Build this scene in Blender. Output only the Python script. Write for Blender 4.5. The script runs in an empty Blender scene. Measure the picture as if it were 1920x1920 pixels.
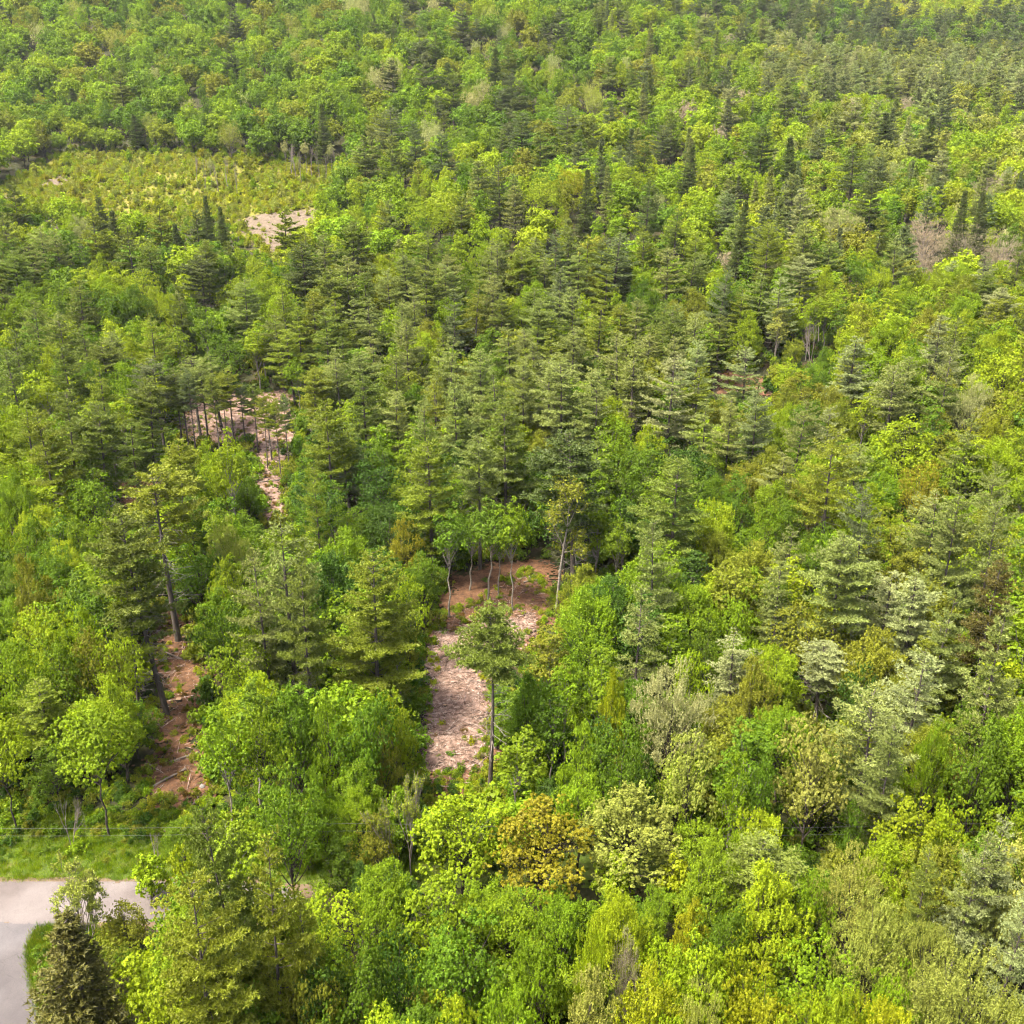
import bpy, math, random
import numpy as np

# ------------------------------------------------------------------ camera, sky, sun, exposure
scene = bpy.context.scene
COL = scene.collection
CAM_Z, PITCH = 57.0, 21.0
cam_data = bpy.data.cameras.new('camera')
cam_data.sensor_width = 36.0
cam_data.lens = 36.0 * 1805.0 / 1920.0
cam_data.clip_start, cam_data.clip_end = 0.5, 4000.0
camera = bpy.data.objects.new('camera', cam_data)
camera.location = (0, 0, CAM_Z)
camera.rotation_euler = (math.radians(90 - PITCH), 0, 0)
COL.objects.link(camera)
scene.camera = camera

SUN_EL, SUN_AZ = math.radians(64), math.radians(-118)      # azimuth from +Y, negative = left of the view
world = bpy.data.worlds.new('World'); scene.world = world; world.use_nodes = True
wn = world.node_tree.nodes; wl = world.node_tree.links
sky = wn.new('ShaderNodeTexSky'); sky.sky_type = 'NISHITA'; sky.sun_disc = False
sky.sun_elevation = SUN_EL; sky.sun_rotation = SUN_AZ
sky.air_density, sky.dust_density, sky.ozone_density = 0.7, 7.0, 0.3
bgn = wn['Background']; bgn.inputs['Strength'].default_value = 0.115
wl.new(sky.outputs[0], bgn.inputs['Color'])

sun_d = bpy.data.lights.new('sun', 'SUN'); sun_d.energy = 3.15; sun_d.angle = math.radians(9)
sun_d.color = (1.0, 0.93, 0.77)
sun = bpy.data.objects.new('sun', sun_d); COL.objects.link(sun)
sun.rotation_euler = (math.pi / 2 - SUN_EL, 0, -SUN_AZ + math.pi)

vs = scene.view_settings
vs.view_transform = 'Standard'; vs.look = 'None'; vs.gamma = 1.0; vs.exposure = 2.2; vs.use_curve_mapping = False
cy = scene.cycles
cy.max_bounces = 4; cy.diffuse_bounces = 3; cy.glossy_bounces = 1; cy.transmission_bounces = 2
cy.transparent_max_bounces = 4; cy.volume_bounces = 0; cy.caustics_reflective = False; cy.caustics_refractive = False
cy.use_adaptive_sampling = True; cy.adaptive_threshold = 0.03; cy.adaptive_min_samples = 24; cy.use_denoising = True; cy.filter_width = 1.2

# ------------------------------------------------------------------ terrain height (metres)
#@TERRAIN_BEGIN
_PY = np.array([-60, 120, 190, 250, 340, 410, 480, 560, 700, 900, 1300.])
_PL = np.array([0, 0, 8, 28, 48, 73, 100, 130, 172, 215, 250.])
_PR = np.array([0, 0, 10, 28, 45, 58, 70, 86, 128, 190, 245.])
def terrain(x, y):
    x = np.asarray(x, float); y = np.asarray(y, float)
    acc = 0
    for d, w in ((-24, .15), (-12, .22), (0, .26), (12, .22), (24, .15)):
        l = np.interp(y + d, _PY, _PL); r = np.interp(y + d, _PY, _PR)
        t = np.clip((x / np.maximum(y, 60) - 0.02) / 0.34, 0, 1); t = t * t * (3 - 2 * t)
        acc = acc + w * (l * (1 - t) + r * t)
    amp = np.clip((y - 95) / 200, 0, 1)
    n = 2.2 * np.sin(x * .031 + 1.3) * np.sin(y * .027 + .4) + 1.2 * np.sin(x * .071 + y * .043) + .7 * np.sin(y * .093 - x * .057 + 2)
    return acc + amp * n + .12 * np.sin(x * .42 + 1) * np.sin(y * .37) * np.clip((y - 66) / 8, 0, 1)
#@TERRAIN_END

# ------------------------------------------------------------------ mesh helpers
class MB:
    """collects vertices and faces as arrays and builds ONE mesh"""
    def __init__(self): self.v = []; self.f = {3: [], 4: []}; self.m = {3: [], 4: []}; self.n = 0
    def add(self, verts, faces, mat=0):
        verts = np.asarray(verts, float).reshape(-1, 3); faces = np.asarray(faces, int)
        if len(faces) == 0: return
        k = faces.shape[1]
        self.v.append(verts); self.f[k].append(faces + self.n); self.m[k].append(np.full(len(faces), mat, int))
        self.n += len(verts)
    def mesh(self, name, mats, smooth=False):
        me = bpy.data.meshes.new(name)
        V = np.concatenate(self.v)
        loops, starts, mi, s = [], [], [], 0
        for k in (3, 4):
            if self.f[k]:
                F = np.concatenate(self.f[k]); loops.append(F.ravel()); starts.append(s + np.arange(len(F)) * k)
                s += F.size; mi.append(np.concatenate(self.m[k]))
        L = np.concatenate(loops); S = np.concatenate(starts); MI = np.concatenate(mi)
        me.vertices.add(len(V)); me.vertices.foreach_set('co', V.astype(np.float32).ravel())
        me.loops.add(len(L)); me.loops.foreach_set('vertex_index', L.astype(np.int32))
        me.polygons.add(len(S)); me.polygons.foreach_set('loop_start', S.astype(np.int32))
        me.polygons.foreach_set('material_index', MI.astype(np.int32))
        me.polygons.foreach_set('use_smooth', np.full(len(S), smooth))
        for m in mats: me.materials.append(m)
        me.update(calc_edges=True); me.validate()
        return me

def unit(a): return a / np.maximum(np.linalg.norm(a, axis=-1, keepdims=True), 1e-9)

def tube(mb, pts, rad, sides=6, mat=0):
    pts = np.asarray(pts, float); rad = np.asarray(rad, float); n = len(pts)
    d = unit(np.gradient(pts, axis=0))
    ref = np.where(np.abs(d[:, 2:3]) > .9, np.array([[1., 0, 0]]), np.array([[0, 0, 1.]]))
    u = unit(np.cross(d, ref)); w = np.cross(d, u)
    a = np.linspace(0, 2 * np.pi, sides, endpoint=False)
    ring = pts[:, None] + rad[:, None, None] * (np.cos(a)[None, :, None] * u[:, None] + np.sin(a)[None, :, None] * w[:, None])
    i = np.arange(n - 1)[:, None] * sides; j = np.arange(sides)[None]; k = (j + 1) % sides
    F = np.stack([i + j, i + k, i + sides + k, i + sides + j], -1).reshape(-1, 4)
    mb.add(ring.reshape(-1, 3), F, mat)
    mb.add(np.concatenate([ring[-1], pts[-1:] + d[-1:] * rad[-1]]), [[q, (q + 1) % sides, sides] for q in range(sides)], mat)

def leaves(mb, rng, c, nrm, size, mat=0, asp=.62, jit=.8):
    """cupped rhombic leaf clusters at c facing roughly nrm"""
    n = len(c)
    nn = unit(nrm + rng.normal(0, jit, (n, 3)))
    u = unit(np.cross(nn, rng.normal(0, 1, (n, 3)))); v = np.cross(nn, u)
    s = (size * rng.choice([.55, .8, 1., 1.25, 1.55], n) * rng.uniform(.85, 1.15, n))[:, None]
    V = np.stack([c - u * s, c - v * s * asp + nn * s * .18, c + u * s, c + v * s * asp + nn * s * .18], 1)
    F = np.arange(4 * n).reshape(n, 4)
    mb.add(V.reshape(-1, 3), F, mat)

def blades(mb, rng, c, d, length, width, mat=0):
    """needle tufts: one slim triangle each, from c along d"""
    n = len(c); d = unit(d)
    u = unit(np.cross(d, rng.normal(0, 1, (n, 3))))
    L = (length * rng.uniform(.7, 1.3, n))[:, None]; w = width * rng.uniform(.7, 1.3, n)[:, None]
    V = np.stack([c - u * w, c + u * w, c + d * L], 1)
    mb.add(V.reshape(-1, 3), np.arange(3 * n).reshape(n, 3), mat)

def sph(rng, n): return unit(rng.normal(0, 1, (n, 3)))

# ------------------------------------------------------------------ materials (all procedural)
def newmat(name):
    m = bpy.data.materials.new(name); m.use_nodes = True
    nt = m.node_tree; nt.nodes.clear()
    out = nt.nodes.new('ShaderNodeOutputMaterial')
    return m, nt, out
def N(nt, t, **kw):
    n = nt.nodes.new(t)
    for k, v in kw.items(): setattr(n, k, v)
    return n
def ramp(nt, stops):
    r = nt.nodes.new('ShaderNodeValToRGB'); e = r.color_ramp.elements
    while len(e) < len(stops): e.new(.5)
    for el, (p, c) in zip(e, stops): el.position = p; el.color = (*c, 1)
    return r
def noise(nt, scale, detail=4, rough=.55, coord=None):
    n = nt.nodes.new('ShaderNodeTexNoise'); n.inputs['Scale'].default_value = scale
    n.inputs['Detail'].default_value = detail; n.inputs['Roughness'].default_value = rough
    if coord is not None: nt.links.new(coord, n.inputs['Vector'])
    return n

def foliage(name, trans, gloss, vary, warm):
    m, nt, out = newmat(name); L = nt.links.new
    at = N(nt, 'ShaderNodeAttribute', attribute_type='INSTANCER', attribute_name='tint')
    geo = N(nt, 'ShaderNodeNewGeometry')
    tc = N(nt, 'ShaderNodeTexCoord')
    no = noise(nt, .45, 3, .6, tc.outputs['Object'])
    mr = N(nt, 'ShaderNodeMapRange'); mr.inputs['To Min'].default_value = 1 - vary; mr.inputs['To Max'].default_value = 1 + vary
    L(geo.outputs['Random Per Island'], mr.inputs['Value'])
    mr2 = N(nt, 'ShaderNodeMapRange'); mr2.inputs['From Min'].default_value = .3; mr2.inputs['From Max'].default_value = .7
    mr2.inputs['To Min'].default_value = .78; mr2.inputs['To Max'].default_value = 1.22
    L(no.outputs['Fac'], mr2.inputs['Value'])
    mu = N(nt, 'ShaderNodeMath', operation='MULTIPLY'); L(mr.outputs[0], mu.inputs[0]); L(mr2.outputs[0], mu.inputs[1])
    sc = N(nt, 'ShaderNodeVectorMath', operation='SCALE'); L(at.outputs['Color'], sc.inputs[0]); L(mu.outputs[0], sc.inputs['Scale'])
    # young leaf tips a little yellower
    no2 = noise(nt, 1.7, 2, .5, tc.outputs['Object'])
    mr3 = N(nt, 'ShaderNodeMapRange'); mr3.inputs['From Min'].default_value = .5; mr3.inputs['From Max'].default_value = .75
    mr3.inputs['To Max'].default_value = warm; L(no2.outputs['Fac'], mr3.inputs['Value'])
    mx = N(nt, 'ShaderNodeMix', data_type='RGBA', blend_type='MULTIPLY'); L(mr3.outputs[0], mx.inputs['Factor'])
    L(sc.outputs[0], mx.inputs['A']); mx.inputs['B'].default_value = (1.38, 1.16, .7, 1)
    df = N(nt, 'ShaderNodeBsdfDiffuse'); tr = N(nt, 'ShaderNodeBsdfTranslucent'); gl = N(nt, 'ShaderNodeBsdfGlossy')
    L(mx.outputs['Result'], df.inputs['Color'])
    tcol = N(nt, 'ShaderNodeMix', data_type='RGBA', blend_type='MULTIPLY'); tcol.inputs['Factor'].default_value = 1
    L(mx.outputs['Result'], tcol.inputs['A']); tcol.inputs['B'].default_value = (1.15, 1.2, .6, 1)
    L(tcol.outputs['Result'], tr.inputs['Color'])
    gl.inputs['Roughness'].default_value = .55; gl.inputs['Color'].default_value = (.85, .9, .8, 1)
    m1 = N(nt, 'ShaderNodeMixShader'); m1.inputs[0].default_value = trans; L(df.outputs[0], m1.inputs[1]); L(tr.outputs[0], m1.inputs[2])
    m2 = N(nt, 'ShaderNodeMixShader'); m2.inputs[0].default_value = gloss; L(m1.outputs[0], m2.inputs[1]); L(gl.outputs[0], m2.inputs[2])
    L(m2.outputs[0], out.inputs['Surface'])
    return m

def surface(name, stops, scale, rough=.9, bump=.0, bscale=None, detail=6, stops2=None, scale2=1, fac2=.5, stretch=None):
    m, nt, out = newmat(name); L = nt.links.new
    tc = N(nt, 'ShaderNodeTexCoord'); co = tc.outputs['Object']
    if stretch:
        mp = N(nt, 'ShaderNodeMapping'); mp.inputs['Scale'].default_value = stretch; L(co, mp.inputs['Vector']); co = mp.outputs[0]
    n1 = noise(nt, scale, detail, .62, co); r1 = ramp(nt, stops); L(n1.outputs['Fac'], r1.inputs[0]); col = r1.outputs[0]
    if stops2:
        n2 = noise(nt, scale2, 5, .6, co); r2 = ramp(nt, stops2); L(n2.outputs['Fac'], r2.inputs[0])
        mx = N(nt, 'ShaderNodeMix', data_type='RGBA', blend_type='MULTIPLY'); mx.inputs['Factor'].default_value = fac2
        L(col, mx.inputs['A']); L(r2.outputs[0], mx.inputs['B']); col = mx.outputs['Result']
    b = N(nt, 'ShaderNodeBsdfPrincipled'); b.inputs['Roughness'].default_value = rough
    b.inputs['Specular IOR Level'].default_value = .25
    L(col, b.inputs['Base Color'])
    if bump:
        nb = noise(nt, bscale or scale * 3, 6, .65, co); bp = N(nt, 'ShaderNodeBump'); bp.inputs['Strength'].default_value = bump
        L(nb.outputs['Fac'], bp.inputs['Height']); L(bp.outputs[0], b.inputs['Normal'])
    L(b.outputs[0], out.inputs['Surface'])
    return m

M_LEAF = foliage('leaf', .40, .012, .30, .26)
M_NEEDLE = foliage('needle', .30, .02, .30, .2)
M_BARK = surface('bark_grey_brown', [(.3, (.022, .017, .013)), (.7, (.075, .06, .05))], 2.2, .95, .6, 6, stretch=(3, 3, .5))
M_PBARK = surface('bark_pine', [(.3, (.035, .027, .022)), (.7, (.115, .096, .083))], 1.8, .95, .6, 6, stretch=(3, 3, .6))
M_BIRCH = surface('bark_pale', [(.25, (.05, .04, .03)), (.45, (.16, .14, .115)), (.7, (.24, .215, .18))], 2.0, .85, .3, 6, stretch=(1, 1, 2.5))
M_DEAD = surface('dead_wood', [(.3, (.11, .085, .07)), (.7, (.25, .215, .185))], 3, .9, .3, 8, stretch=(3, 3, .5))
M_DEADB = surface('dead_twig', [(.3, (.10, .084, .074)), (.7, (.25, .215, .19))], 3, .9)

# ------------------------------------------------------------------ tree prototypes: functions return (trunk MB, crown MB)
def limb(mb, rng, p0, p1, r0, r1, bend=.12, seg=5, sides=5):
    p0 = np.asarray(p0, float); p1 = np.asarray(p1, float); L = np.linalg.norm(p1 - p0)
    t = np.linspace(0, 1, seg)[:, None]
    mid = (p0 + p1) / 2 + rng.normal(0, bend * L, 3) * .6 + np.array([0, 0, -.06 * L])
    pts = (1 - t) ** 2 * p0 + 2 * t * (1 - t) * mid + t * t * p1
    tube(mb, pts, r0 + (r1 - r0) * t[:, 0], sides)

def broadleaf(seed, H, W, base, nclump, ntuft, nleaf, lsize, spray=0., cr=.2, open_=.0, pointed=0., jit=.5):
    rng = np.random.default_rng(seed); tr, cw = MB(), MB()
    zc = H * (base + 1) / 2; rz = H * (1 - base) / 2; rx = W / 2
    lean = rng.normal(0, .02 * H, 2)
    trunk_top = np.array([lean[0], lean[1], H * .8])
    q = np.linspace(0, 1, 8)[:, None]
    tp = q * trunk_top + np.concatenate([rng.normal(0, .012 * H, (8, 2)) * np.sin(q * np.pi), np.zeros((8, 1))], 1)
    r0 = (.0065 * H + .05) if base > .3 else (.010 * H + .05)
    tube(tr, tp, r0 * (1 - q[:, 0] * .85), 7)
    # clump centres over an irregular crown surface
    C = []
    lob = sph(rng, 5); la = rng.uniform(-.22, .32, 5)
    tries = 0
    while len(C) < nclump and tries < 6000:
        tries += 1
        d = sph(rng, 1)[0]
        if d[2] < -.75: continue
        f = 1 + (la * np.clip(lob @ d, 0, 1) ** 2).sum()
        rr = rng.uniform(.58, 1.0) if rng.random() > .18 else rng.uniform(.2, .6)
        k = 1 - pointed * max(d[2], 0) * .45
        p = np.array([d[0] * rx * k * f * rr, d[1] * rx * k * f * rr, zc + d[2] * rz * rr * (1 + (f - 1) * .4)])
        if d[2] < 0: p[2] = zc + d[2] * rz * rr * .85
        if all(np.linalg.norm((p - c) / np.array([1, 1, 1])) > cr * W * .55 for c in C): C.append(p)
    C = np.array(C)
    for i, p in enumerate(C):
        if i % 2 == 0:
            k = min(max((p[2] - .35 * (H - base * H)) / trunk_top[2], base * .7 + .1), .97)
            s = trunk_top * k
            limb(tr, rng, s, p, r0 * (1 - k) * .55 + .025, .015, .1, 5, 5)
    ctr = np.array([0, 0, zc - rz * .25])
    for p in C:
        R = cr * W * rng.uniform(.7, 1.25)
        out = unit(p - ctr)
        nt_ = max(3, int(ntuft * rng.uniform(.7, 1.3) * (1 - open_ * rng.random())))
        d = unit(sph(rng, nt_) + out * .55 + np.array([0, 0, .45]))
        tc_ = p + d * (R * rng.uniform(.45, 1.05, (nt_, 1))) * np.array([1, 1, .8])
        ctf = np.repeat(tc_, nleaf, 0); dd = np.repeat(d, nleaf, 0); n = len(ctf)
        if spray > 0:
            ax = unit(np.repeat(unit(out * .55 + np.array([0, 0, .9]) + rng.normal(0, .28, (nt_, 3))), nleaf, 0))
            off = ax * rng.uniform(-.4, 1, (n, 1)) * spray + rng.normal(0, lsize * .55, (n, 3))
            leaves(cw, rng, ctf + off, dd * .6 + ax * .3, lsize, 0, .5, .75)
        else:
            off = sph(rng, n) * (lsize * 1.7 * rng.uniform(.2, 1, (n, 1)))
            leaves(cw, rng, ctf + off, dd + np.array([0, 0, .35]) + off * .5 / lsize, lsize, 0, .66, jit)
    # sparse inner leaves so the crown is not hollow
    n = nclump * 22
    d = sph(rng, n); p = d * np.array([rx, rx, rz]) * rng.uniform(.25, .8, (n, 1)); p[:, 2] += zc
    leaves(cw, rng, p, d, lsize * 1.3, 0, .65, 1.)
    return tr, cw

def branching(seed, H, W, base, depth, leaf=0, lsize=.2, fork=3, stem=1, spread=.55, r0=None, leafspan=.5):
    """twiggy tree grown by forking; leaf = leaf clusters per twig end (0 = bare)"""
    rng = np.random.default_rng(seed); tr, cw = MB(), MB(); ends = []
    def grow(p, d, L, r, k):
        q = p + d * L
        m = (p + q) / 2 + rng.normal(0, .05 * L, 3)
        tube(tr, [p, m, q], [r, r * .85, r * .7], 6 if k > 2 else (4 if k > 0 else 3))
        if k == 0: ends.append((q, d, L)); return
        nf = fork + (rng.random() < .35)
        for i in range(nf):
            a = rng.uniform(0, 2 * np.pi); s = spread * rng.uniform(.5, 1.2)
            if i == 0: s *= .45
            side = unit(np.cross(d, sph(rng, 1)[0]))
            nd = unit(d * math.cos(s) + (math.cos(a) * side + math.sin(a) * np.cross(d, side)) * math.sin(s) + np.array([0, 0, .12]))
            grow(q if i < 2 else p + (q - p) * rng.uniform(.5, .95), nd, L * rng.uniform(.6, .86), max(r * .62, .012), k - 1)
    for s in range(stem):
        d0 = unit(np.array([rng.normal(0, .12 * stem), rng.normal(0, .12 * stem), 1]))
        grow(np.array([rng.normal(0, .08 * (stem - 1)), rng.normal(0, .08 * (stem - 1)), -.1]), d0, H * base, r0 or (.012 * H + .04), depth)
    P = np.array([e[0] for e in ends]); mx = P[:, 2].max(); wx = np.abs(P[:, :2]).max()
    sx, sz = W / 2 / wx, H / mx
    for mb in (tr,):
        mb.v = [v * np.array([sx, sx, sz]) for v in mb.v]
    if leaf:
        D = np.array([e[1] for e in ends]); L = np.array([e[2] for e in ends])
        c = np.repeat(P * np.array([sx, sx, sz]), leaf, 0); n = len(c)
        c = c - np.repeat(D * L[:, None], leaf, 0) * rng.uniform(0, leafspan * 2, (n, 1)) + rng.normal(0, lsize * 1.1, (n, 3))
        leaves(cw, rng, c, np.tile([0, 0, .7], (n, 1)), lsize, 0, .6, .8)
    return tr, cw

def pine(seed, H, W, base, whorl=.95, nb=5, bl=.30, bw=.042, nblade=9, droop=.0, dense=1.0, conic=.75, dead=True, bulge=.3, upsweep=.3, gaps=.2):
    """whorls of plate-like boughs carrying needle tufts; returns trunk, crown, dead lower branches"""
    rng = np.random.default_rng(seed); tr, cw, dd = MB(), MB(), MB()
    q = np.linspace(0, 1, 10)[:, None]
    bend = rng.normal(0, .012 * H, 2)
    def axis(z):
        t = np.asarray(z) / H
        return np.stack([bend[0] * np.sin(t * 2.6), bend[1] * np.sin(t * 2.1), np.asarray(z, float)], -1)
    r0 = .0105 * H + .05
    tube(tr, axis(q[:, 0] * H * .985), r0 * (1 - q[:, 0] * .93), 7)
    az = rng.uniform(0, 6.28); z = H * base; side_bias = rng.uniform(0, 6.28)
    tuftP, tuftD = [], []
    while z < H * .985:
        t = (z - H * base) / (H * (1 - base))
        prof = (1 - t) ** conic * (1 if t > bulge else (.55 + .45 * t / bulge))
        n = nb if t < .85 else max(3, nb - 1)
        az += 2.4
        for i in range(n):
            a = az + i * 6.2832 / n + rng.normal(0, .3)
            if rng.random() < gaps and t < .85: continue
            L = max(.35, W / 2 * prof * rng.uniform(.6, 1.25) * (1 + .16 * math.cos(a - side_bias)))
            zz = z + rng.normal(0, .33) * whorl
            up = (.12 + .75 * t ** 2 + rng.normal(0, .16)) - droop
            h = np.array([math.cos(a), math.sin(a), 0])
            s = np.linspace(0, 1, 6)
            P = axis(zz)[None] + h[None] * (s * L)[:, None]
            P[:, 2] += up * L * s * .55 + upsweep * L * s ** 2.2 * .35 - droop * L * .2 * np.sin(s * 3.1)
            tube(tr, P[:4], np.linspace(.03 + .008 * L, .02, 4), 4)
            sidev = np.cross([0, 0, 1], h)
            nl = max(3, int(L / .26 * dense))
            for k in range(nl):
                sk = .14 + .86 * (k + rng.random() * .6) / nl
                if sk > 1: sk = 1
                pk = np.array([np.interp(sk, s, P[:, c]) for c in range(3)])
                bl_len = (.40 * L * (1 - sk * .75) + .18) * rng.uniform(.6, 1.15)
                for sg in (-1, 1):
                    dirv = unit(h * .75 + sidev * sg * .8 + np.array([0, 0, .10 + .12 * rng.normal()]))
                    m = max(1, int(bl_len / .24 * dense))
                    f = (np.arange(m) + rng.random(m) * .7 + .3) / m
                    pp = pk + dirv * (f * bl_len)[:, None] + rng.normal(0, .05, (m, 3))
                    pp[:, 2] += .10 * bl_len * f
                    tuftP.append(pp); tuftD.append(np.tile(dirv, (m, 1)))
            tuftP.append(P[-1:]); tuftD.append(unit(P[-1:] - P[-2:-1]))
        z += whorl * rng.uniform(.5, 1.3) * (1 - .35 * t)
    tp = axis(np.array([H * .97, H * .985, H])); tuftP.append(tp); tuftD.append(np.tile([0, 0, 1.], (3, 1)))
    TP = np.concatenate(tuftP); TD = np.concatenate(tuftD)
    c = np.repeat(TP, nblade, 0); d = np.repeat(TD, nblade, 0); n = len(c)
    d = unit(d * .55 + sph(rng, n) * .8 + np.array([0, 0, .42 - droop]))
    blades(cw, rng, c, d, bl, bw, 0)
    if dead:
        zz = H * base * .45
        while zz < H * (base + .14):
            for i in range(3):
                a = rng.uniform(0, 6.28); L = rng.uniform(.25, .6) * W / 2
                e = axis(zz) + np.array([math.cos(a) * L, math.sin(a) * L, rng.uniform(-.25, .2) * L])
                limb(dd, rng, axis(zz), e, .028, .009, .08, 4, 3)
                for _ in range(3):
                    m = axis(zz) + (e - axis(zz)) * rng.uniform(.4, .9)
                    limb(dd, rng, m, m + unit((e - axis(zz)) + rng.normal(0, 1.2, 3)) * L * .3, .014, .006, .05, 3, 3)
            zz += rng.uniform(.35, .75)
    return tr, cw, dd

def tall_aspen(seed, H, W):
    rng = np.random.default_rng(seed); tr, cw = MB(), MB()
    P = np.array([[0, 0, -.2], [.15, 0, H * .3], [.45, .1, H * .52], [.75, .1, H * .66], [.8, 0, H * .82]])
    tube(tr, P, [.24, .19, .15, .11, .06], 8)
    ends = []
    starts = [(P[2], np.array([-.5, .1, 1]), H * .27), (P[3], np.array([.35, .2, 1]), H * .26), (P[3], np.array([-.35, -.3, 1]), H * .24),
              (P[4], np.array([.1, .3, 1]), H * .16), (P[4], np.array([-.3, 0, 1]), H * .17), (P[4], np.array([.4, -.2, 1]), H * .15),
              (P[2], np.array([.7, .2, .6]), H * .14), (P[2] * .92, np.array([.8, -.3, .35]), H * .12)]
    for p, d, L in starts:
        d = unit(d); q = p + d * L
        limb(tr, rng, p, q, .075, .02, .06, 6, 5)
        for k in range(11):
            f = rng.uniform(.3, 1); s = p + (q - p) * f
            e = s + unit(d * .8 + sph(rng, 1)[0] * .9) * L * rng.uniform(.18, .38)
            limb(tr, rng, s, e, .022, .008, .08, 4, 3); ends.append(e)
            for _ in range(3):
                e2 = e + unit(d * .6 + sph(rng, 1)[0]) * rng.uniform(.4, .9); limb(tr, rng, s + (e - s) * .6, e2, .012, .006, .05, 3, 3); ends.append(e2)
    E = np.array(ends); c = np.repeat(E, 7, 0); n = len(c)
    leaves(cw, rng, c + rng.normal(0, .26, (n, 3)), np.tile([0, 0, .6], (n, 1)), .15, 0, .6, .9)
    return tr, cw

# kind -> list of (height, width, builder)
def build_protos():
    P = {}
    P['maple'] = [(12., 8.2, 'b', broadleaf(s, 12., 8.2, b, nc, 28, 30, .074, 0, cr, op)) for s, b, nc, cr, op in
                  ((1, .2, 64, .155, .3), (2, .26, 56, .17, .5), (3, .14, 70, .145, .4), (4, .3, 48, .175, .6), (5, .5, 50, .16, .3))]
    P['poplar'] = [(14., 6.4, 'b', broadleaf(s, 14., 6.4, b, nc, 24, 22, .080, .5, .17, op, .5)) for s, b, nc, op in
                   ((11, .18, 60, .1), (12, .26, 50, .35), (13, .12, 64, .2))]
    P['birch'] = [(16., 5.2, 'w', broadleaf(s, 16., 5.2, b, nc, 22, 21, .082, .0, .19, op, .55)) for s, b, nc, op in
                  ((21, .38, 46, .2), (22, .46, 40, .3), (23, .34, 48, .4))]
    P['pale'] = [(12., 8.4, 'b', broadleaf(s, 12., 8.4, b, nc, 24, 22, .066, .42, .15, op, .15, .9)) for s, b, nc, op in ((31, .12, 80, .2), (32, .18, 66, .4))]
    P['thin'] = [(11., 6., 'd', branching(41, 11., 6., .12, 6, 18, .075, 2, 4, .62, .08, 1.5)), (11., 6., 'd', branching(42, 11., 6., .2, 7, 4, .055, 2, 3, .36, .08, 1.))]
    P['dead'] = [(8., 4.4, 'd', branching(s, 8., 4.4, .24, 5, 0, .1, 2, st, .6, r)) for s, st, r in ((51, 2, .13), (53, 1, .15))]
    P['grey'] = [(11., 8.6, 'g', broadleaf(s, 11., 8.6, .1, 78, 22, 13, .052, .5, .15, .3, .1, .9)) for s in (61, 62)]
    P['aspen'] = [(21., 5.6, 'w', tall_aspen(71, 21., 5.6))]
    P['pine'] = [(21., 8., 'p', pine(s, 21., 8., b, wh, nb, .30, .056, 9, 0, de, co, True, bu, us)) for s, b, wh, nb, de, co, bu, us in
                 ((81, .24, 1.25, 6, 1.0, .60, .3, .35), (82, .32, 1.4, 6, 1.0, .50, .4, .45), (83, .18, 1.2, 6, .95, .66, .25, .3),
                  (84, .42, 1.3, 6, 1.05, .45, .45, .5), (85, .26, 1.5, 6, 1.05, .55, .3, .4),
                  (86, .34, 1.15, 5, .9, .72, .25, .25), (87, .15, 1.6, 5, .95, .5, .5, .55), (88, .3, 1.35, 5, .85, .4, .5, .6), (89, .56, 1.0, 5, .95, .5, .35, .35))]
    P['lonepine'] = [(21.5, 9.5, 'p', pine(92, 21.5, 9.5, .68, .75, 6, .30, .055, 10, .04, 1.0, .65, True, .1, .2, .15))]
    P['bigpine'] = [(21., 10., 'p', pine(95, 21., 10., .1, 1.5, 6, .24, .05, 11, .0, 1.25, .55, True, .2, .5, .25)),
                    (21., 10., 'p', pine(96, 21., 10., .16, 1.5, 6, .24, .05, 11, .0, 1.25, .6, True, .2, .5, .25))]
    P['spruce'] = [(17., 5.6, 'p', pine(s, 17., 5.6, b, .55, 7, .22, .05, 9, .2, 1.1, .8, False, .12, .1, .04)) for s, b in ((101, .06), (102, .1), (103, .04))]
    P['sapling'] = [(5., 3.4, 'b', broadleaf(s, 5., 3.4, .08, 22, 15, 11, .10, sp, .22, .2, po)) for s, sp, po in ((111, 0, .2), (112, .3, .5), (113, .25, .3))]
    return P
def extent(mbs, full=False):
    """true height and spread of a built tree"""
    V = np.concatenate([np.concatenate(m.v) for m in mbs if m.v])
    return float(V[:, 2].max() if full else np.percentile(V[:, 2], 99.8)), float(2 * np.percentile(np.hypot(V[:, 0], V[:, 1]), 97.5))

BARKS = {'b': M_BARK, 'w': M_BIRCH, 'd': M_DEAD, 'g': M_DEADB, 'p': M_PBARK}
PROTO = {}
for kind, lst in build_protos().items():
    PROTO[kind] = []
    for i, (h, w, bark, parts) in enumerate(lst):
        needle = kind in ('pine', 'lonepine', 'bigpine', 'spruce')
        tm = parts[0].mesh(kind + '_trunk', [BARKS[bark]], True)
        cm = parts[1].mesh(kind + '_crown', [M_NEEDLE if needle else M_LEAF]) if parts[1].v else None
        dm = parts[2].mesh(kind + '_dead_branches', [M_DEADB]) if len(parts) > 2 and parts[2].v else None
        h, w = extent([parts[1]] if parts[1].v else [parts[0]])
        PROTO[kind].append((h, w, tm, cm, dm))

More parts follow.
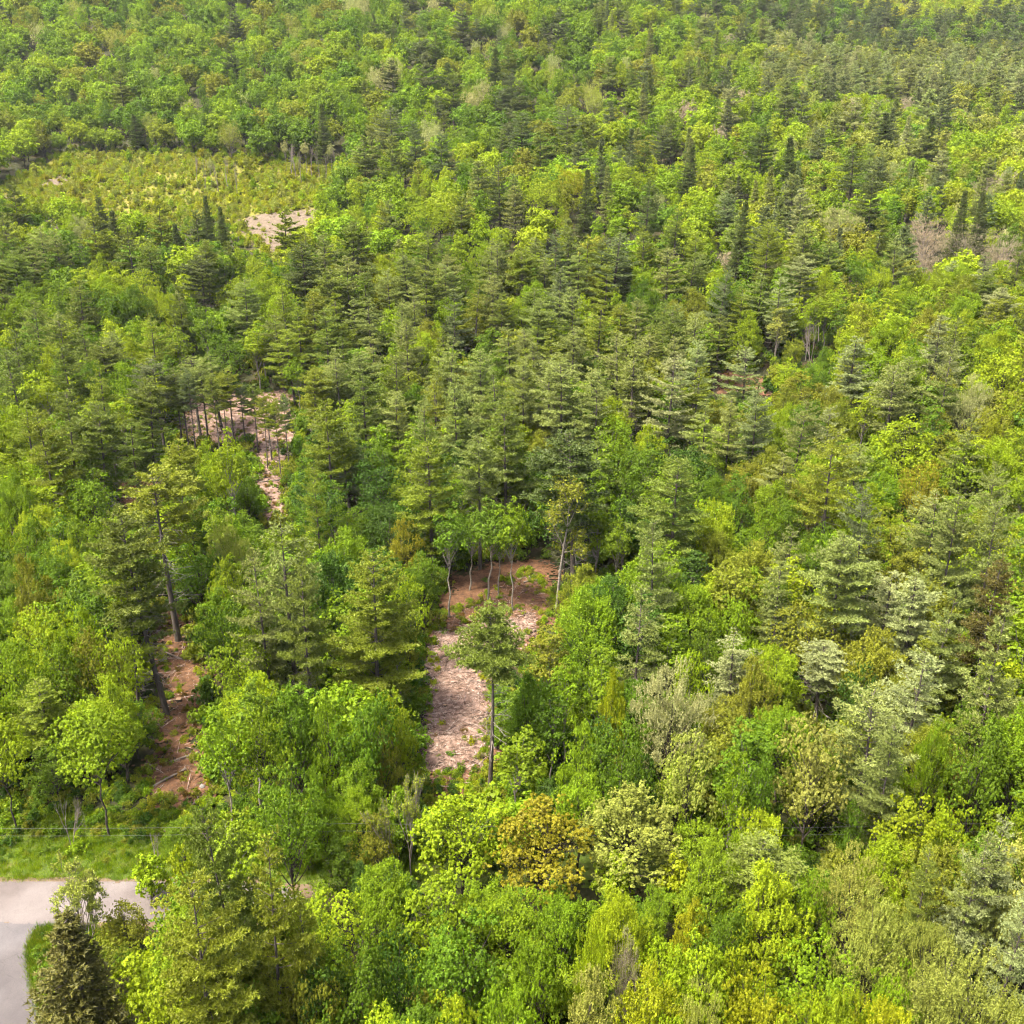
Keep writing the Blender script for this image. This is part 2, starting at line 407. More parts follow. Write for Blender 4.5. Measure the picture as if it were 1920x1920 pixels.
# small, cheaper versions for the forest mass
def combine(parts, mats):
    mb = MB()
    for k, p in enumerate(parts):
        for kk in (3, 4):
            off = 0
        base = mb.n
        if not p.v: continue
        V = np.concatenate(p.v); mb.v.append(V); mb.n += len(V)
        for kk in (3, 4):
            for F in p.f[kk]: mb.f[kk].append(F + base); mb.m[kk].append(np.full(len(F), k, int))
    return mb
FAR = bpy.data.collections.new('far_prototypes')          # not linked to the scene: only instanced
FAR_KINDS = {}
def far_add(kind, h, w, parts, mats):
    me = combine(parts[:2], mats).mesh('far_' + kind, mats)
    ob = bpy.data.objects.new('p%02d_%s' % (len(FAR.objects), kind), me); FAR.objects.link(ob)
    h, w = extent([parts[1]])
    FAR_KINDS.setdefault(kind, []).append((len(FAR.objects) - 1, h, w))
for s in range(6): far_add('maple', 11., 9.4, broadleaf(200 + s, 11., 9.4, .16, 84, 11, 7, .19, 0, .135, .1, 0., .28), [M_BARK, M_LEAF])
for s in range(3): far_add('poplar', 14., 6.8, broadleaf(210 + s, 14., 6.8, .14, 44, 11, 8, .19, .5, .18, .2, .5), [M_BARK, M_LEAF])
for s in range(2): far_add('birch', 16., 5.2, broadleaf(220 + s, 16., 5.2, .3, 34, 10, 8, .18, 0, .2, .2, .5), [M_BIRCH, M_LEAF])
for s in range(5): far_add('pine', 20., 9., pine(230 + s, 20., 9., (.2, .28, .14, .3, .22)[s], 1.5, 6, .42, .10, 7, 0, .8, (.55, .45, .6, .5, .62)[s], False, .3, .4), [M_PBARK, M_NEEDLE])
for s in range(2): far_add('spruce', 17., 5.6, pine(240 + s, 17., 5.6, .06, .8, 6, .34, .085, 6, .2, .85, .8, False, .12, .1, .05), [M_PBARK, M_NEEDLE])
for s in range(2): far_add('grey', 11., 8.4, broadleaf(250 + s, 11., 8.4, .12, 60, 10, 7, .13, .5, .15, .3, .1, .8), [M_DEADB, M_LEAF])
for s in range(4): far_add('shrub', 2., 2.4, broadleaf(260 + s, 2., 2.4, .0, 10, 9, 7, .11, (.0, .3, .2, .0)[s], .28, .2), [M_BARK, M_LEAF])
for s in range(2): far_add('scrub', 2.4, 1.4, broadleaf(270 + s, 2.4, 1.4, .05, 7, 8, 6, .10, .3, .3, .3, .5), [M_BARK, M_LEAF])
for s in range(3):
    rg = np.random.default_rng(280 + s); g = MB(); n = 60
    c = np.concatenate([rg.normal(0, .22, (n, 2)), np.zeros((n, 1))], 1)
    blades(g, rg, c, np.concatenate([rg.normal(0, .45, (n, 2)), np.ones((n, 1))], 1), .42, .022)
    far_add('grass', .5, 1., [MB(), g], [M_BARK, M_LEAF])

def scatter(name, label, cat, pts):
    """ONE object: points instancing the unlinked prototypes. pts: (x, y, z, proto, sx, sz, rot, tilt, r, g, b)"""
    A = np.array(pts, float)
    me = bpy.data.meshes.new(name); me.vertices.add(len(A)); me.vertices.foreach_set('co', A[:, :3].astype(np.float32).ravel())
    a = me.attributes.new('pid', 'INT', 'POINT'); a.data.foreach_set('value', A[:, 3].astype(np.int32))
    a = me.attributes.new('scl', 'FLOAT_VECTOR', 'POINT'); a.data.foreach_set('vector', A[:, [4, 4, 5]].astype(np.float32).ravel())
    rot = np.stack([A[:, 7], A[:, 7] * .6, A[:, 6]], 1)
    a = me.attributes.new('rot', 'FLOAT_VECTOR', 'POINT'); a.data.foreach_set('vector', rot.astype(np.float32).ravel())
    a = me.attributes.new('tint', 'FLOAT_VECTOR', 'POINT'); a.data.foreach_set('vector', A[:, 8:11].astype(np.float32).ravel())
    ob = bpy.data.objects.new(name, me); COL.objects.link(ob)
    ng = bpy.data.node_groups.new(name, 'GeometryNodeTree')
    ng.interface.new_socket('Geometry', in_out='INPUT', socket_type='NodeSocketGeometry')
    ng.interface.new_socket('Geometry', in_out='OUTPUT', socket_type='NodeSocketGeometry')
    gi = ng.nodes.new('NodeGroupInput'); go = ng.nodes.new('NodeGroupOutput')
    ip = ng.nodes.new('GeometryNodeInstanceOnPoints'); ci = ng.nodes.new('GeometryNodeCollectionInfo')
    ci.inputs['Collection'].default_value = FAR; ci.inputs['Separate Children'].default_value = True; ci.inputs['Reset Children'].default_value = True
    def na(n, t):
        q = ng.nodes.new('GeometryNodeInputNamedAttribute'); q.data_type = t; q.inputs['Name'].default_value = n; return q.outputs[0]
    L = ng.links.new
    L(gi.outputs[0], ip.inputs['Points']); L(ci.outputs[0], ip.inputs['Instance']); ip.inputs['Pick Instance'].default_value = True
    L(na('pid', 'INT'), ip.inputs['Instance Index']); L(na('rot', 'FLOAT_VECTOR'), ip.inputs['Rotation']); L(na('scl', 'FLOAT_VECTOR'), ip.inputs['Scale'])
    L(ip.outputs[0], go.inputs[0])
    md = ob.modifiers.new('scatter', 'NODES'); md.node_group = ng
    ob['label'] = label; ob['category'] = cat; ob['kind'] = 'stuff'
    return ob

# ------------------------------------------------------------------ setting: ground, clearings, road
def struct(name, me, label=None):
    o = bpy.data.objects.new(name, me); COL.objects.link(o); o['kind'] = 'structure'
    if label: o['label'] = label
    return o

M_GROUND = surface('forest_floor', [(.3, (.014, .017, .005)), (.5, (.027, .030, .009)), (.72, (.042, .026, .013))], .25, .95, .7, 3,
                   stops2=[(.3, (.55, .55, .55)), (.7, (1.3, 1.25, 1.1))], scale2=2.5, fac2=.8)
ys = np.concatenate([np.arange(-20, 260, 2.), np.arange(260, 520, 4.), np.arange(520, 1301, 12.)])
xs = np.concatenate([np.arange(-700, -160, 12.), np.arange(-160, 160, 2.), np.arange(160, 701, 12.)])
X, Y = np.meshgrid(xs, ys); Z = terrain(X, Y)
g = MB(); nx, ny = len(xs), len(ys)
i, j = np.meshgrid(np.arange(nx - 1), np.arange(ny - 1)); a = (j * nx + i).ravel()
g.add(np.stack([X, Y, Z], -1).reshape(-1, 3), np.stack([a, a + 1, a + nx + 1, a + nx], -1))
struct('ground', g.mesh('ground', [M_GROUND], True), 'dark leaf-littered forest floor sloping up to the wooded hillside')

def pip(x, y, poly):
    c = False; j = len(poly) - 1
    for i in range(len(poly)):
        xi, yi = poly[i]; xj, yj = poly[j]
        if (yi > y) != (yj > y) and x < (xj - xi) * (y - yi) / (yj - yi) + xi: c = not c
        j = i
    return c
def inside(px, py, poly):
    poly = np.asarray(poly); c = np.zeros(px.shape, bool); n = len(poly); j = n - 1
    for i in range(n):
        xi, yi = poly[i]; xj, yj = poly[j]
        c ^= ((yi > py) != (yj > py)) & (px < (xj - xi) * (py - yi) / (yj - yi + 1e-12) + xi); j = i
    return c
def patch(name, poly, mat, lift, cell, ragged, label=None, relief=0.):
    """sheet draped over the terrain inside poly, with a ragged rim"""
    P = np.asarray(poly); lo = P.min(0) - ragged * 2; hi = P.max(0) + ragged * 2
    xs = np.arange(lo[0], hi[0], cell); ys = np.arange(lo[1], hi[1], cell)
    X, Y = np.meshgrid(xs, ys)
    cx = X[:-1, :-1] + cell / 2; cy_ = Y[:-1, :-1] + cell / 2
    wx = ragged * (np.sin(cx * 1.9 + cy_ * .7) + .7 * np.sin(cx * 3.7 - cy_ * 4.3 + 1) + .5 * np.sin(cx * 7.1 + cy_ * 6.3))
    wy = ragged * (np.sin(cy_ * 2.1 - cx * .9 + 2) + .7 * np.sin(cy_ * 4.1 + cx * 3.1) + .5 * np.sin(cy_ * 6.7 - cx * 7.7))
    wx += 1.6 * ragged * np.sin(cx * .55 + cy_ * .8 + 3); wy += 1.6 * ragged * np.sin(cy_ * .6 - cx * .45)
    prg = np.random.default_rng(len(name) * 7 + 3); acc = np.zeros(cx.shape)
    for _ in range(14):
        o = prg.normal(0, ragged * 1.1, 2); acc += inside(cx + wx + o[0], cy_ + wy + o[1], P)
    k = acc / 14 > .5 + prg.uniform(-.47, .47, cx.shape) * (ragged > .2)
    rel = relief * (.8 + .35 * np.sin(X * .9 + .4 * Y) * np.sin(Y * .7 + 1) + prg.uniform(-.35, .35, X.shape))
    Z = terrain(X, Y) + lift + rel
    jj, ii = np.nonzero(k); n = X.shape[1]; a = jj * n + ii
    F = np.stack([a, a + 1, a + n + 1, a + n], -1)
    used, inv = np.unique(F, return_inverse=True)
    V = np.stack([X, Y, Z], -1).reshape(-1, 3)[used]
    mb = MB(); mb.add(V, inv.reshape(-1, 4))
    return struct(name, mb.mesh(name, [mat], True), label)

M_CHIP = surface('wood_chip_ground', [(.25, (.065, .034, .022)), (.45, (.150, .100, .080)), (.72, (.245, .182, .158))], 1.4, .95, .8, 7, 8,
                 stops2=[(.36, (.42, .34, .27)), (.6, (1.15, 1.1, 1.05))], scale2=1.1, fac2=.9)
M_LITTER = surface('brown_litter', [(.3, (.034, .018, .009)), (.5, (.090, .046, .024)), (.65, (.13, .072, .042)), (.8, (.20, .13, .09))], 1.0, .95, .8, 6, 8,
                   stops2=[(.35, (.5, .5, .45)), (.65, (1.25, 1.15, 1.05))], scale2=4.5, fac2=.8)
M_SAND = surface('pale_bare_soil', [(.3, (.075, .056, .036)), (.6, (.125, .096, .072)), (.8, (.165, .133, .108))], .9, .95, .6, 5,
                 stops2=[(.35, (.6, .6, .5)), (.6, (1.1, 1.1, 1.1))], scale2=3., fac2=.7)
M_MEADOW = surface('meadow_soil', [(.3, (.085, .095, .010)), (.55, (.120, .115, .016)), (.8, (.155, .115, .045))], .35, .95, .6, 4)
M_VERGE = surface('mown_verge', [(.3, (.025, .04, .006)), (.5, (.06, .09, .010)), (.75, (.09, .075, .03))], .7, .95, .8, 8)
M_ROAD = surface('worn_asphalt', [(.3, (.095, .088, .092)), (.7, (.135, .126, .129))], .5, .92, .25, 40,
                 stops2=[(.35, (.82, .82, .82)), (.6, (1.06, 1.06, 1.06))], scale2=9, fac2=.7)
M_ROADP = surface('pale_pavement', [(.3, (.140, .123, .120)), (.7, (.185, .166, .163))], .4, .92, .25, 40,
                  stops2=[(.35, (.88, .88, .88)), (.6, (1.05, 1.05, 1.05))], scale2=9, fac2=.6)
def paving(name, c0, c1, crack):
    m, nt, out = newmat(name); L = nt.links.new
    tc = N(nt, 'ShaderNodeTexCoord'); co = tc.outputs['Object']
    n1 = noise(nt, .35, 5, .6, co); r1 = ramp(nt, [(.3, c0), (.7, c1)]); L(n1.outputs['Fac'], r1.inputs[0])
    n2 = noise(nt, 14, 3, .7, co); r2 = ramp(nt, [(.3, (.75, .75, .75)), (.7, (1.1, 1.1, 1.1))]); L(n2.outputs['Fac'], r2.inputs[0])
    mx = N(nt, 'ShaderNodeMix', data_type='RGBA', blend_type='MULTIPLY'); mx.inputs['Factor'].default_value = .8
    L(r1.outputs[0], mx.inputs['A']); L(r2.outputs[0], mx.inputs['B'])
    wn_ = noise(nt, 1.3, 4, .6, co); va = N(nt, 'ShaderNodeVectorMath', operation='ADD'); L(co, va.inputs[0]); L(wn_.outputs['Color'], va.inputs[1])
    vo = N(nt, 'ShaderNodeTexVoronoi', feature='DISTANCE_TO_EDGE'); vo.inputs['Scale'].default_value = .33; L(va.outputs[0], vo.inputs['Vector'])
    r3 = ramp(nt, [(.0, (crack,) * 3), (.008, (1, 1, 1))]); L(vo.outputs['Distance'], r3.inputs[0])
    m2 = N(nt, 'ShaderNodeMix', data_type='RGBA', blend_type='MULTIPLY'); m2.inputs['Factor'].default_value = 1
    L(mx.outputs['Result'], m2.inputs['A']); L(r3.outputs[0], m2.inputs['B'])
    n4 = noise(nt, .16, 3, .5, co); r4 = ramp(nt, [(.42, (.78, .76, .75)), (.58, (1, 1, 1))]); L(n4.outputs['Fac'], r4.inputs[0])
    m4 = N(nt, 'ShaderNodeMix', data_type='RGBA', blend_type='MULTIPLY'); m4.inputs['Factor'].default_value = 1
    L(m2.outputs['Result'], m4.inputs['A']); L(r4.outputs[0], m4.inputs['B'])
    b = N(nt, 'ShaderNodeBsdfPrincipled'); b.inputs['Roughness'].default_value = .92; b.inputs['Specular IOR Level'].default_value = .2
    L(m4.outputs['Result'], b.inputs['Base Color']); L(b.outputs[0], out.inputs['Surface'])
    return m
M_ROAD = paving('worn_asphalt', (.075, .069, .073), (.107, .099, .102), .75)
M_ROADP = paving('pale_pavement', (.108, .093, .091), (.142, .125, .122), .85)
M_GRAVEL = surface('shoulder_gravel', [(.3, (.07, .045, .024)), (.7, (.135, .10, .07))], 3, .95, .8, 12)
PMAT = {'chip': M_CHIP, 'litter': M_LITTER, 'sand': M_SAND, 'meadow': M_MEADOW, 'verge': M_VERGE, 'road': M_ROAD, 'roadp': M_ROADP, 'gravel': M_GRAVEL}
PATCHES = [
('grass_verge', 'verge', 0.05, 0.3, 0.25, 0, 'strip of bright mown grass along the far side of the road', [(-70.0, 62.72), (40.0, 62.72), (40.0, 66.22), (-14.0, 67.22), (-24.0, 70.72), (-70.0, 71.22)]),
('road_shoulder', 'gravel', 0.075, 0.12, 0.1, 0, 'sandy gravel shoulder along the pavement edge', [(-56.0, 63.67), (-22.0, 63.67), (-15.0, 62.62), (-13.5, 60.82), (-16.0, 58.3), (-21.0, 57.1), (-26.0, 57.5), (-28.5, 58.2), (-36.68, 58.33), (-36.47, 56.43), (-35.92, 55.11), (-34.48, 52.69), (-32.76, 50.25), (-31.22, 47.86), (-27.8, 36.0), (-27.5, 33.0), (-56.0, 33.0)]),
('cross_road', 'roadp', 0.1, 0.2, 0.05, 0, 'pale pinkish paved road running left to right past the junction', [(-80.0, 63.22), (-24.0, 63.22), (-19.0, 62.72), (-17.0, 61.22), (-18.5, 59.3), (-23.0, 58.7), (-80.0, 58.7)]),
('side_road', 'road', 0.104, 0.1, 0.05, 0, 'grey asphalt road coming up to the junction at lower left', [(-56.0, 58.7), (-31.5, 58.7), (-36.98, 58.43), (-36.77, 56.53), (-36.22, 55.21), (-34.78, 52.79), (-33.06, 50.35), (-31.52, 47.96), (-28.5, 36.0), (-28.0, 33.0), (-56.0, 33.0)]),
('dirt_clearing', 'litter', 0.1, 0.3, 0.6, 0.1, 'rust-brown leaf litter and slash around the central clearing', [(-10.61, 106.45), (-8.62, 111.53), (-4.22, 114.28), (0.0, 121.09), (2.99, 122.72), (5.7, 115.88), (4.44, 110.17), (3.22, 102.64), (0.0, 100.2), (-1.99, 98.33), (-2.18, 89.24), (-2.27, 82.51), (-2.74, 74.46), (-5.42, 73.37), (-8.75, 74.76), (-9.27, 82.3), (-9.37, 91.38), (-9.2, 98.33), (-10.83, 101.31)]),
('grove_floor', 'litter', 0.07, 0.3, 0.5, 0.08, 'brown leaf litter under the bare trunks behind the clearing', [(-9.74, 108.02), (-9.25, 121.32), (-4.55, 125.13), (3.07, 126.83), (6.36, 122.95), (5.86, 111.53), (2.71, 109.38), (-4.1, 110.17)]),
('wood_chip_clearing', 'chip', 0.16, 0.25, 0.45, 0.1, 'pale pinkish wood chips and slash in the central clearing', [(-9.48, 104.54), (-5.39, 108.24), (0.0, 109.38), (2.76, 111.53), (2.95, 105.1), (-0.32, 101.53), (-2.19, 98.88), (-2.3, 89.24), (-2.38, 82.82), (-3.1, 77.98), (-8.52, 77.98), (-9.79, 88.17), (-9.75, 95.92), (-10.32, 101.31)]),
('dirt_track', 'litter', 0.1, 0.3, 0.6, 0.1, 'red-brown dirt track climbing between trees at left', [(-46.71, 111.09), (-42.25, 111.09), (-37.98, 100.54), (-34.32, 93.53), (-31.79, 83.34), (-28.7, 77.17), (-27.52, 73.96), (-30.23, 72.37), (-34.31, 73.96), (-35.71, 80.43), (-38.03, 89.45), (-40.1, 97.02), (-44.07, 104.1)]),
('cleared_strip', 'chip', 0.08, 0.35, 0.5, 0.06, 'pale pinkish cleared strip behind the trunks at left', [(-67.61, 190.89), (-44.91, 192.47), (-41.57, 176.66), (-40.67, 160.56), (-35.44, 140.06), (-38.26, 137.9), (-43.29, 155.86), (-47.51, 167.72), (-58.94, 165.63)]),
('litter_patch', 'litter', 0.12, 0.4, 0.4, 0.1, 'small brown patch of bare forest floor at left', [(-65.83, 150.65), (-58.87, 152.22), (-55.94, 143.14), (-62.63, 141.82)]),
('meadow_ground', 'meadow', 0.1, 1.0, 0.8, 0, 'yellow-green scrubby meadow below the far tree line', [(-155.54, 294.15), (-160.8, 342.19), (-151.45, 360.31), (-124.51, 352.38), (-96.03, 341.74), (-71.3, 341.77), (-57.09, 341.4), (-53.56, 309.58), (-54.27, 294.38), (-52.51, 278.03), (-57.86, 266.89), (-61.13, 254.89), (-67.36, 264.21), (-75.97, 275.22), (-83.07, 292.24), (-98.43, 293.5), (-124.67, 301.41), (-140.24, 293.84)]),
('bare_ground', 'sand', 0.22, 0.5, 0.8, 0.12, 'pale bare soil patch on the slope below the meadow', [(-77.47, 286.59), (-75.94, 292.05), (-67.83, 290.48), (-62.22, 293.54), (-56.34, 295.59), (-55.15, 284.93), (-55.89, 279.55), (-59.79, 274.13), (-61.1, 268.02), (-62.25, 259.59), (-65.27, 265.19), (-67.9, 272.06), (-71.94, 274.44), (-75.09, 280.37)]),
('bare_bank', 'sand', 0.22, 0.5, 1.0, 0.08, 'small tan bare bank at the left end of the meadow', [(-148.09, 320.36), (-150.32, 333.69), (-144.6, 339.16), (-141.63, 329.3), (-141.86, 317.37)]),
('bare_edge', 'sand', 0.22, 0.5, 0.4, 0.05, 'sliver of tan bare ground at the left picture edge', [(-155.01, 299.87), (-151.35, 309.23), (-148.23, 303.81), (-152.84, 295.0)]),
('bare_hollow', 'litter', 0.15, 0.4, 0.4, 0.06, 'small pinkish bare hollow among pale pines at right', [(42.12, 199.75), (47.47, 201.39), (52.72, 194.73), (52.93, 188.53), (41.65, 190.81)]),
]
ZONES = {'clearing': [(-10.61, 106.45), (-8.62, 111.53), (-4.22, 114.28), (0.0, 121.09), (2.99, 122.72), (5.7, 115.88), (4.44, 110.17), (3.22, 102.64), (0.0, 100.2), (-1.99, 98.33), (-2.18, 89.24), (-2.27, 82.51), (-2.74, 74.46), (-5.42, 73.37), (-8.75, 74.76), (-9.27, 82.3), (-9.37, 91.38), (-9.2, 98.33), (-10.83, 101.31)], 'clearing_chips': [(-9.48, 104.54), (-5.39, 108.24), (0.0, 109.38), (2.76, 111.53), (2.95, 105.1), (-0.32, 101.53), (-2.19, 98.88), (-2.3, 89.24), (-2.38, 82.82), (-3.1, 77.98), (-8.52, 77.98), (-9.79, 88.17), (-9.75, 95.92), (-10.32, 101.31)], 'track': [(-46.71, 111.09), (-42.25, 111.09), (-37.98, 100.54), (-34.32, 93.53), (-31.79, 83.34), (-28.7, 77.17), (-27.52, 73.96), (-30.23, 72.37), (-34.31, 73.96), (-35.71, 80.43), (-38.03, 89.45), (-40.1, 97.02), (-44.07, 104.1)], 'strip': [(-67.61, 190.89), (-44.91, 192.47), (-41.57, 176.66), (-40.67, 160.56), (-35.44, 140.06), (-38.26, 137.9), (-43.29, 155.86), (-47.51, 167.72), (-58.94, 165.63)], 'litter2': [(-65.83, 150.65), (-58.87, 152.22), (-55.94, 143.14), (-62.63, 141.82)], 'bare': [(-77.47, 286.59), (-75.94, 292.05), (-67.83, 290.48), (-62.22, 293.54), (-56.34, 295.59), (-55.15, 284.93), (-55.89, 279.55), (-59.79, 274.13), (-61.1, 268.02), (-62.25, 259.59), (-65.27, 265.19), (-67.9, 272.06), (-71.94, 274.44), (-75.09, 280.37)], 'meadow': [(-155.54, 294.15), (-160.8, 342.19), (-151.45, 360.31), (-124.51, 352.38), (-96.03, 341.74), (-71.3, 341.77), (-57.09, 341.4), (-53.56, 309.58), (-54.27, 294.38), (-52.51, 278.03), (-57.86, 266.89), (-61.13, 254.89), (-67.36, 264.21), (-75.97, 275.22), (-83.07, 292.24), (-98.43, 293.5), (-124.67, 301.41), (-140.24, 293.84)], 'bare2': [(-148.09, 320.36), (-150.32, 333.69), (-144.6, 339.16), (-141.63, 329.3), (-141.86, 317.37)], 'bare3': [(-155.01, 299.87), (-151.35, 309.23), (-148.23, 303.81), (-152.84, 295.0)], 'grove': [(-9.74, 108.02), (-9.25, 121.32), (-4.55, 125.13), (3.07, 126.83), (6.36, 122.95), (5.86, 111.53), (2.71, 109.38), (-4.1, 110.17)], 'bare4': [(42.12, 199.75), (47.47, 201.39), (52.72, 194.73), (52.93, 188.53), (41.65, 190.81)]}
ROAD_NEAR, ROAD_FAR = 58.70, 63.22
LOGS = [(-61.21, 145.18, 4.2, 0.14, 0.05, 'pale log lying across the small brown patch at left'), (2.94, 120.23, 3.0, 0.12, 0.4, 'fallen log at the back of the central clearing'), (-7.86, 102.64, 2.6, 0.11, 1.0, 'short log on the left rim of the wood-chip clearing'), (-39.7, 99.98, 3.4, 0.12, -0.5, 'log lying near the top of the red-brown track'), (-32.45, 80.13, 3.0, 0.12, 0.7, 'log across the lower red-brown track'), (-32.81, 76.93, 3.6, 0.13, 0.9, 'log leaning downhill at the foot of the red-brown track'), (-40.9, 153.25, 3.2, 0.13, 0.3, 'log on the lower end of the pale cleared strip'), (0.0, 105.88, 2.4, 0.1, -0.6, 'short log just right of the lone pine crown'), (-29.01, 73.2, 2.2, 0.11, 1.1, 'pale log end in the weeds above the road bank')]
STUMPS = [(-4.29, 96.49, 0.26, 0.35, 'dark stump at the upper end of the wood-chip clearing'), (-7.28, 89.73, 0.22, 0.3, 'dark stump at the left of the wood-chip clearing'), (-3.18, 89.77, 0.18, 0.3, 'small dark stump beside the lone pine trunk'), (-36.39, 90.78, 0.3, 0.4, 'dark stump in the middle of the red-brown track'), (-30.33, 69.11, 0.32, 0.5, 'brown stump above the road bank by the pines')]
STONES = [(-29.24, 75.56, 0.26, 'pale boulder beside the foot of the red-brown track'), (-6.03, 97.02, 0.2, 'small pale stone at the top of the wood-chip clearing')]
WIRES = [(62.02, 6.96, 0.022, 'upper utility wire strung along the road past the bare tree'), (62.02, 6.24, 0.018, 'lower utility wire strung along the road past the bare tree')]

for nm, mat, lift, cell, rag, rel, lab, poly in PATCHES:
    patch(nm, poly, PMAT[mat], lift, cell, rag, lab, rel)

# ------------------------------------------------------------------ trees
TINTS = {
    'lime': (.212, .284, .006), 'bright': (.154, .236, .006), 'green': (.098, .170, .007), 'deep': (.056, .113, .010),
    'yellow': (.245, .270, .006), 'orange': (.192, .190, .008), 'olive': (.172, .196, .014), 'paleolive': (.228, .256, .044),
    'silver': (.285, .300, .120), 'grey': (.275, .235, .17), 'rust': (.15, .095, .020),
    'pine': (.126, .166, .023), 'darkpine': (.084, .114, .026), 'limepine': (.166, .205, .015), 'palepine': (.180, .216, .053),
    'silverpine': (.220, .252, .098), 'brownpine': (.092, .086, .018), 'bluepine': (.117, .148, .056)}
NAMES = {'maple': 'broadleaf_tree', 'poplar': 'broadleaf_tree', 'birch': 'birch_tree', 'pale': 'leafing_tree', 'thin': 'scraggly_tree',
         'dead': 'bare_tree', 'grey': 'bare_tree', 'aspen': 'aspen_tree', 'pine': 'pine_tree', 'lonepine': 'pine_tree', 'bigpine': 'pine_tree',
         'spruce': 'spruce_tree', 'sapling': 'sapling'}
CATS = {'maple': 'leafy tree', 'poplar': 'leafy tree', 'birch': 'birch tree', 'pale': 'leafing tree', 'thin': 'scraggly tree',
        'dead': 'bare tree', 'grey': 'bare tree', 'aspen': 'aspen tree', 'pine': 'pine tree', 'lonepine': 'pine tree', 'bigpine': 'pine tree',
        'spruce': 'spruce tree', 'sapling': 'sapling'}
GROUPS = {'maple': 'broadleaf trees of the forest', 'poplar': 'broadleaf trees of the forest', 'birch': 'slender trees of the forest',
          'pale': 'fine-leaved trees', 'thin': 'scraggly trees', 'dead': 'dead trees', 'grey': 'leafless grey trees', 'aspen': 'aspens',
          'pine': 'pines of the forest', 'lonepine': 'pines of the forest', 'bigpine': 'pines of the forest', 'spruce': 'spruces of the forest', 'sapling': 'saplings'}
def jitter_tint(rng, name, a=.12):
    t = np.array(TINTS[name]); v = rng.uniform(1 - a, 1 + a); w = rng.uniform(-a, a) * .6
    return (t * v * np.array([1 + w, 1, 1 + w])).tolist()
def plant(kind, var, x, y, h, w, rot, tint, label, group, rng):
    ph, pw, tm, cm, dm = PROTO[kind][var % len(PROTO[kind])]
    root = bpy.data.objects.new(NAMES[kind], None); COL.objects.link(root)
    root.empty_display_size = .5
    root.location = (x, y, float(terrain(x, y)) - .12)
    lean = .012 if kind == 'lonepine' or (kind == 'pine' and var == 8) else .035
    root.rotation_euler = (rng.normal(0, lean), rng.normal(0, lean), rot)
    root.scale = (w / pw, w / pw, h / ph)
    root['label'] = label; root['category'] = CATS[kind]; root['group'] = group
    for nm, me in (('trunk', tm), ('crown', cm), ('dead_branches', dm)):
        if me is None: continue
        o = bpy.data.objects.new(nm, me); COL.objects.link(o); o.parent = root
        o['tint'] = tint
    return root
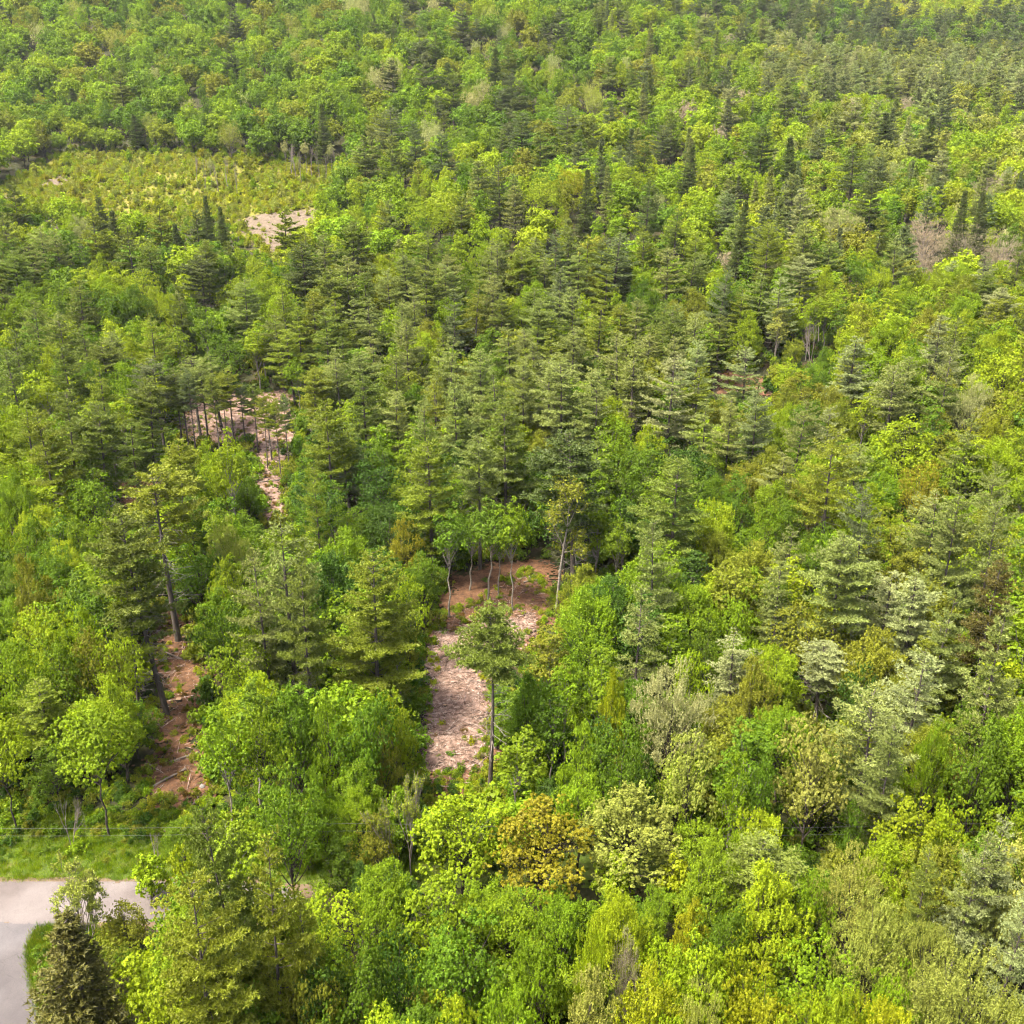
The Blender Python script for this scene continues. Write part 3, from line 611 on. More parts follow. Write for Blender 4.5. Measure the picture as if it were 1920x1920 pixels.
TREES = [   # kind, variant, x, y, height, width, turn, tint, label
('maple',4,-35.45,68.89,13.09,8.62,3.04,'bright','wide bright maple over the shaded road bank at left'),
('pale',0,26.44,42.89,14.00,7.32,2.43,'paleolive','large pale olive fine-leaved tree in the bottom right corner'),
('maple',3,23.89,64.21,15.00,7.69,4.35,'paleolive','large pale yellow-green maple in front of the right-hand pines'),
('maple',2,2.21,60.92,10.00,8.53,1.28,'orange','rounded golden-olive maple, the most golden crown in the front row'),
('bigpine',1,-13.80,84.57,20.00,10.80,5.39,'limepine','broad drooping pine left of the central clearing'),
('spruce',0,-25.67,44.38,15.00,8.12,0.38,'brownpine','dark olive-brown spruce beside the road bend at lower left'),
('bigpine',0,-18.06,42.51,20.00,7.73,3.56,'limepine','big bright pine in the lower left corner right of the road'),
('maple',0,-3.48,46.67,12.00,6.81,5.6,'green','dense dark-green maple filling the bottom centre'),
('poplar',2,9.32,62.19,10.50,8.45,2.71,'paleolive','broad pale yellow-green tree right of the golden maple in front'),
('maple',0,-4.02,61.21,10.00,8.15,4.82,'lime','round yellow-green maple standing just left of the golden-olive one'),
('maple',0,38.36,65.80,15.00,6.10,1.67,'green','dark green round maple at the right edge level with the clearing foot'),
('maple',1,-17.05,59.24,14.00,6.04,4.43,'green','round green maple above the lower-left pine group'),
('pine',3,-36.81,88.21,24.00,8.12,6.09,'pine','the one green pine behind the clearing, far left'),
('pine',6,-14.54,44.94,20.00,4.51,3.2,'limepine','pine leaning on the right of the lower-left pine group'),
('pale',0,23.45,49.40,12.00,6.02,0.31,'paleolive','left one of two pale yellow-green fine-leaved trees in the bottom strip, far right'),
('lonepine',0,-2.11,75.32,19.48,8.63,2.04,'pine','lone flat-crowned pine with long trunk standing in the clearing'),
('pale',0,14.15,73.56,15.00,7.37,2.42,'silver','pale silvery-green fine-leaved tree on the right of the clearing'),
('birch',1,-23.74,66.89,15.00,4.85,3.59,'bright','bright leafy tree right of the red-brown dirt track'),
('maple',3,-19.37,42.42,12.00,6.37,5.56,'lime','bright lime maple in front of the big pine at bottom left'),
('poplar',2,17.69,51.50,12.00,5.48,4.44,'lime','feathery lime-green tree right of centre above the bottom maples'),
('pine',1,-20.00,82.46,20.00,5.67,4.39,'pine','the one green pine level with the lone pine, left'),
('pine',8,-40.60,103.76,22.88,10.26,0.78,'limepine','tall pine with long bare trunk at the head of the dirt track'),
('pine',5,30.96,49.68,17.00,5.25,0.77,'silverpine','silvery pine at the right edge, upper of the lower-right pair'),
('thin',0,-31.38,55.04,10.00,4.82,2.79,'paleolive','scraggly half-leafless tree standing in front of the pale road'),
('maple',3,14.60,66.07,13.00,6.15,1.7,'paleolive','the one pale yellow-green round-crowned tree level with the clearing foot, right'),
('pine',7,42.28,120.24,22.00,8.84,5.84,'limepine','the one bright green pine beyond the aspen, right'),
('maple',1,8.64,67.01,14.00,5.76,2.21,'green','the one mid-green round-crowned tree level with the clearing foot, right of centre'),
('maple',1,18.55,45.61,12.00,5.69,4.64,'bright','left one of two bright green round-crowned trees in the bottom strip, right'),
('maple',0,1.98,46.42,12.00,4.41,6.27,'bright','right one of two bright green round-crowned trees in the bottom strip, right of centre'),
('maple',4,-43.78,69.40,11.57,6.87,5.8,'lime','bright yellow-green maple at the left edge above the road'),
('pine',1,20.42,111.60,21.00,9.97,3.42,'pine','right one of two green pines beyond the aspen, right of centre'),
('maple',1,31.42,89.71,13.00,8.42,2.6,'olive','the one olive round-crowned tree level with the lone pine, right'),
('maple',0,-12.92,70.53,14.00,6.00,1.64,'green','the one mid-green round-crowned tree level with the clearing foot, left of centre'),
('pine',3,8.14,116.18,23.00,10.29,4.14,'darkpine','dark broad pine right behind the tall slim aspen'),
('maple',3,-20.64,68.35,14.00,5.85,5.95,'bright','left one of two bright green round-crowned trees level with the clearing foot, left'),
('maple',1,-12.63,43.71,12.00,3.90,0.22,'olive','right one of two olive round-crowned trees in the bottom strip, left'),
('aspen',0,5.75,112.06,19.01,6.36,0.0,'olive','tall slim aspen with pale bare trunk and sparse top at the clearing edge'),
('birch',0,0.14,70.25,10.50,4.87,2.88,'bright','low bright birch at the foot of the lone pine'),
('bigpine',1,-16.82,46.14,21.00,6.21,5.61,'pine','tall pine behind the big lower-left pine, its tip highest'),
('maple',0,-9.80,44.82,12.00,5.46,2.13,'green','the one mid-green round-crowned tree in the bottom strip, left of centre'),
('maple',0,14.96,42.93,12.00,5.13,6.17,'yellow','the one yellow round-crowned tree in the bottom strip, right'),
('pine',2,42.12,73.32,20.00,5.62,4.91,'palepine','right one of two pale green pines level with the lone pine, far right'),
('pine',3,34.75,90.75,20.00,7.82,6.06,'palepine','pale green pine behind the clearing, right, third from left'),
('maple',2,30.03,60.75,11.00,5.80,3.44,'lime','lime-green round-crowned tree in the front row, far right, first from left'),
('bigpine',1,48.05,97.11,22.00,8.84,2.05,'palepine','pale green pine behind the clearing, far right, second from left'),
('pine',4,39.64,79.71,19.00,5.28,2.11,'palepine','left one of two pale green pines level with the lone pine, far right'),
('maple',2,11.89,44.84,12.00,5.29,5.05,'lime','lime-green round-crowned tree in the bottom strip, right, first from left'),
('birch',1,0.14,112.03,16.31,5.38,4.82,'bright','bright green slender tree behind the clearing, right of centre, first from left'),
('pine',0,-0.74,130.23,22.00,9.10,3.71,'pine','green pine level with the cleared strip, left of centre, sixth from left'),
('birch',1,-7.99,110.17,15.71,5.98,5.0,'green','mid-green slender tree behind the clearing, left of centre, second from left'),
('poplar',2,4.34,42.65,12.00,3.83,5.13,'paleolive','the one pale yellow-green feathery tree in the bottom strip, right of centre'),
('pine',6,15.71,94.22,20.00,6.63,2.25,'palepine','the one pale green pine behind the clearing, right of centre'),
('pine',6,25.63,154.59,21.00,9.67,0.74,'silverpine','the one silvery pine level with the cleared strip, right of centre'),
('maple',1,-27.00,84.45,12.00,6.43,4.06,'bright','left one of two bright green round-crowned trees level with the lone pine, left'),
('pine',6,-25.00,86.45,20.00,5.90,1.09,'palepine','the one pale green pine behind the clearing, left'),
('pine',0,-10.83,119.74,21.00,9.18,4.36,'limepine','pine with layered boughs and visible trunk behind the clearing'),
('pine',5,11.79,82.91,17.00,6.78,3.77,'palepine','the one pale green pine level with the lone pine, right of centre'),
('maple',1,-38.23,83.24,13.00,5.55,0.91,'lime','lime-green round-crowned tree level with the lone pine, far left, fourth from left'),
('pine',7,51.99,95.83,22.00,6.41,1.7,'palepine','pale green pine behind the clearing, far right, third from left'),
('pine',1,7.72,153.23,21.00,11.36,5.05,'palepine','pale green pine level with the cleared strip, right of centre, fifth from left'),
('maple',0,0.45,40.68,13.00,4.62,3.83,'bright','left one of two bright green round-crowned trees in the bottom strip, right of centre'),
('thin',1,-8.41,62.36,11.00,5.07,2.24,'olive','half-bare spindly tree with fanned grey branches below the clearing'),
('poplar',0,8.18,91.07,14.00,7.38,1.44,'bright','the one bright green feathery tree level with the lone pine, right of centre'),
('pine',0,46.66,84.57,20.00,5.79,3.12,'brownpine','brownish pine near the right edge'),
('maple',1,-21.54,255.32,14.00,14.93,5.21,'lime','the one lime-green round-crowned tree level with the meadow, left of centre'),
('poplar',1,8.16,42.70,12.00,4.80,2.9,'yellow','the one yellow feathery tree in the bottom strip, right of centre'),
('poplar',1,-0.18,52.21,9.00,5.21,1.93,'bright','right one of two bright green feathery trees in the bottom strip, left of centre'),
('poplar',1,33.80,65.68,14.00,3.05,2.22,'bright','left one of two bright green feathery trees level with the clearing foot, far right'),
('birch',0,-39.84,129.68,18.19,5.47,3.5,'lime','slender leafy birch with two pale trunks below the cleared strip'),
('pine',6,-23.15,89.88,22.00,8.28,4.59,'palepine','broad pine right of the two-trunked birch'),
('maple',2,60.81,145.13,14.00,10.51,1.42,'lime','lime-green round-crowned tree level with the cleared strip, far right, first from left'),
('pine',3,-60.89,134.69,20.00,8.21,4.53,'pine','green pine level with the cleared strip, far left, sixth from left'),
('maple',2,66.40,134.77,14.00,8.68,5.9,'bright','the one bright green round-crowned tree beyond the aspen, far right'),
('pine',1,-65.31,128.13,21.00,7.85,0.06,'limepine','the one bright green pine beyond the aspen, far left'),
('birch',0,3.53,73.79,12.00,4.32,5.18,'green','the one mid-green slender tree level with the clearing foot, right of centre'),
('pine',7,30.82,46.23,15.00,3.68,1.59,'silverpine','the one silvery pine in the bottom strip, far right'),
('maple',0,-58.91,126.91,13.00,8.64,0.13,'bright','round bright maple left of the tall bare-trunked pine'),
('poplar',2,-51.23,94.33,16.00,5.82,4.7,'olive','olive-grey drooping tree near the left edge'),
('birch',1,4.93,76.92,14.00,4.70,5.38,'bright','green birch just right of the clearing'),
('maple',3,7.09,271.02,14.00,12.86,2.35,'lime','the one lime-green round-crowned tree level with the meadow, right of centre'),
('maple',3,-47.09,86.59,14.00,7.62,5.08,'lime','lime-green round-crowned tree level with the lone pine, far left, second from left'),
('maple',3,-45.98,79.07,14.00,6.07,4.6,'bright','bright green round-crowned tree level with the lone pine, far left, second from left'),
('poplar',2,29.98,53.39,12.00,6.38,5.47,'olive','the one olive feathery tree in the front row, far right'),
('pine',1,-26.66,133.96,21.00,8.56,1.28,'limepine','bright green pine level with the cleared strip, left, third from left'),
('pine',7,41.62,103.68,20.00,5.94,4.21,'bluepine','the one bluish-green pine behind the clearing, far right'),
('maple',0,13.54,49.81,11.00,3.93,1.23,'green','the one mid-green round-crowned tree in the bottom strip, right'),
('birch',1,-3.17,114.55,14.99,6.87,2.67,'green','mid-green slender tree behind the clearing, left of centre, fourth from left'),
('maple',1,-30.68,91.96,12.00,6.32,3.1,'green','the one mid-green round-crowned tree level with the lone pine, left'),
('maple',1,-19.68,132.06,14.00,8.93,5.91,'deep','the one deep green round-crowned tree beyond the aspen, left of centre'),
('maple',2,-43.60,81.06,13.00,5.69,6.06,'bright','bright green round-crowned tree level with the lone pine, far left, third from left'),
('poplar',0,7.16,49.78,11.00,3.93,4.99,'lime','lime-green feathery tree in the bottom strip, right of centre, third from left'),
('pine',0,28.92,62.43,16.00,4.17,5.52,'palepine','pale pine just right of the large yellow-green maple'),
('maple',1,59.40,131.55,13.00,7.36,2.3,'orange','round golden maple among green trees at right'),
('poplar',2,23.15,79.40,12.00,4.84,4.72,'olive','the one olive feathery tree level with the lone pine, right'),
('pine',6,72.50,158.60,21.00,7.00,5.98,'palepine','pale green pine level with the cleared strip, far right, third from left'),
('grey',0,113.52,248.06,13.00,15.96,3.98,'grey','broad leafless greyish-pink tree on the upper right slope'),
('poplar',1,21.08,40.66,13.00,4.31,4.04,'yellow','the one yellow feathery tree in the bottom strip, far right'),
('pine',8,31.49,85.47,10.55,6.24,4.66,'silverpine','pale pine standing behind the large yellow-green maple'),
('birch',2,17.16,62.44,14.00,2.73,1.08,'bright','the one bright green slender tree level with the clearing foot, right'),
('pine',7,62.23,154.31,19.00,9.67,1.81,'palepine','pale green pine level with the cleared strip, far right, first from left'),
('pine',1,-43.65,77.95,11.15,6.29,4.19,'limepine','the one bright green pine level with the clearing foot, far left'),
('pine',5,-39.31,87.03,18.00,5.96,2.56,'limepine','the one bright green pine behind the clearing, far left'),
('maple',0,-16.00,71.45,13.00,4.20,3.29,'bright','right one of two bright green round-crowned trees level with the clearing foot, left'),
('maple',0,87.98,169.92,15.00,12.45,5.77,'lime','lime-green round-crowned tree level with the cleared strip, far right, second from left'),
('maple',2,-8.74,51.98,9.00,4.08,3.89,'bright','the one bright green round-crowned tree in the bottom strip, left of centre'),
('birch',1,13.13,113.36,13.00,5.13,1.82,'bright','bright green slender tree behind the clearing, right of centre, second from left'),
('maple',0,16.62,40.62,13.00,4.31,2.09,'lime','lime-green round-crowned tree in the bottom strip, right, third from left'),
('maple',0,-60.35,109.04,15.00,5.93,2.35,'bright','bright green round-crowned tree behind the clearing, far left, first from left'),
('maple',2,-10.24,73.47,12.00,4.07,3.75,'lime','lime maple beside the clearing, left side'),
('pale',0,85.71,262.92,14.00,12.60,2.12,'silver','pale silvery round tree on the upper right slope'),
('poplar',1,19.35,59.86,10.00,4.52,4.07,'lime','the one lime-green feathery tree in the front row, right'),
('poplar',1,3.55,52.21,9.00,4.10,3.86,'bright','bright green feathery tree in the bottom strip, right of centre, first from left'),
('pine',0,40.76,87.07,16.53,8.16,2.36,'silverpine','large silvery pine with bare trunk at right, tallest of its group'),
('pine',2,59.30,167.03,19.00,11.30,3.98,'silverpine','silvery broad pine behind the right-hand pine stand'),
('pale',0,10.66,41.63,12.00,3.77,4.86,'paleolive','the one pale yellow-green fine-leaved tree in the bottom strip, right'),
('pine',4,-58.65,142.91,14.31,7.05,3.77,'pine','green pine level with the cleared strip, far left, eighth from left'),
('poplar',2,-14.95,63.71,11.00,3.44,4.46,'bright','narrow feathery light-green tree left of the half-bare spindly one'),
('pine',5,-65.84,152.24,20.00,7.63,0.06,'limepine','right one of two bright green pines level with the cleared strip, far left'),
('maple',2,-11.62,44.67,11.00,4.30,2.43,'deep','the one deep green round-crowned tree in the bottom strip, left'),
('maple',0,24.78,94.10,12.00,5.56,5.67,'bright','the one bright green round-crowned tree level with the lone pine, right'),
('maple',2,5.49,68.92,12.00,4.10,5.86,'bright','the one bright green round-crowned tree level with the clearing foot, right of centre'),
('pine',8,-4.49,123.96,20.00,7.29,3.99,'palepine','pine with bare grey lower branches behind the clearing'),
('pine',0,-74.89,161.03,20.00,8.01,3.1,'pine','green pine level with the cleared strip, far left, fourth from left'),
('maple',2,-13.16,60.33,7.00,3.75,2.92,'green','the one mid-green round-crowned tree in the front row, left of centre'),
('pine',6,-83.33,158.72,20.00,8.54,6.13,'pine','green pine level with the cleared strip, far left, second from left'),
('maple',2,-10.84,61.74,8.00,3.81,0.06,'olive','the one olive round-crowned tree in the front row, left of centre'),
('maple',1,16.77,134.95,14.00,8.30,3.31,'green','right one of two mid-green round-crowned trees beyond the aspen, right of centre'),
('pine',7,-24.09,111.80,20.00,4.67,5.17,'limepine','right one of two bright green pines beyond the aspen, left'),
('pine',2,29.03,93.93,15.00,6.10,4.87,'palepine','pale green pine behind the clearing, right, first from left'),
('birch',1,18.81,61.66,14.00,2.49,4.7,'green','right one of two mid-green slender trees level with the clearing foot, right'),
('pine',0,-23.59,151.54,20.00,8.68,2.56,'pine','green pine level with the cleared strip, left of centre, second from left'),
('pine',5,99.39,298.41,20.00,14.05,2.19,'darkpine','right one of two dark green pines on the top hillside, right'),
('poplar',2,18.59,40.09,13.00,3.97,5.59,'lime','the one lime-green feathery tree in the bottom strip, right'),
('maple',0,38.21,60.26,11.00,4.53,0.09,'lime','lime-green round-crowned tree in the front row, far right, third from left'),
('pine',6,42.70,173.15,16.00,9.28,0.13,'silverpine','silvery pine level with the cleared strip, right, second from left'),
('maple',2,-2.72,41.06,12.00,4.05,5.99,'lime','right one of two lime-green round-crowned trees in the bottom strip, left of centre'),
('pine',6,-40.55,345.13,19.00,14.94,1.27,'bluepine','the one bluish-green pine on the top hillside, left of centre'),
('pine',0,-8.24,146.02,20.00,7.98,2.75,'palepine','pale green pine level with the cleared strip, left of centre, eighth from left'),
('sapling',0,7.99,59.68,6.00,3.73,2.84,'lime','small lime sapling between the golden maple and broad pale tree'),
('maple',1,32.82,78.80,12.00,4.05,3.4,'deep','the one deep green round-crowned tree level with the lone pine, far right'),
('pine',5,-3.13,150.61,21.00,9.48,2.91,'pine','green pine level with the cleared strip, left of centre, fifth from left'),
('pine',5,20.61,160.80,20.00,9.12,4.78,'palepine','pale green pine level with the cleared strip, right of centre, twelfth from left'),
('sapling',0,-28.86,60.89,5.00,2.96,0.72,'lime','the one lime-green sapling in the front row, far left'),
('maple',3,-13.27,70.17,11.00,3.47,4.08,'bright','the one bright green round-crowned tree level with the clearing foot, left of centre'),
('spruce',2,84.08,305.52,20.00,8.76,5.04,'darkpine','right one of two dark green spruces on the top hillside, right'),
('pine',3,-57.35,144.75,20.00,6.65,4.41,'pine','green pine level with the cleared strip, far left, ninth from left'),
('maple',3,-12.07,96.87,13.00,5.69,5.64,'lime','the one lime-green round-crowned tree behind the clearing, left of centre'),
('maple',1,-7.21,47.11,11.00,3.78,4.45,'deep','the one deep green round-crowned tree in the bottom strip, left of centre'),
('maple',0,34.31,61.20,10.00,4.18,5.02,'lime','lime-green round-crowned tree in the front row, far right, second from left'),
('pine',1,76.98,316.35,20.00,11.50,3.44,'darkpine','left one of two dark green pines on the top hillside, right'),
('maple',0,33.74,281.59,14.00,11.82,4.76,'lime','the one lime-green round-crowned tree on the top hillside, right of centre'),
('pine',6,-3.17,264.94,20.00,8.65,1.41,'darkpine','the one dark green pine level with the meadow, left of centre'),
('maple',3,20.76,52.44,11.00,3.71,6.06,'bright','right one of two bright green round-crowned trees in the bottom strip, right'),
('pine',8,-60.95,161.54,17.37,7.34,3.21,'bluepine','slim pine with bare trunk left of the pale cleared strip'),
('maple',0,-28.41,55.26,5.00,3.54,3.32,'olive','right one of two olive round-crowned trees in the bottom strip, far left'),
('birch',2,4.19,84.32,13.00,5.34,2.86,'olive','the one olive slender tree level with the lone pine, right of centre'),
('maple',1,38.36,110.44,13.00,5.34,2.25,'green','the one mid-green round-crowned tree behind the clearing, right'),
('spruce',1,49.62,284.24,20.00,7.74,0.9,'darkpine','left one of two dark green spruces on the top hillside, right'),
('pine',6,33.25,250.79,20.00,8.51,4.53,'darkpine','the one dark green pine level with the meadow, right of centre'),
('dead',0,-37.84,66.99,6.12,2.71,5.89,'grey','bare white dead tree forking above the road bank at left'),
('spruce',2,127.21,346.60,20.00,10.38,4.03,'darkpine','left one of two dark green spruces on the top hillside, far right'),
('pine',6,22.71,223.78,19.00,13.31,1.16,'bluepine','right one of two bluish-green pines level with the meadow, right of centre'),
('poplar',1,5.15,46.16,12.00,2.36,4.33,'lime','lime-green feathery tree in the bottom strip, right of centre, first from left'),
('pale',0,-34.92,110.28,14.00,5.33,2.64,'paleolive','the one pale yellow-green fine-leaved tree behind the clearing, left'),
('pale',1,26.59,46.96,12.00,4.10,1.26,'paleolive','right one of two pale yellow-green fine-leaved trees in the bottom strip, far right'),
('maple',3,26.69,62.39,9.00,2.98,4.08,'green','right one of two mid-green round-crowned trees in the front row, right'),
('maple',3,61.60,321.41,14.00,13.41,1.74,'lime','the one lime-green round-crowned tree on the top hillside, right'),
('maple',2,-54.19,112.66,13.00,6.11,4.1,'bright','bright green round-crowned tree behind the clearing, far left, second from left'),
('pine',1,38.09,145.39,18.00,6.69,0.9,'silverpine','silvery pine level with the cleared strip, right, third from left'),
('pine',7,43.62,141.47,18.00,6.54,6.12,'palepine','pale green pine level with the cleared strip, right, third from left'),
('spruce',0,53.07,233.69,20.00,6.50,3.02,'darkpine','the one dark green spruce level with the meadow, right'),
('maple',2,-19.20,72.48,13.00,5.20,4.9,'green','the one mid-green round-crowned tree level with the clearing foot, left'),
('poplar',0,-66.45,119.74,16.00,5.70,5.2,'bright','the one bright green feathery tree beyond the aspen, far left'),
('pine',3,-68.63,215.38,18.00,9.39,4.54,'darkpine','left one of two dark green pines below the bare soil patch, left'),
('maple',0,15.95,146.91,14.00,8.50,2.45,'bright','the one bright green round-crowned tree level with the cleared strip, right of centre'),
('spruce',2,136.75,340.75,20.00,9.52,4.97,'darkpine','right one of two dark green spruces on the top hillside, far right'),
('grey',0,7.11,47.09,11.00,2.06,2.71,'grey','small leafless grey-purple tree at the bottom right of centre'),
('poplar',2,-14.09,113.77,12.00,5.49,5.27,'orange','small golden-olive tree left behind the clearing'),
('pine',1,3.31,323.60,19.00,10.36,1.63,'bluepine','bluish-green pine on the top hillside, right of centre, second from left'),
('pine',7,29.54,50.11,16.00,3.53,0.58,'palepine','the one pale green pine in the front row, far right'),
('maple',3,32.64,115.59,13.00,5.21,1.79,'bright','the one bright green round-crowned tree behind the clearing, right'),
('pine',5,-29.07,163.04,20.00,8.32,5.85,'palepine','pale green pine level with the cleared strip, left of centre, first from left'),
('grey',1,105.33,254.52,13.00,12.52,5.68,'grey','grey leafless tree level with the meadow, far right, second from left'),
('pine',4,13.07,150.15,20.00,7.30,6.23,'palepine','pale green pine level with the cleared strip, right of centre, tenth from left'),
('poplar',2,8.71,74.49,14.00,3.13,3.48,'yellow','yellow-leaved slender tree right of the clearing'),
('pine',0,-67.34,139.46,20.00,7.25,0.03,'pine','green pine level with the cleared strip, far left, third from left'),
('pine',6,-19.99,163.04,20.00,7.40,1.68,'pine','green pine level with the cleared strip, left of centre, third from left'),
('pine',7,17.56,344.09,19.00,11.34,2.88,'bluepine','bluish-green pine on the top hillside, right of centre, third from left'),
('pine',0,27.07,50.11,14.00,3.02,0.24,'pine','single dark young pine wedged between pale trees at lower right'),
('pine',0,33.05,142.05,18.00,6.15,6.08,'palepine','pale green pine level with the cleared strip, right, second from left'),
('maple',1,17.58,281.07,13.00,11.81,4.64,'yellow','the one yellow round-crowned tree on the top hillside, right of centre'),
('pine',6,-13.07,139.66,20.00,6.06,2.03,'palepine','pale green pine level with the cleared strip, left of centre, fifth from left'),
('pale',0,78.23,159.42,15.00,7.72,0.08,'silver','the one silvery fine-leaved tree level with the cleared strip, far right'),
('maple',2,31.68,126.07,13.00,5.60,2.71,'green','left one of two mid-green round-crowned trees beyond the aspen, right'),
('spruce',0,17.91,257.83,20.00,6.54,2.14,'darkpine','the one dark green spruce level with the meadow, right of centre'),
('pine',8,-55.51,161.44,15.92,3.86,3.98,'bluepine','slim bare-trunked pine screening the pale cleared strip, fourth from left'),
('pine',1,2.21,157.84,20.00,7.19,3.88,'palepine','pale green pine level with the cleared strip, right of centre, first from left'),
('maple',3,-41.44,83.24,13.00,5.81,3.93,'olive','the one olive round-crowned tree level with the lone pine, far left'),
('pine',6,-68.75,183.78,18.00,8.20,4.39,'limepine','the one bright green pine below the bare soil patch, far left'),
('pine',0,-46.42,220.98,18.00,10.55,4.6,'darkpine','right one of two dark green pines below the bare soil patch, left'),
('pine',0,-56.72,204.83,18.00,8.79,5.34,'palepine','the one pale green pine below the bare soil patch, left'),
('pine',6,43.65,207.23,19.00,6.24,5.76,'bluepine','the one bluish-green pine below the bare soil patch, right'),
('pine',2,-88.28,199.91,18.00,10.12,0.05,'pine','green pine below the bare soil patch, far left, sixth from left'),
('pine',8,-38.89,153.48,14.95,3.53,4.63,'limepine','slim bare-trunked pine screening the pale cleared strip, twelfth from left'),
('birch',2,7.84,78.32,14.00,4.51,0.48,'bright','left one of two bright green slender trees level with the lone pine, right of centre'),
('poplar',0,53.50,151.96,14.00,6.99,4.73,'olive','olive feathery tree level with the cleared strip, right, fifth from left'),
('pine',1,48.12,328.38,19.00,9.37,2.39,'bluepine','bluish-green pine on the top hillside, right of centre, fourth from left'),
('pine',4,-11.29,193.54,19.00,7.06,2.76,'bluepine','the one bluish-green pine below the bare soil patch, left of centre'),
('maple',0,9.79,46.03,11.00,4.40,3.32,'lime','right one of two lime-green round-crowned trees in the bottom strip, right of centre'),
('maple',1,8.49,40.26,12.00,3.99,1.49,'lime','left one of two lime-green round-crowned trees in the bottom strip, right of centre'),
('maple',2,-33.26,100.72,13.00,4.64,4.5,'lime','the one lime-green round-crowned tree behind the clearing, left'),
('maple',0,21.51,59.63,8.00,2.88,0.07,'green','left one of two mid-green round-crowned trees in the front row, right'),
('poplar',0,25.82,110.85,12.00,5.37,3.16,'olive','left one of two olive feathery trees behind the clearing, right'),
('pine',4,56.09,202.85,18.00,7.80,3.31,'silverpine','left one of two silvery pines below the bare soil patch, right'),
('grey',1,120.17,243.23,12.00,10.47,2.8,'grey','grey leafless tree level with the meadow, far right, fourth from left'),
('grey',1,140.40,301.45,12.00,9.52,1.06,'grey','grey leafless tree level with the meadow, far right, third from left'),
('pine',5,-28.53,193.23,18.00,8.57,4.59,'palepine','pale green pine below the bare soil patch, left of centre, third from left'),
('pine',8,-49.62,164.71,15.06,5.24,2.54,'limepine','slim bare-trunked pine screening the pale cleared strip, eighth from left'),
('pine',8,-51.12,161.06,15.37,3.67,2.21,'pine','slim bare-trunked pine screening the pale cleared strip, sixth from left'),
('pine',1,32.04,164.77,20.00,8.38,3.57,'silverpine','silvery pine level with the cleared strip, right, first from left'),
('maple',0,37.72,120.25,13.00,5.74,5.43,'green','right one of two mid-green round-crowned trees beyond the aspen, right'),
('spruce',1,-108.12,261.99,15.00,6.69,4.32,'darkpine','left one of two dark green spruces level with the meadow, far left'),
('pine',0,94.47,265.46,20.00,8.43,5.35,'darkpine','the one dark green pine level with the meadow, far right'),
('sapling',1,-26.09,60.44,6.00,2.93,4.15,'lime','the one lime-green sapling in the front row, left'),
('pine',5,-90.15,235.31,18.00,9.12,1.14,'pine','green pine level with the meadow, far left, second from left'),
('maple',1,-21.67,119.37,13.00,6.07,0.13,'green','the one mid-green round-crowned tree behind the clearing, left of centre'),
('pine',7,-93.61,190.19,18.00,8.44,6.22,'pine','green pine below the bare soil patch, far left, fourth from left'),
('poplar',1,-12.67,63.73,9.00,3.46,0.62,'bright','light green young tree beside the half-bare spindly one'),
('birch',2,55.20,199.91,12.71,4.98,2.03,'paleolive','pale-trunked birch with thin top at right, left of a leaning one'),
('poplar',2,7.95,104.85,10.00,5.79,6.05,'olive','the one olive feathery tree behind the clearing, right of centre'),
('maple',2,-15.27,42.57,11.00,4.16,1.59,'green','left one of two mid-green round-crowned trees in the bottom strip, left'),
('pine',4,25.56,194.75,18.00,7.56,2.36,'palepine','pale green pine below the bare soil patch, right of centre, fifth from left'),
('maple',1,20.24,88.07,11.00,4.44,3.8,'green','the one mid-green round-crowned tree level with the lone pine, right'),
('pine',2,0.00,390.47,19.00,9.92,5.11,'bluepine','bluish-green pine on the top hillside, right of centre, first from left'),
('pine',3,-46.45,125.81,18.00,5.92,1.99,'limepine','left one of two bright green pines beyond the aspen, left'),
('maple',0,22.60,43.23,12.00,3.87,5.66,'bright','the one bright green round-crowned tree in the bottom strip, far right'),
('maple',0,14.50,46.07,11.00,3.72,4.16,'lime','lime-green round-crowned tree in the bottom strip, right, second from left'),
('pine',4,9.54,207.62,19.00,7.05,5.62,'bluepine','the one bluish-green pine below the bare soil patch, right of centre'),
('pine',7,62.87,117.86,18.00,5.25,5.83,'palepine','pale green pine beyond the aspen, far right, third from left'),
('pine',3,5.28,193.23,18.00,7.50,6.2,'palepine','pale green pine below the bare soil patch, right of centre, first from left'),
('maple',2,-43.91,87.68,14.00,4.95,5.77,'lime','lime-green round-crowned tree level with the lone pine, far left, third from left'),
('pine',1,-12.96,46.14,14.00,3.35,5.07,'limepine','the one bright green pine in the bottom strip, left'),
('sapling',0,12.50,59.68,6.00,3.32,5.71,'yellow','small bright yellow sapling at the right foot of the broad pale tree'),
('spruce',1,-6.20,412.38,20.00,8.32,2.62,'darkpine','the one dark green spruce on the top hillside, left of centre'),
('maple',1,-12.59,48.62,10.00,4.23,5.83,'green','right one of two mid-green round-crowned trees in the bottom strip, left'),
('spruce',2,-81.56,265.46,15.00,5.36,1.7,'darkpine','dark green spruce level with the meadow, left, second from left'),
('maple',3,17.38,81.45,12.00,4.68,5.5,'lime','the one lime-green round-crowned tree level with the lone pine, right'),
('maple',3,-45.62,78.30,10.00,4.56,3.03,'green','left one of two mid-green round-crowned trees level with the clearing foot, far left'),
('spruce',2,-82.20,245.11,15.00,5.92,3.08,'darkpine','dark green spruce level with the meadow, left, first from left'),
('dead',0,62.21,198.59,9.72,4.63,1.32,'grey','bare white leaning tree on the right slope'),
('pine',8,-42.25,158.09,13.61,3.08,3.21,'limepine','slim bare-trunked pine screening the pale cleared strip, eleventh from left'),
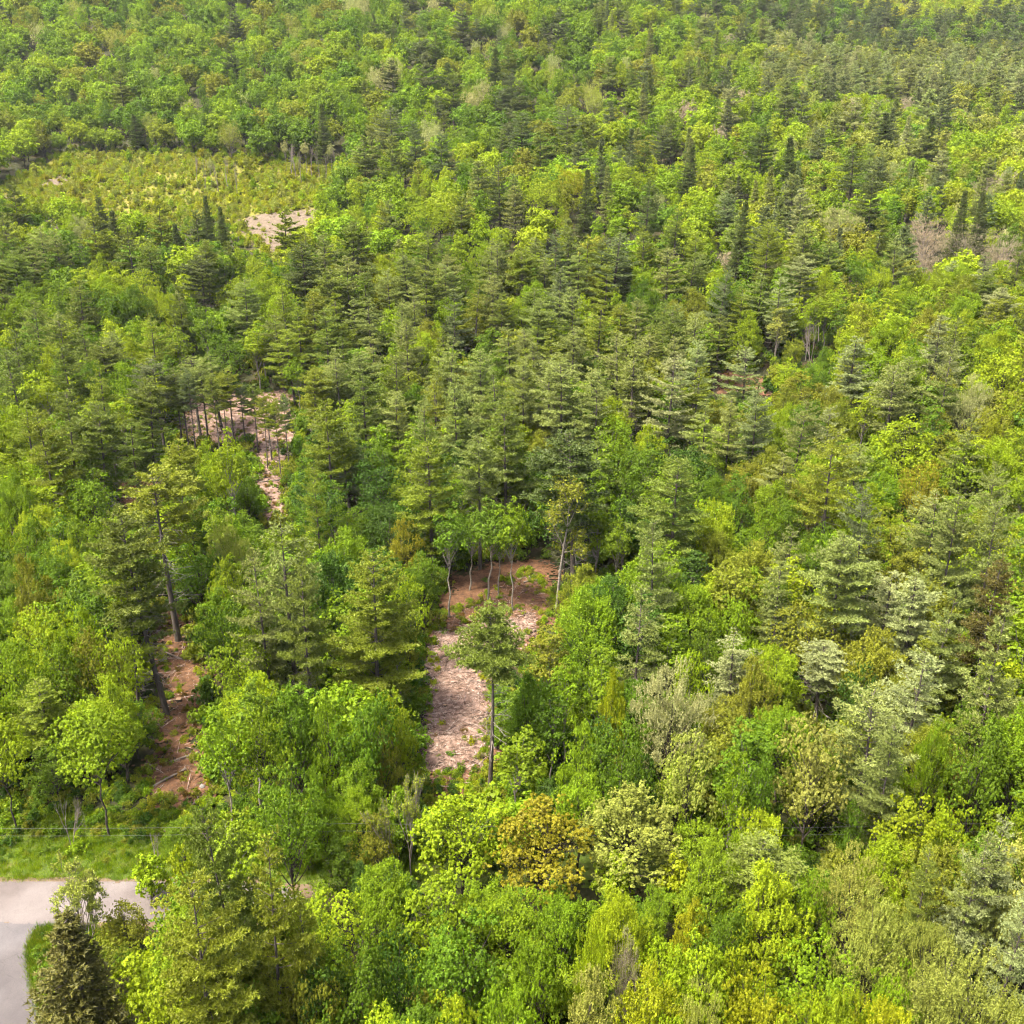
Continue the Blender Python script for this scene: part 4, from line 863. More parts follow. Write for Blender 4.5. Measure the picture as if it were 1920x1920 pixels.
('poplar',2,12.29,51.46,9.00,2.95,6.21,'yellow','the one yellow feathery tree in the bottom strip, right'),
('spruce',2,-166.17,393.46,12.00,9.23,1.69,'darkpine','left one of two dark green spruces on the top hillside, far left'),
('maple',1,84.03,157.17,13.00,7.20,4.6,'lime','lime-green round-crowned tree level with the cleared strip, far right, third from left'),
('grey',1,100.41,241.01,11.00,8.59,6.14,'grey','grey leafless tree level with the meadow, far right, first from left'),
('pine',4,9.68,226.98,19.00,7.35,5.35,'bluepine','left one of two bluish-green pines level with the meadow, right of centre'),
('spruce',2,-74.65,256.55,15.00,5.20,6.25,'darkpine','dark green spruce level with the meadow, left, third from left'),
('pine',4,-69.20,202.09,18.00,5.01,1.51,'pine','green pine below the bare soil patch, left, first from left'),
('pine',8,-45.49,164.81,12.59,4.14,2.05,'pine','slim bare-trunked pine screening the pale cleared strip, tenth from left'),
('pine',8,-54.60,166.18,15.16,5.85,2.78,'palepine','slim bare-trunked pine screening the pale cleared strip, fifth from left'),
('maple',2,30.95,141.32,12.00,4.94,6.14,'bright','the one bright green round-crowned tree beyond the aspen, right'),
('spruce',0,-63.45,342.46,20.00,7.41,2.75,'darkpine','the one dark green spruce on the top hillside, left'),
('maple',2,42.78,76.70,12.00,4.46,1.3,'green','the one mid-green round-crowned tree level with the clearing foot, far right'),
('spruce',1,-129.90,357.16,12.00,6.99,5.55,'darkpine','right one of two dark green spruces on the top hillside, far left'),
('spruce',0,-99.88,253.07,15.00,6.09,5.58,'darkpine','right one of two dark green spruces level with the meadow, far left'),
('pale',1,-112.92,262.14,10.00,6.99,0.2,'silver','the one silvery fine-leaved tree level with the meadow, far left'),
('maple',0,76.81,150.64,12.00,5.04,1.21,'yellow','small yellow maple near the right edge'),
('pine',1,-69.33,223.27,18.00,8.47,1.01,'pine','green pine below the bare soil patch, left, second from left'),
('pine',8,-38.41,157.68,14.12,3.26,5.17,'bluepine','slim bare-trunked pine screening the pale cleared strip, last from left'),
('maple',3,-90.17,179.73,14.00,6.56,2.34,'bright','the one bright green round-crowned tree level with the cleared strip, far left'),
('pine',1,-54.22,173.72,14.53,8.34,2.13,'pine','bare-trunked pine in front of the pale strip, the widest of them'),
('maple',0,17.45,60.02,9.00,2.89,5.86,'bright','the one bright green round-crowned tree in the front row, right'),
('maple',2,-46.91,141.42,12.00,4.95,1.71,'lime','left one of two lime-green round-crowned trees beyond the aspen, left'),
('maple',2,-42.15,73.96,6.00,5.37,0.79,'green','right one of two mid-green round-crowned trees level with the clearing foot, far left'),
('dead',1,-29.25,63.81,4.51,1.40,5.12,'grey','thin bare dead stem left of the lower-left pines'),
('maple',3,14.86,181.25,13.00,7.15,3.81,'green','the one mid-green round-crowned tree level with the cleared strip, right of centre'),
('dead',1,-59.43,325.05,10.52,3.73,2.42,'silver',"pale spindly trunk at the meadow's far tree line, eighth from left, below the dark spruce"),
('dead',1,-95.64,316.30,10.21,3.64,2.44,'silver',"pale spindly trunk at the meadow's far tree line, second from left, above the meadow middle"),
('dead',1,-91.41,315.45,10.29,3.63,0.76,'silver',"pale spindly trunk at the meadow's far tree line, fourth from left, above the meadow middle"),
('dead',1,-65.51,332.64,10.73,3.81,2.8,'silver',"pale spindly trunk at the meadow's far tree line, sixth from left, below the dark spruce"),
('dead',1,-89.31,319.15,10.34,3.67,4.14,'silver',"pale spindly trunk at the meadow's far tree line, fifth from left, above the meadow middle"),
('spruce',2,110.53,250.11,20.00,6.39,0.87,'darkpine','left one of two dark green spruces level with the meadow, far right'),
('pine',4,66.35,134.95,18.00,6.28,1.64,'palepine','pale green pine beyond the aspen, far right, second from left'),
('maple',1,-43.51,133.97,13.00,6.46,4.83,'lime','right one of two lime-green round-crowned trees beyond the aspen, left'),
('dead',1,-98.95,320.06,10.41,3.67,3.26,'silver',"pale spindly trunk at the meadow's far tree line, first from left, above the meadow middle"),
('pine',8,-57.09,169.85,15.42,7.49,6.27,'palepine','bare-trunked pine in front of the pale strip, the brightest of them'),
('poplar',2,-11.14,71.29,9.00,3.30,5.37,'olive','the one olive feathery tree level with the clearing foot, left of centre'),
('dead',1,-67.39,325.76,10.53,2.72,4.55,'silver',"pale spindly trunk at the meadow's far tree line, fourth from left, below the dark spruce"),
('dead',1,-57.03,333.77,10.78,2.78,0.6,'silver',"pale spindly trunk at the meadow's far tree line, tenth from left, below the dark spruce"),
('spruce',0,115.45,248.39,20.00,6.35,1.43,'darkpine','right one of two dark green spruces level with the meadow, far right'),
('dead',1,-85.31,314.34,10.22,2.63,5.22,'silver',"pale spindly trunk at the meadow's far tree line, sixth from left, above the meadow middle"),
('dead',1,-69.72,329.15,10.61,3.77,5.9,'silver',"pale spindly trunk at the meadow's far tree line, third from left, below the dark spruce"),
('pine',8,-58.71,164.23,14.95,5.41,3.34,'pine','slim bare-trunked pine screening the pale cleared strip, second from left'),
('maple',2,-23.11,173.85,13.00,7.88,1.87,'bright','the one bright green round-crowned tree level with the cleared strip, left of centre'),
('dead',1,-71.90,332.56,10.65,3.80,3.4,'silver',"pale spindly trunk at the meadow's far tree line, second from left, below the dark spruce"),
('dead',1,-62.28,329.76,10.62,2.75,1.37,'silver',"pale spindly trunk at the meadow's far tree line, seventh from left, below the dark spruce"),
('pine',8,-57.32,163.38,13.86,4.47,1.75,'palepine','slim bare-trunked pine screening the pale cleared strip, third from left'),
('poplar',2,32.72,50.71,12.00,4.69,3.88,'paleolive','the one pale yellow-green feathery tree in the bottom strip, far right'),
('pine',8,-47.87,166.04,12.41,3.79,5.73,'bluepine','slim bare-trunked pine screening the pale cleared strip, ninth from left'),
('birch',1,-59.69,337.45,10.79,3.86,2.43,'silver',"pale spindly trunk at the meadow's far tree line, ninth from left, below the dark spruce"),
('maple',2,11.60,70.87,8.00,3.29,4.1,'deep','the one deep green round-crowned tree level with the clearing foot, right of centre'),
('birch',1,-67.61,335.78,10.80,3.84,1.79,'silver',"pale spindly trunk at the meadow's far tree line, fifth from left, below the dark spruce"),
('birch',1,-94.42,319.47,10.29,2.67,0.27,'silver',"pale spindly trunk at the meadow's far tree line, third from left, above the meadow middle"),
('birch',1,-74.05,335.71,10.73,2.79,0.28,'silver',"pale spindly trunk at the meadow's far tree line, first from left, below the dark spruce"),
('pine',8,-42.32,161.68,11.18,4.26,5.26,'darkpine','small dark pine standing alone on the pale cleared strip'),
('birch',1,-5.76,117.55,12.14,6.35,1.18,'green','mid-green slender tree behind the clearing, left of centre, third from left'),
('birch',1,-1.78,115.61,12.31,4.87,2.95,'green','mid-green slender tree behind the clearing, left of centre, fifth from left'),
('pine',0,41.65,81.99,14.04,6.25,0.42,'limepine','drooping bright pine right of the large silvery one'),
('birch',0,-73.59,215.09,11.00,3.54,1.93,'silver','the one silvery slender tree below the bare soil patch, left'),
('pine',8,-51.06,165.87,13.16,3.59,0.99,'palepine','slim bare-trunked pine screening the pale cleared strip, seventh from left'),
('spruce',0,37.13,66.67,9.00,2.68,4.85,'rust','small rusty brown spruce among green trees at right'),
('sapling',2,-29.91,56.03,3.50,2.79,4.4,'olive','the one olive sapling in the bottom strip, far left'),
('maple',3,-61.86,136.39,13.00,7.58,5.63,'green','the one mid-green round-crowned tree beyond the aspen, far left'),
('maple',2,-26.30,88.61,13.00,5.00,1.06,'bright','right one of two bright green round-crowned trees level with the lone pine, left'),
('poplar',0,-11.63,94.33,7.00,3.56,6.03,'olive','the one olive feathery tree level with the lone pine, left of centre'),
('poplar',2,14.24,54.97,10.87,5.72,4.01,'bright','right one of two bright green feathery trees in the front row, right'),
('pine',6,35.47,73.77,16.32,6.88,5.53,'silverpine','the one silvery pine level with the lone pine, far right'),
('maple',2,-4.91,52.26,10.25,6.80,1.13,'lime','left one of two lime-green round-crowned trees in the bottom strip, left of centre'),
('birch',1,-20.18,56.63,12.62,5.98,5.99,'bright','the one bright green slender tree in the front row, left'),
('poplar',0,35.51,82.97,12.92,6.98,6.26,'olive','left one of two olive feathery trees level with the lone pine, far right'),
('pine',7,28.99,66.18,16.46,7.37,3.07,'palepine','the one pale green pine level with the clearing foot, far right'),
('pale',0,24.21,54.44,10.97,5.63,6.06,'paleolive','the one pale yellow-green fine-leaved tree in the front row, far right'),
('maple',1,-12.61,51.99,9.25,6.50,1.69,'lime','the one lime-green round-crowned tree in the bottom strip, left'),
('birch',0,26.24,97.83,14.83,6.68,0.82,'olive','left one of two olive slender trees behind the clearing, right'),
('poplar',1,25.97,82.66,11.60,6.27,3.78,'lime','the one lime-green feathery tree level with the lone pine, right'),
('poplar',2,-36.65,76.50,11.52,6.10,1.29,'lime','the one lime-green feathery tree level with the clearing foot, far left'),
('birch',2,18.68,65.16,13.89,5.83,5.35,'green','left one of two mid-green slender trees level with the clearing foot, right'),
('maple',0,-16.38,118.66,12.33,8.93,3.29,'deep','the one deep green round-crowned tree behind the clearing, left of centre'),
('poplar',1,-9.22,55.00,9.41,4.60,5.46,'bright','the one bright green feathery tree in the front row, left of centre'),
('poplar',0,-19.98,97.33,14.99,7.56,3.69,'deep','the one deep green feathery tree behind the clearing, left'),
('poplar',1,-10.89,105.73,11.06,5.86,3.31,'green','the one mid-green feathery tree behind the clearing, left of centre'),
('birch',0,-51.30,192.07,14.90,6.60,1.59,'lime','lime-green slender tree below the bare soil patch, left, second from left'),
('poplar',2,48.97,199.79,12.61,7.42,1.47,'lime','left one of two lime-green feathery trees below the bare soil patch, right'),
('birch',1,-46.33,95.01,14.53,6.44,4.06,'green','mid-green slender tree behind the clearing, far left, second from left'),
('maple',0,-57.54,192.64,12.30,9.33,3.85,'green','left one of two mid-green round-crowned trees level with the cleared strip, left'),
('birch',2,15.88,85.33,13.45,5.46,2.74,'bright','right one of two bright green slender trees level with the lone pine, right of centre'),
('pine',3,-34.50,164.31,16.44,7.43,0.28,'limepine','bright green pine level with the cleared strip, left, second from left'),
('poplar',0,27.15,56.42,10.26,5.18,1.34,'lime','the one lime-green feathery tree in the front row, far right'),
('pine',5,17.31,188.54,19.82,10.64,5.74,'limepine','bright green pine below the bare soil patch, right of centre, second from left'),
('pine',2,77.91,174.08,18.99,9.07,4.56,'silverpine','silvery pine below the bare soil patch, far right, first from left'),
('poplar',0,20.05,94.44,12.72,6.77,2.73,'bright','the one bright green feathery tree behind the clearing, right'),
('pine',1,41.13,192.94,15.15,7.14,5.35,'pine','right one of two green pines below the bare soil patch, right'),
('pine',5,-11.16,171.38,19.08,9.82,0.18,'palepine','pale green pine level with the cleared strip, left of centre, sixth from left'),
('pine',6,22.08,83.76,12.14,6.50,3.93,'silverpine','the one silvery pine level with the lone pine, right'),
('poplar',2,1.75,78.11,11.30,5.56,4.52,'green','the one mid-green feathery tree level with the lone pine, right of centre'),
('pine',1,-36.84,187.09,18.74,9.13,5.98,'pine','green pine below the bare soil patch, left, fourth from left'),
('poplar',0,-6.03,42.08,9.93,5.81,5.0,'green','the one mid-green feathery tree in the bottom strip, left of centre'),
('birch',1,-22.92,72.54,13.75,5.77,4.59,'green','the one mid-green slender tree level with the clearing foot, left'),
('poplar',1,14.76,60.96,8.02,4.86,1.14,'bright','left one of two bright green feathery trees in the front row, right'),
('poplar',2,-13.18,66.36,9.27,5.08,0.18,'bright','the one bright green feathery tree level with the clearing foot, left of centre'),
('maple',1,49.35,114.56,12.72,9.17,5.35,'olive','left one of two olive round-crowned trees behind the clearing, far right'),
('pine',6,57.78,224.14,18.93,8.67,4.44,'limepine','bright green pine level with the meadow, right, second from left'),
('poplar',0,-21.05,47.40,11.64,6.28,2.22,'bright','the one bright green feathery tree in the bottom strip, left'),
('pine',1,33.59,215.81,18.92,9.32,5.73,'palepine','pale green pine below the bare soil patch, right of centre, sixth from left'),
('pine',0,-19.32,178.00,19.91,8.39,3.51,'palepine','pale green pine below the bare soil patch, left of centre, seventh from left'),
('poplar',2,36.90,52.33,14.33,8.30,1.91,'paleolive','the one pale yellow-green feathery tree in the front row, far right'),
('pine',5,38.56,233.30,19.14,9.90,5.91,'pine','right one of two green pines level with the meadow, right of centre'),
('poplar',1,-27.23,64.47,5.55,3.26,5.54,'green','the one mid-green feathery tree in the front row, left'),
('poplar',1,71.55,135.74,14.72,7.33,2.28,'lime','right one of two lime-green feathery trees beyond the aspen, far right'),
('pine',4,39.77,92.69,15.59,7.63,5.26,'silverpine','the one silvery pine behind the clearing, far right'),
('poplar',1,26.27,115.00,14.10,6.88,4.16,'lime','the one lime-green feathery tree behind the clearing, right'),
('birch',2,-62.94,198.13,14.90,6.45,1.85,'green','mid-green slender tree below the bare soil patch, left, first from left'),
('maple',2,48.16,105.66,11.41,7.96,0.82,'olive','right one of two olive round-crowned trees behind the clearing, far right'),
('birch',0,31.96,101.14,12.72,6.03,1.42,'lime','right one of two lime-green slender trees behind the clearing, right'),
('poplar',1,-20.79,108.16,13.33,7.60,3.12,'bright','the one bright green feathery tree behind the clearing, left of centre'),
('pine',0,10.73,177.84,18.34,9.38,5.39,'palepine','pale green pine level with the cleared strip, right of centre, sixth from left'),
('maple',2,-4.59,189.78,13.36,9.77,2.23,'green','the one mid-green round-crowned tree level with the cleared strip, left of centre'),
('pine',4,14.18,217.93,19.73,8.30,1.49,'palepine','pale green pine below the bare soil patch, right of centre, fourth from left'),
('poplar',1,44.76,91.43,14.02,7.18,0.43,'olive','right one of two olive feathery trees level with the lone pine, far right'),
('poplar',0,-80.28,206.43,14.95,8.65,4.58,'green','right one of two mid-green feathery trees below the bare soil patch, far left'),
('birch',2,49.94,82.18,14.88,7.12,4.64,'bright','right one of two bright green slender trees level with the lone pine, far right'),
('pine',4,19.28,210.26,18.54,7.81,0.46,'limepine','bright green pine below the bare soil patch, right of centre, third from left'),
('pine',3,-36.78,230.20,17.90,8.37,0.62,'pine','green pine level with the meadow, left of centre, first from left'),
('pine',0,65.99,226.70,18.92,8.78,0.05,'palepine','left one of two pale green pines level with the meadow, right'),
('pine',2,-34.12,192.74,19.49,8.79,5.2,'limepine','bright green pine below the bare soil patch, left, fourth from left'),
('poplar',0,42.57,67.40,14.15,7.24,6.02,'bright','right one of two bright green feathery trees level with the clearing foot, far right'),
('poplar',0,-68.63,168.85,14.17,7.57,2.41,'bright','the one bright green feathery tree level with the cleared strip, far left'),
('pine',7,12.53,194.73,19.59,8.42,3.98,'palepine','pale green pine below the bare soil patch, right of centre, third from left'),
('pine',1,-42.69,185.05,15.82,8.43,4.03,'limepine','bright green pine level with the cleared strip, left, first from left'),
('maple',1,-21.67,51.89,10.18,7.08,1.61,'olive','left one of two olive round-crowned trees in the bottom strip, left'),
('poplar',1,5.48,64.18,9.74,4.99,2.35,'bright','the one bright green feathery tree in the front row, right of centre'),
('pine',5,-7.60,198.19,19.04,8.31,0.03,'limepine','the one bright green pine below the bare soil patch, left of centre'),
('birch',1,-40.81,180.57,12.81,5.32,1.78,'bright','the one bright green slender tree level with the cleared strip, left'),
('poplar',1,23.95,72.07,11.14,6.20,4.24,'bright','right one of two bright green feathery trees level with the clearing foot, right'),
('poplar',0,35.83,124.21,12.98,6.63,4.34,'bright','left one of two bright green feathery trees beyond the aspen, right'),
('pine',3,-107.54,210.09,19.68,9.32,4.27,'pine','green pine below the bare soil patch, far left, second from left'),
('birch',0,52.83,91.25,14.50,6.82,1.65,'bright','left one of two bright green slender trees level with the lone pine, far right'),
('maple',2,51.58,168.88,12.24,9.92,1.51,'olive','the one olive round-crowned tree level with the cleared strip, right'),
('pine',6,87.22,222.20,18.24,9.75,3.2,'palepine','the one pale green pine level with the meadow, far right'),
('birch',1,-37.64,113.80,14.07,5.61,6.18,'bright','the one bright green slender tree behind the clearing, left'),
('pine',1,-19.00,207.85,19.26,10.21,5.24,'pine','green pine below the bare soil patch, left of centre, second from left'),
('pine',5,-74.45,142.40,16.85,7.61,5.82,'limepine','left one of two bright green pines level with the cleared strip, far left'),
('pine',3,-37.30,206.37,19.59,9.42,0.01,'pine','green pine below the bare soil patch, left, fifth from left'),
('birch',1,18.49,69.53,12.67,4.85,1.56,'olive','the one olive slender tree level with the clearing foot, right'),
('birch',0,62.28,202.21,14.13,5.61,3.73,'lime','lime-green slender tree below the bare soil patch, right, first from left'),
('maple',0,-53.16,117.85,10.63,8.38,4.01,'bright','bright green round-crowned tree behind the clearing, far left, third from left'),
('birch',0,68.49,126.34,13.45,5.58,0.94,'bright','bright green slender tree beyond the aspen, far right, second from left'),
('maple',2,79.91,154.55,11.50,8.45,3.56,'olive','the one olive round-crowned tree level with the cleared strip, far right'),
('poplar',0,74.40,189.57,13.59,7.87,5.1,'lime','lime-green feathery tree below the bare soil patch, far right, second from left'),
('birch',1,-28.95,127.79,13.38,6.20,3.63,'deep','deep green slender tree beyond the aspen, left, first from left'),
('birch',1,21.00,138.62,13.48,6.23,0.28,'green','right one of two mid-green slender trees beyond the aspen, right of centre'),
('pine',0,32.38,183.57,19.80,8.43,0.58,'pine','green pine below the bare soil patch, right of centre, fifth from left'),
('birch',2,-63.57,123.13,12.65,6.00,1.57,'lime','right one of two lime-green slender trees beyond the aspen, far left'),
('pine',2,-31.16,207.58,18.86,8.20,1.48,'pine','green pine below the bare soil patch, left of centre, first from left'),
('poplar',0,36.03,69.38,11.24,6.02,3.61,'olive','right one of two olive feathery trees level with the clearing foot, far right'),
('pine',7,51.71,109.39,17.17,7.43,3.43,'palepine','pale green pine behind the clearing, far right, first from left'),
('pine',4,-0.27,181.18,17.74,8.35,1.58,'palepine','pale green pine level with the cleared strip, left of centre, tenth from left'),
('pine',3,63.25,212.58,17.22,8.21,5.22,'silverpine','right one of two silvery pines below the bare soil patch, right'),
('pine',7,-81.32,224.74,18.14,8.99,5.43,'pine','green pine level with the meadow, far left, third from left'),
('birch',1,25.12,127.67,14.12,6.39,2.7,'green','the one mid-green slender tree beyond the aspen, right'),
('poplar',1,-59.49,101.87,11.44,6.13,4.75,'green','left one of two mid-green feathery trees behind the clearing, far left'),
('maple',2,68.64,144.69,12.21,8.28,0.35,'olive','the one olive round-crowned tree beyond the aspen, far right'),
('birch',2,20.82,102.39,12.87,5.36,2.32,'deep','the one deep green slender tree behind the clearing, right'),
('maple',0,25.88,141.86,11.97,9.49,0.74,'deep','right one of two deep green round-crowned trees beyond the aspen, right of centre'),
('birch',0,-57.83,114.26,12.89,5.48,4.04,'green','mid-green slender tree behind the clearing, far left, first from left'),
('pine',3,2.41,216.47,19.01,8.04,1.42,'limepine','bright green pine below the bare soil patch, right of centre, first from left'),
('poplar',2,7.35,52.55,8.89,4.67,4.56,'lime','lime-green feathery tree in the bottom strip, right of centre, second from left'),
('pine',2,85.75,234.18,19.97,8.41,0.22,'limepine','the one bright green pine level with the meadow, far right'),
('pine',1,-18.19,151.08,17.22,8.35,3.77,'palepine','pale green pine level with the cleared strip, left of centre, fourth from left'),
('poplar',0,15.84,100.49,14.36,7.91,0.29,'bright','the one bright green feathery tree behind the clearing, right of centre'),
('pine',4,30.18,146.73,15.94,7.05,1.38,'palepine','pale green pine level with the cleared strip, right, first from left'),
('poplar',1,11.25,56.50,5.62,3.10,3.7,'bright','bright green feathery tree in the bottom strip, right of centre, third from left'),
('poplar',1,10.97,98.15,11.63,6.70,5.78,'deep','the one deep green feathery tree behind the clearing, right of centre'),
('pine',1,-4.35,165.32,19.15,9.19,2.59,'palepine','pale green pine level with the cleared strip, left of centre, ninth from left'),
('birch',0,-66.58,191.41,13.42,6.44,3.54,'bright','left one of two bright green slender trees below the bare soil patch, left'),
('maple',0,-97.67,210.68,13.64,11.15,2.95,'bright','the one bright green round-crowned tree below the bare soil patch, far left'),
('birch',0,20.25,128.97,12.62,5.34,2.46,'bright','right one of two bright green slender trees beyond the aspen, right of centre'),
('maple',3,-28.08,48.90,8.32,6.18,4.61,'olive','left one of two olive round-crowned trees in the bottom strip, far left'),
('pine',1,66.01,158.58,18.28,8.06,2.63,'palepine','pale green pine level with the cleared strip, far right, second from left'),
('birch',1,-8.26,136.34,14.36,5.73,5.3,'deep','deep green slender tree beyond the aspen, left of centre, third from left'),
('birch',2,78.51,203.90,13.70,6.26,0.68,'lime','lime-green slender tree below the bare soil patch, far right, first from left'),
('maple',1,85.96,176.11,13.99,10.10,0.81,'bright','the one bright green round-crowned tree level with the cleared strip, far right'),
('pine',4,52.30,208.10,16.88,8.09,0.71,'palepine','pale green pine below the bare soil patch, right, third from left'),
('pine',6,19.33,172.46,19.53,9.29,0.27,'palepine','pale green pine level with the cleared strip, right of centre, eleventh from left'),
('birch',1,-20.49,140.67,14.72,5.67,2.04,'green','left one of two mid-green slender trees beyond the aspen, left of centre'),
('poplar',2,59.10,110.53,14.49,8.51,2.45,'olive','the one olive feathery tree behind the clearing, far right'),
('birch',0,66.83,173.48,14.46,6.02,3.54,'bright','bright green slender tree level with the cleared strip, far right, first from left'),
('pine',4,-108.47,223.53,17.13,8.99,2.8,'pine','green pine below the bare soil patch, far left, third from left'),
('pine',6,30.53,229.32,17.52,7.98,4.07,'limepine','right one of two bright green pines level with the meadow, right of centre'),
('birch',1,-80.68,162.96,14.21,6.72,0.74,'lime','lime-green slender tree level with the cleared strip, far left, first from left'),
('maple',3,-82.75,218.82,12.97,10.57,2.34,'lime','the one lime-green round-crowned tree below the bare soil patch, far left'),
('poplar',0,48.86,153.26,13.38,7.96,3.97,'green','mid-green feathery tree level with the cleared strip, right, first from left'),
('birch',0,66.40,203.78,13.92,5.71,1.5,'lime','lime-green slender tree below the bare soil patch, right, second from left'),
('pine',7,-46.52,192.65,16.05,8.24,5.7,'pine','green pine below the bare soil patch, left, third from left'),
('pine',5,-45.96,198.34,19.27,8.29,5.29,'limepine','bright green pine below the bare soil patch, left, first from left'),
('maple',2,-16.49,90.35,13.26,9.93,3.04,'bright','the one bright green round-crowned tree level with the lone pine, left of centre'),
('pine',6,-20.17,201.07,17.13,8.96,5.18,'palepine','pale green pine below the bare soil patch, left of centre, ninth from left'),
('poplar',1,33.82,132.82,12.19,7.06,4.8,'olive','olive feathery tree beyond the aspen, right, first from left'),
('pine',4,-43.16,228.64,16.60,8.07,5.03,'palepine','the one pale green pine level with the meadow, left'),
('birch',0,-15.82,142.83,14.69,5.82,3.77,'bright','bright green slender tree beyond the aspen, left of centre, second from left'),
('pine',6,-117.94,233.49,19.64,8.66,1.09,'pine','green pine level with the meadow, far left, first from left'),
('poplar',0,30.34,41.69,9.74,5.54,2.06,'olive','the one olive feathery tree in the bottom strip, far right'),
('birch',2,69.06,151.62,12.92,5.12,3.78,'green','right one of two mid-green slender trees level with the cleared strip, far right'),
('pine',5,33.81,106.61,13.72,6.62,0.21,'palepine','pale green pine behind the clearing, right, second from left'),
('birch',0,13.41,88.46,13.84,5.80,4.03,'deep','the one deep green slender tree level with the lone pine, right of centre'),
('birch',2,97.14,196.04,14.36,6.81,2.87,'olive','olive slender tree below the bare soil patch, far right, third from left'),
('pine',5,39.48,218.16,16.32,8.59,5.31,'pine','left one of two green pines below the bare soil patch, right'),
('birch',2,51.84,135.04,13.89,5.86,3.66,'bright','bright green slender tree beyond the aspen, far right, first from left'),
('pine',4,-77.80,175.30,18.80,7.93,5.97,'pine','green pine level with the cleared strip, far left, fifth from left'),
('poplar',1,-18.21,186.80,14.81,8.80,3.86,'lime','the one lime-green feathery tree level with the cleared strip, left of centre'),
('pine',5,30.06,158.19,17.21,8.04,2.1,'limepine','the one bright green pine level with the cleared strip, right'),
('poplar',1,-55.32,103.81,12.69,6.71,2.21,'green','right one of two mid-green feathery trees behind the clearing, far left'),
('pine',7,-86.63,184.73,17.23,8.88,4.03,'pine','green pine below the bare soil patch, far left, fifth from left'),
('pine',7,-26.85,211.93,16.21,7.52,2.98,'palepine','pale green pine below the bare soil patch, left of centre, fifth from left'),
('pine',0,-22.32,217.35,17.19,8.88,2.92,'palepine','pale green pine below the bare soil patch, left of centre, eighth from left'),
('pine',6,-20.17,233.09,15.29,7.71,0.53,'pine','green pine level with the meadow, left of centre, second from left'),
('poplar',2,-32.76,96.98,10.71,5.96,0.37,'bright','the one bright green feathery tree level with the lone pine, left'),
('pine',2,111.61,218.36,17.94,8.64,1.93,'pine','green pine below the bare soil patch, far right, third from left'),
('poplar',1,39.10,138.47,12.15,6.05,6.01,'olive','olive feathery tree beyond the aspen, right, second from left'),
('pine',5,-13.10,154.36,17.63,7.62,2.39,'limepine','bright green pine level with the cleared strip, left of centre, first from left'),
('poplar',2,9.69,54.47,5.46,3.57,0.48,'bright','bright green feathery tree in the bottom strip, right of centre, second from left'),
('poplar',2,44.42,111.04,13.68,7.76,2.45,'bright','the one bright green feathery tree behind the clearing, far right'),
('pine',3,17.93,55.48,10.90,6.24,0.2,'pine','the one green pine in the front row, right'),
('birch',2,-98.95,200.39,14.27,6.71,0.86,'bright','bright green slender tree below the bare soil patch, far left, first from left'),
('birch',0,-84.36,203.81,14.83,5.71,5.05,'green','mid-green slender tree below the bare soil patch, far left, fourth from left'),
('poplar',2,83.62,209.32,14.43,7.97,0.23,'bright','bright green feathery tree below the bare soil patch, far right, first from left'),
('poplar',2,89.62,190.38,13.98,8.26,0.04,'lime','lime-green feathery tree below the bare soil patch, far right, fourth from left'),
('poplar',1,81.65,217.78,13.40,6.84,4.48,'lime','lime-green feathery tree below the bare soil patch, far right, first from left'),
('poplar',0,4.24,148.94,11.09,6.27,6.25,'olive','the one olive feathery tree beyond the aspen, right of centre'),
('poplar',1,-39.60,134.52,9.32,4.71,5.91,'green','the one mid-green feathery tree beyond the aspen, left'),
('birch',2,77.24,141.93,12.92,5.27,3.72,'lime','lime-green slender tree beyond the aspen, far right, second from left'),
('pine',6,-22.77,196.84,16.00,6.78,4.1,'palepine','pale green pine below the bare soil patch, left of centre, sixth from left'),
('birch',1,-27.30,116.93,13.68,5.52,4.57,'green','right one of two mid-green slender trees behind the clearing, left'),
('pine',2,13.99,230.65,19.83,8.62,0.56,'palepine','pale green pine level with the meadow, right of centre, second from left'),
('birch',0,-102.10,233.77,14.22,6.56,5.38,'green','right one of two mid-green slender trees level with the meadow, far left'),
('pine',0,-13.63,209.85,17.69,7.54,1.95,'palepine','pale green pine below the bare soil patch, left of centre, tenth from left'),
('pine',4,-2.87,222.33,17.83,8.51,4.64,'palepine','pale green pine below the bare soil patch, left of centre, thirteenth from left'),
('poplar',1,-6.71,38.28,12.71,6.61,3.47,'lime','the one lime-green feathery tree in the bottom strip, left of centre'),
('birch',1,-15.60,99.69,13.86,5.46,0.15,'green','mid-green slender tree behind the clearing, left of centre, first from left'),
('pine',5,48.44,204.49,15.31,7.20,0.57,'limepine','the one bright green pine below the bare soil patch, right'),
('maple',1,-62.36,216.21,12.78,9.29,2.82,'lime','lime-green round-crowned tree below the bare soil patch, left, first from left'),
('pine',4,36.93,128.50,15.31,6.97,0.76,'palepine','the one pale green pine beyond the aspen, right'),
('pine',6,49.23,143.67,15.69,7.28,2.74,'silverpine','silvery pine level with the cleared strip, right, fourth from left'),
('poplar',2,48.05,120.74,13.61,7.26,4.01,'lime','left one of two lime-green feathery trees beyond the aspen, far right'),
('birch',1,50.25,125.93,13.37,5.84,3.88,'green','the one mid-green slender tree beyond the aspen, far right'),
('pine',6,-89.72,172.08,18.56,8.07,5.51,'pine','green pine level with the cleared strip, far left, first from left'),
('poplar',0,39.27,210.91,12.57,6.85,2.05,'olive','the one olive feathery tree below the bare soil patch, right'),
('birch',2,59.27,101.48,14.17,6.27,4.45,'green','the one mid-green slender tree behind the clearing, far right'),
('maple',0,-50.11,214.02,13.28,9.03,5.98,'lime','lime-green round-crowned tree below the bare soil patch, left, fourth from left'),
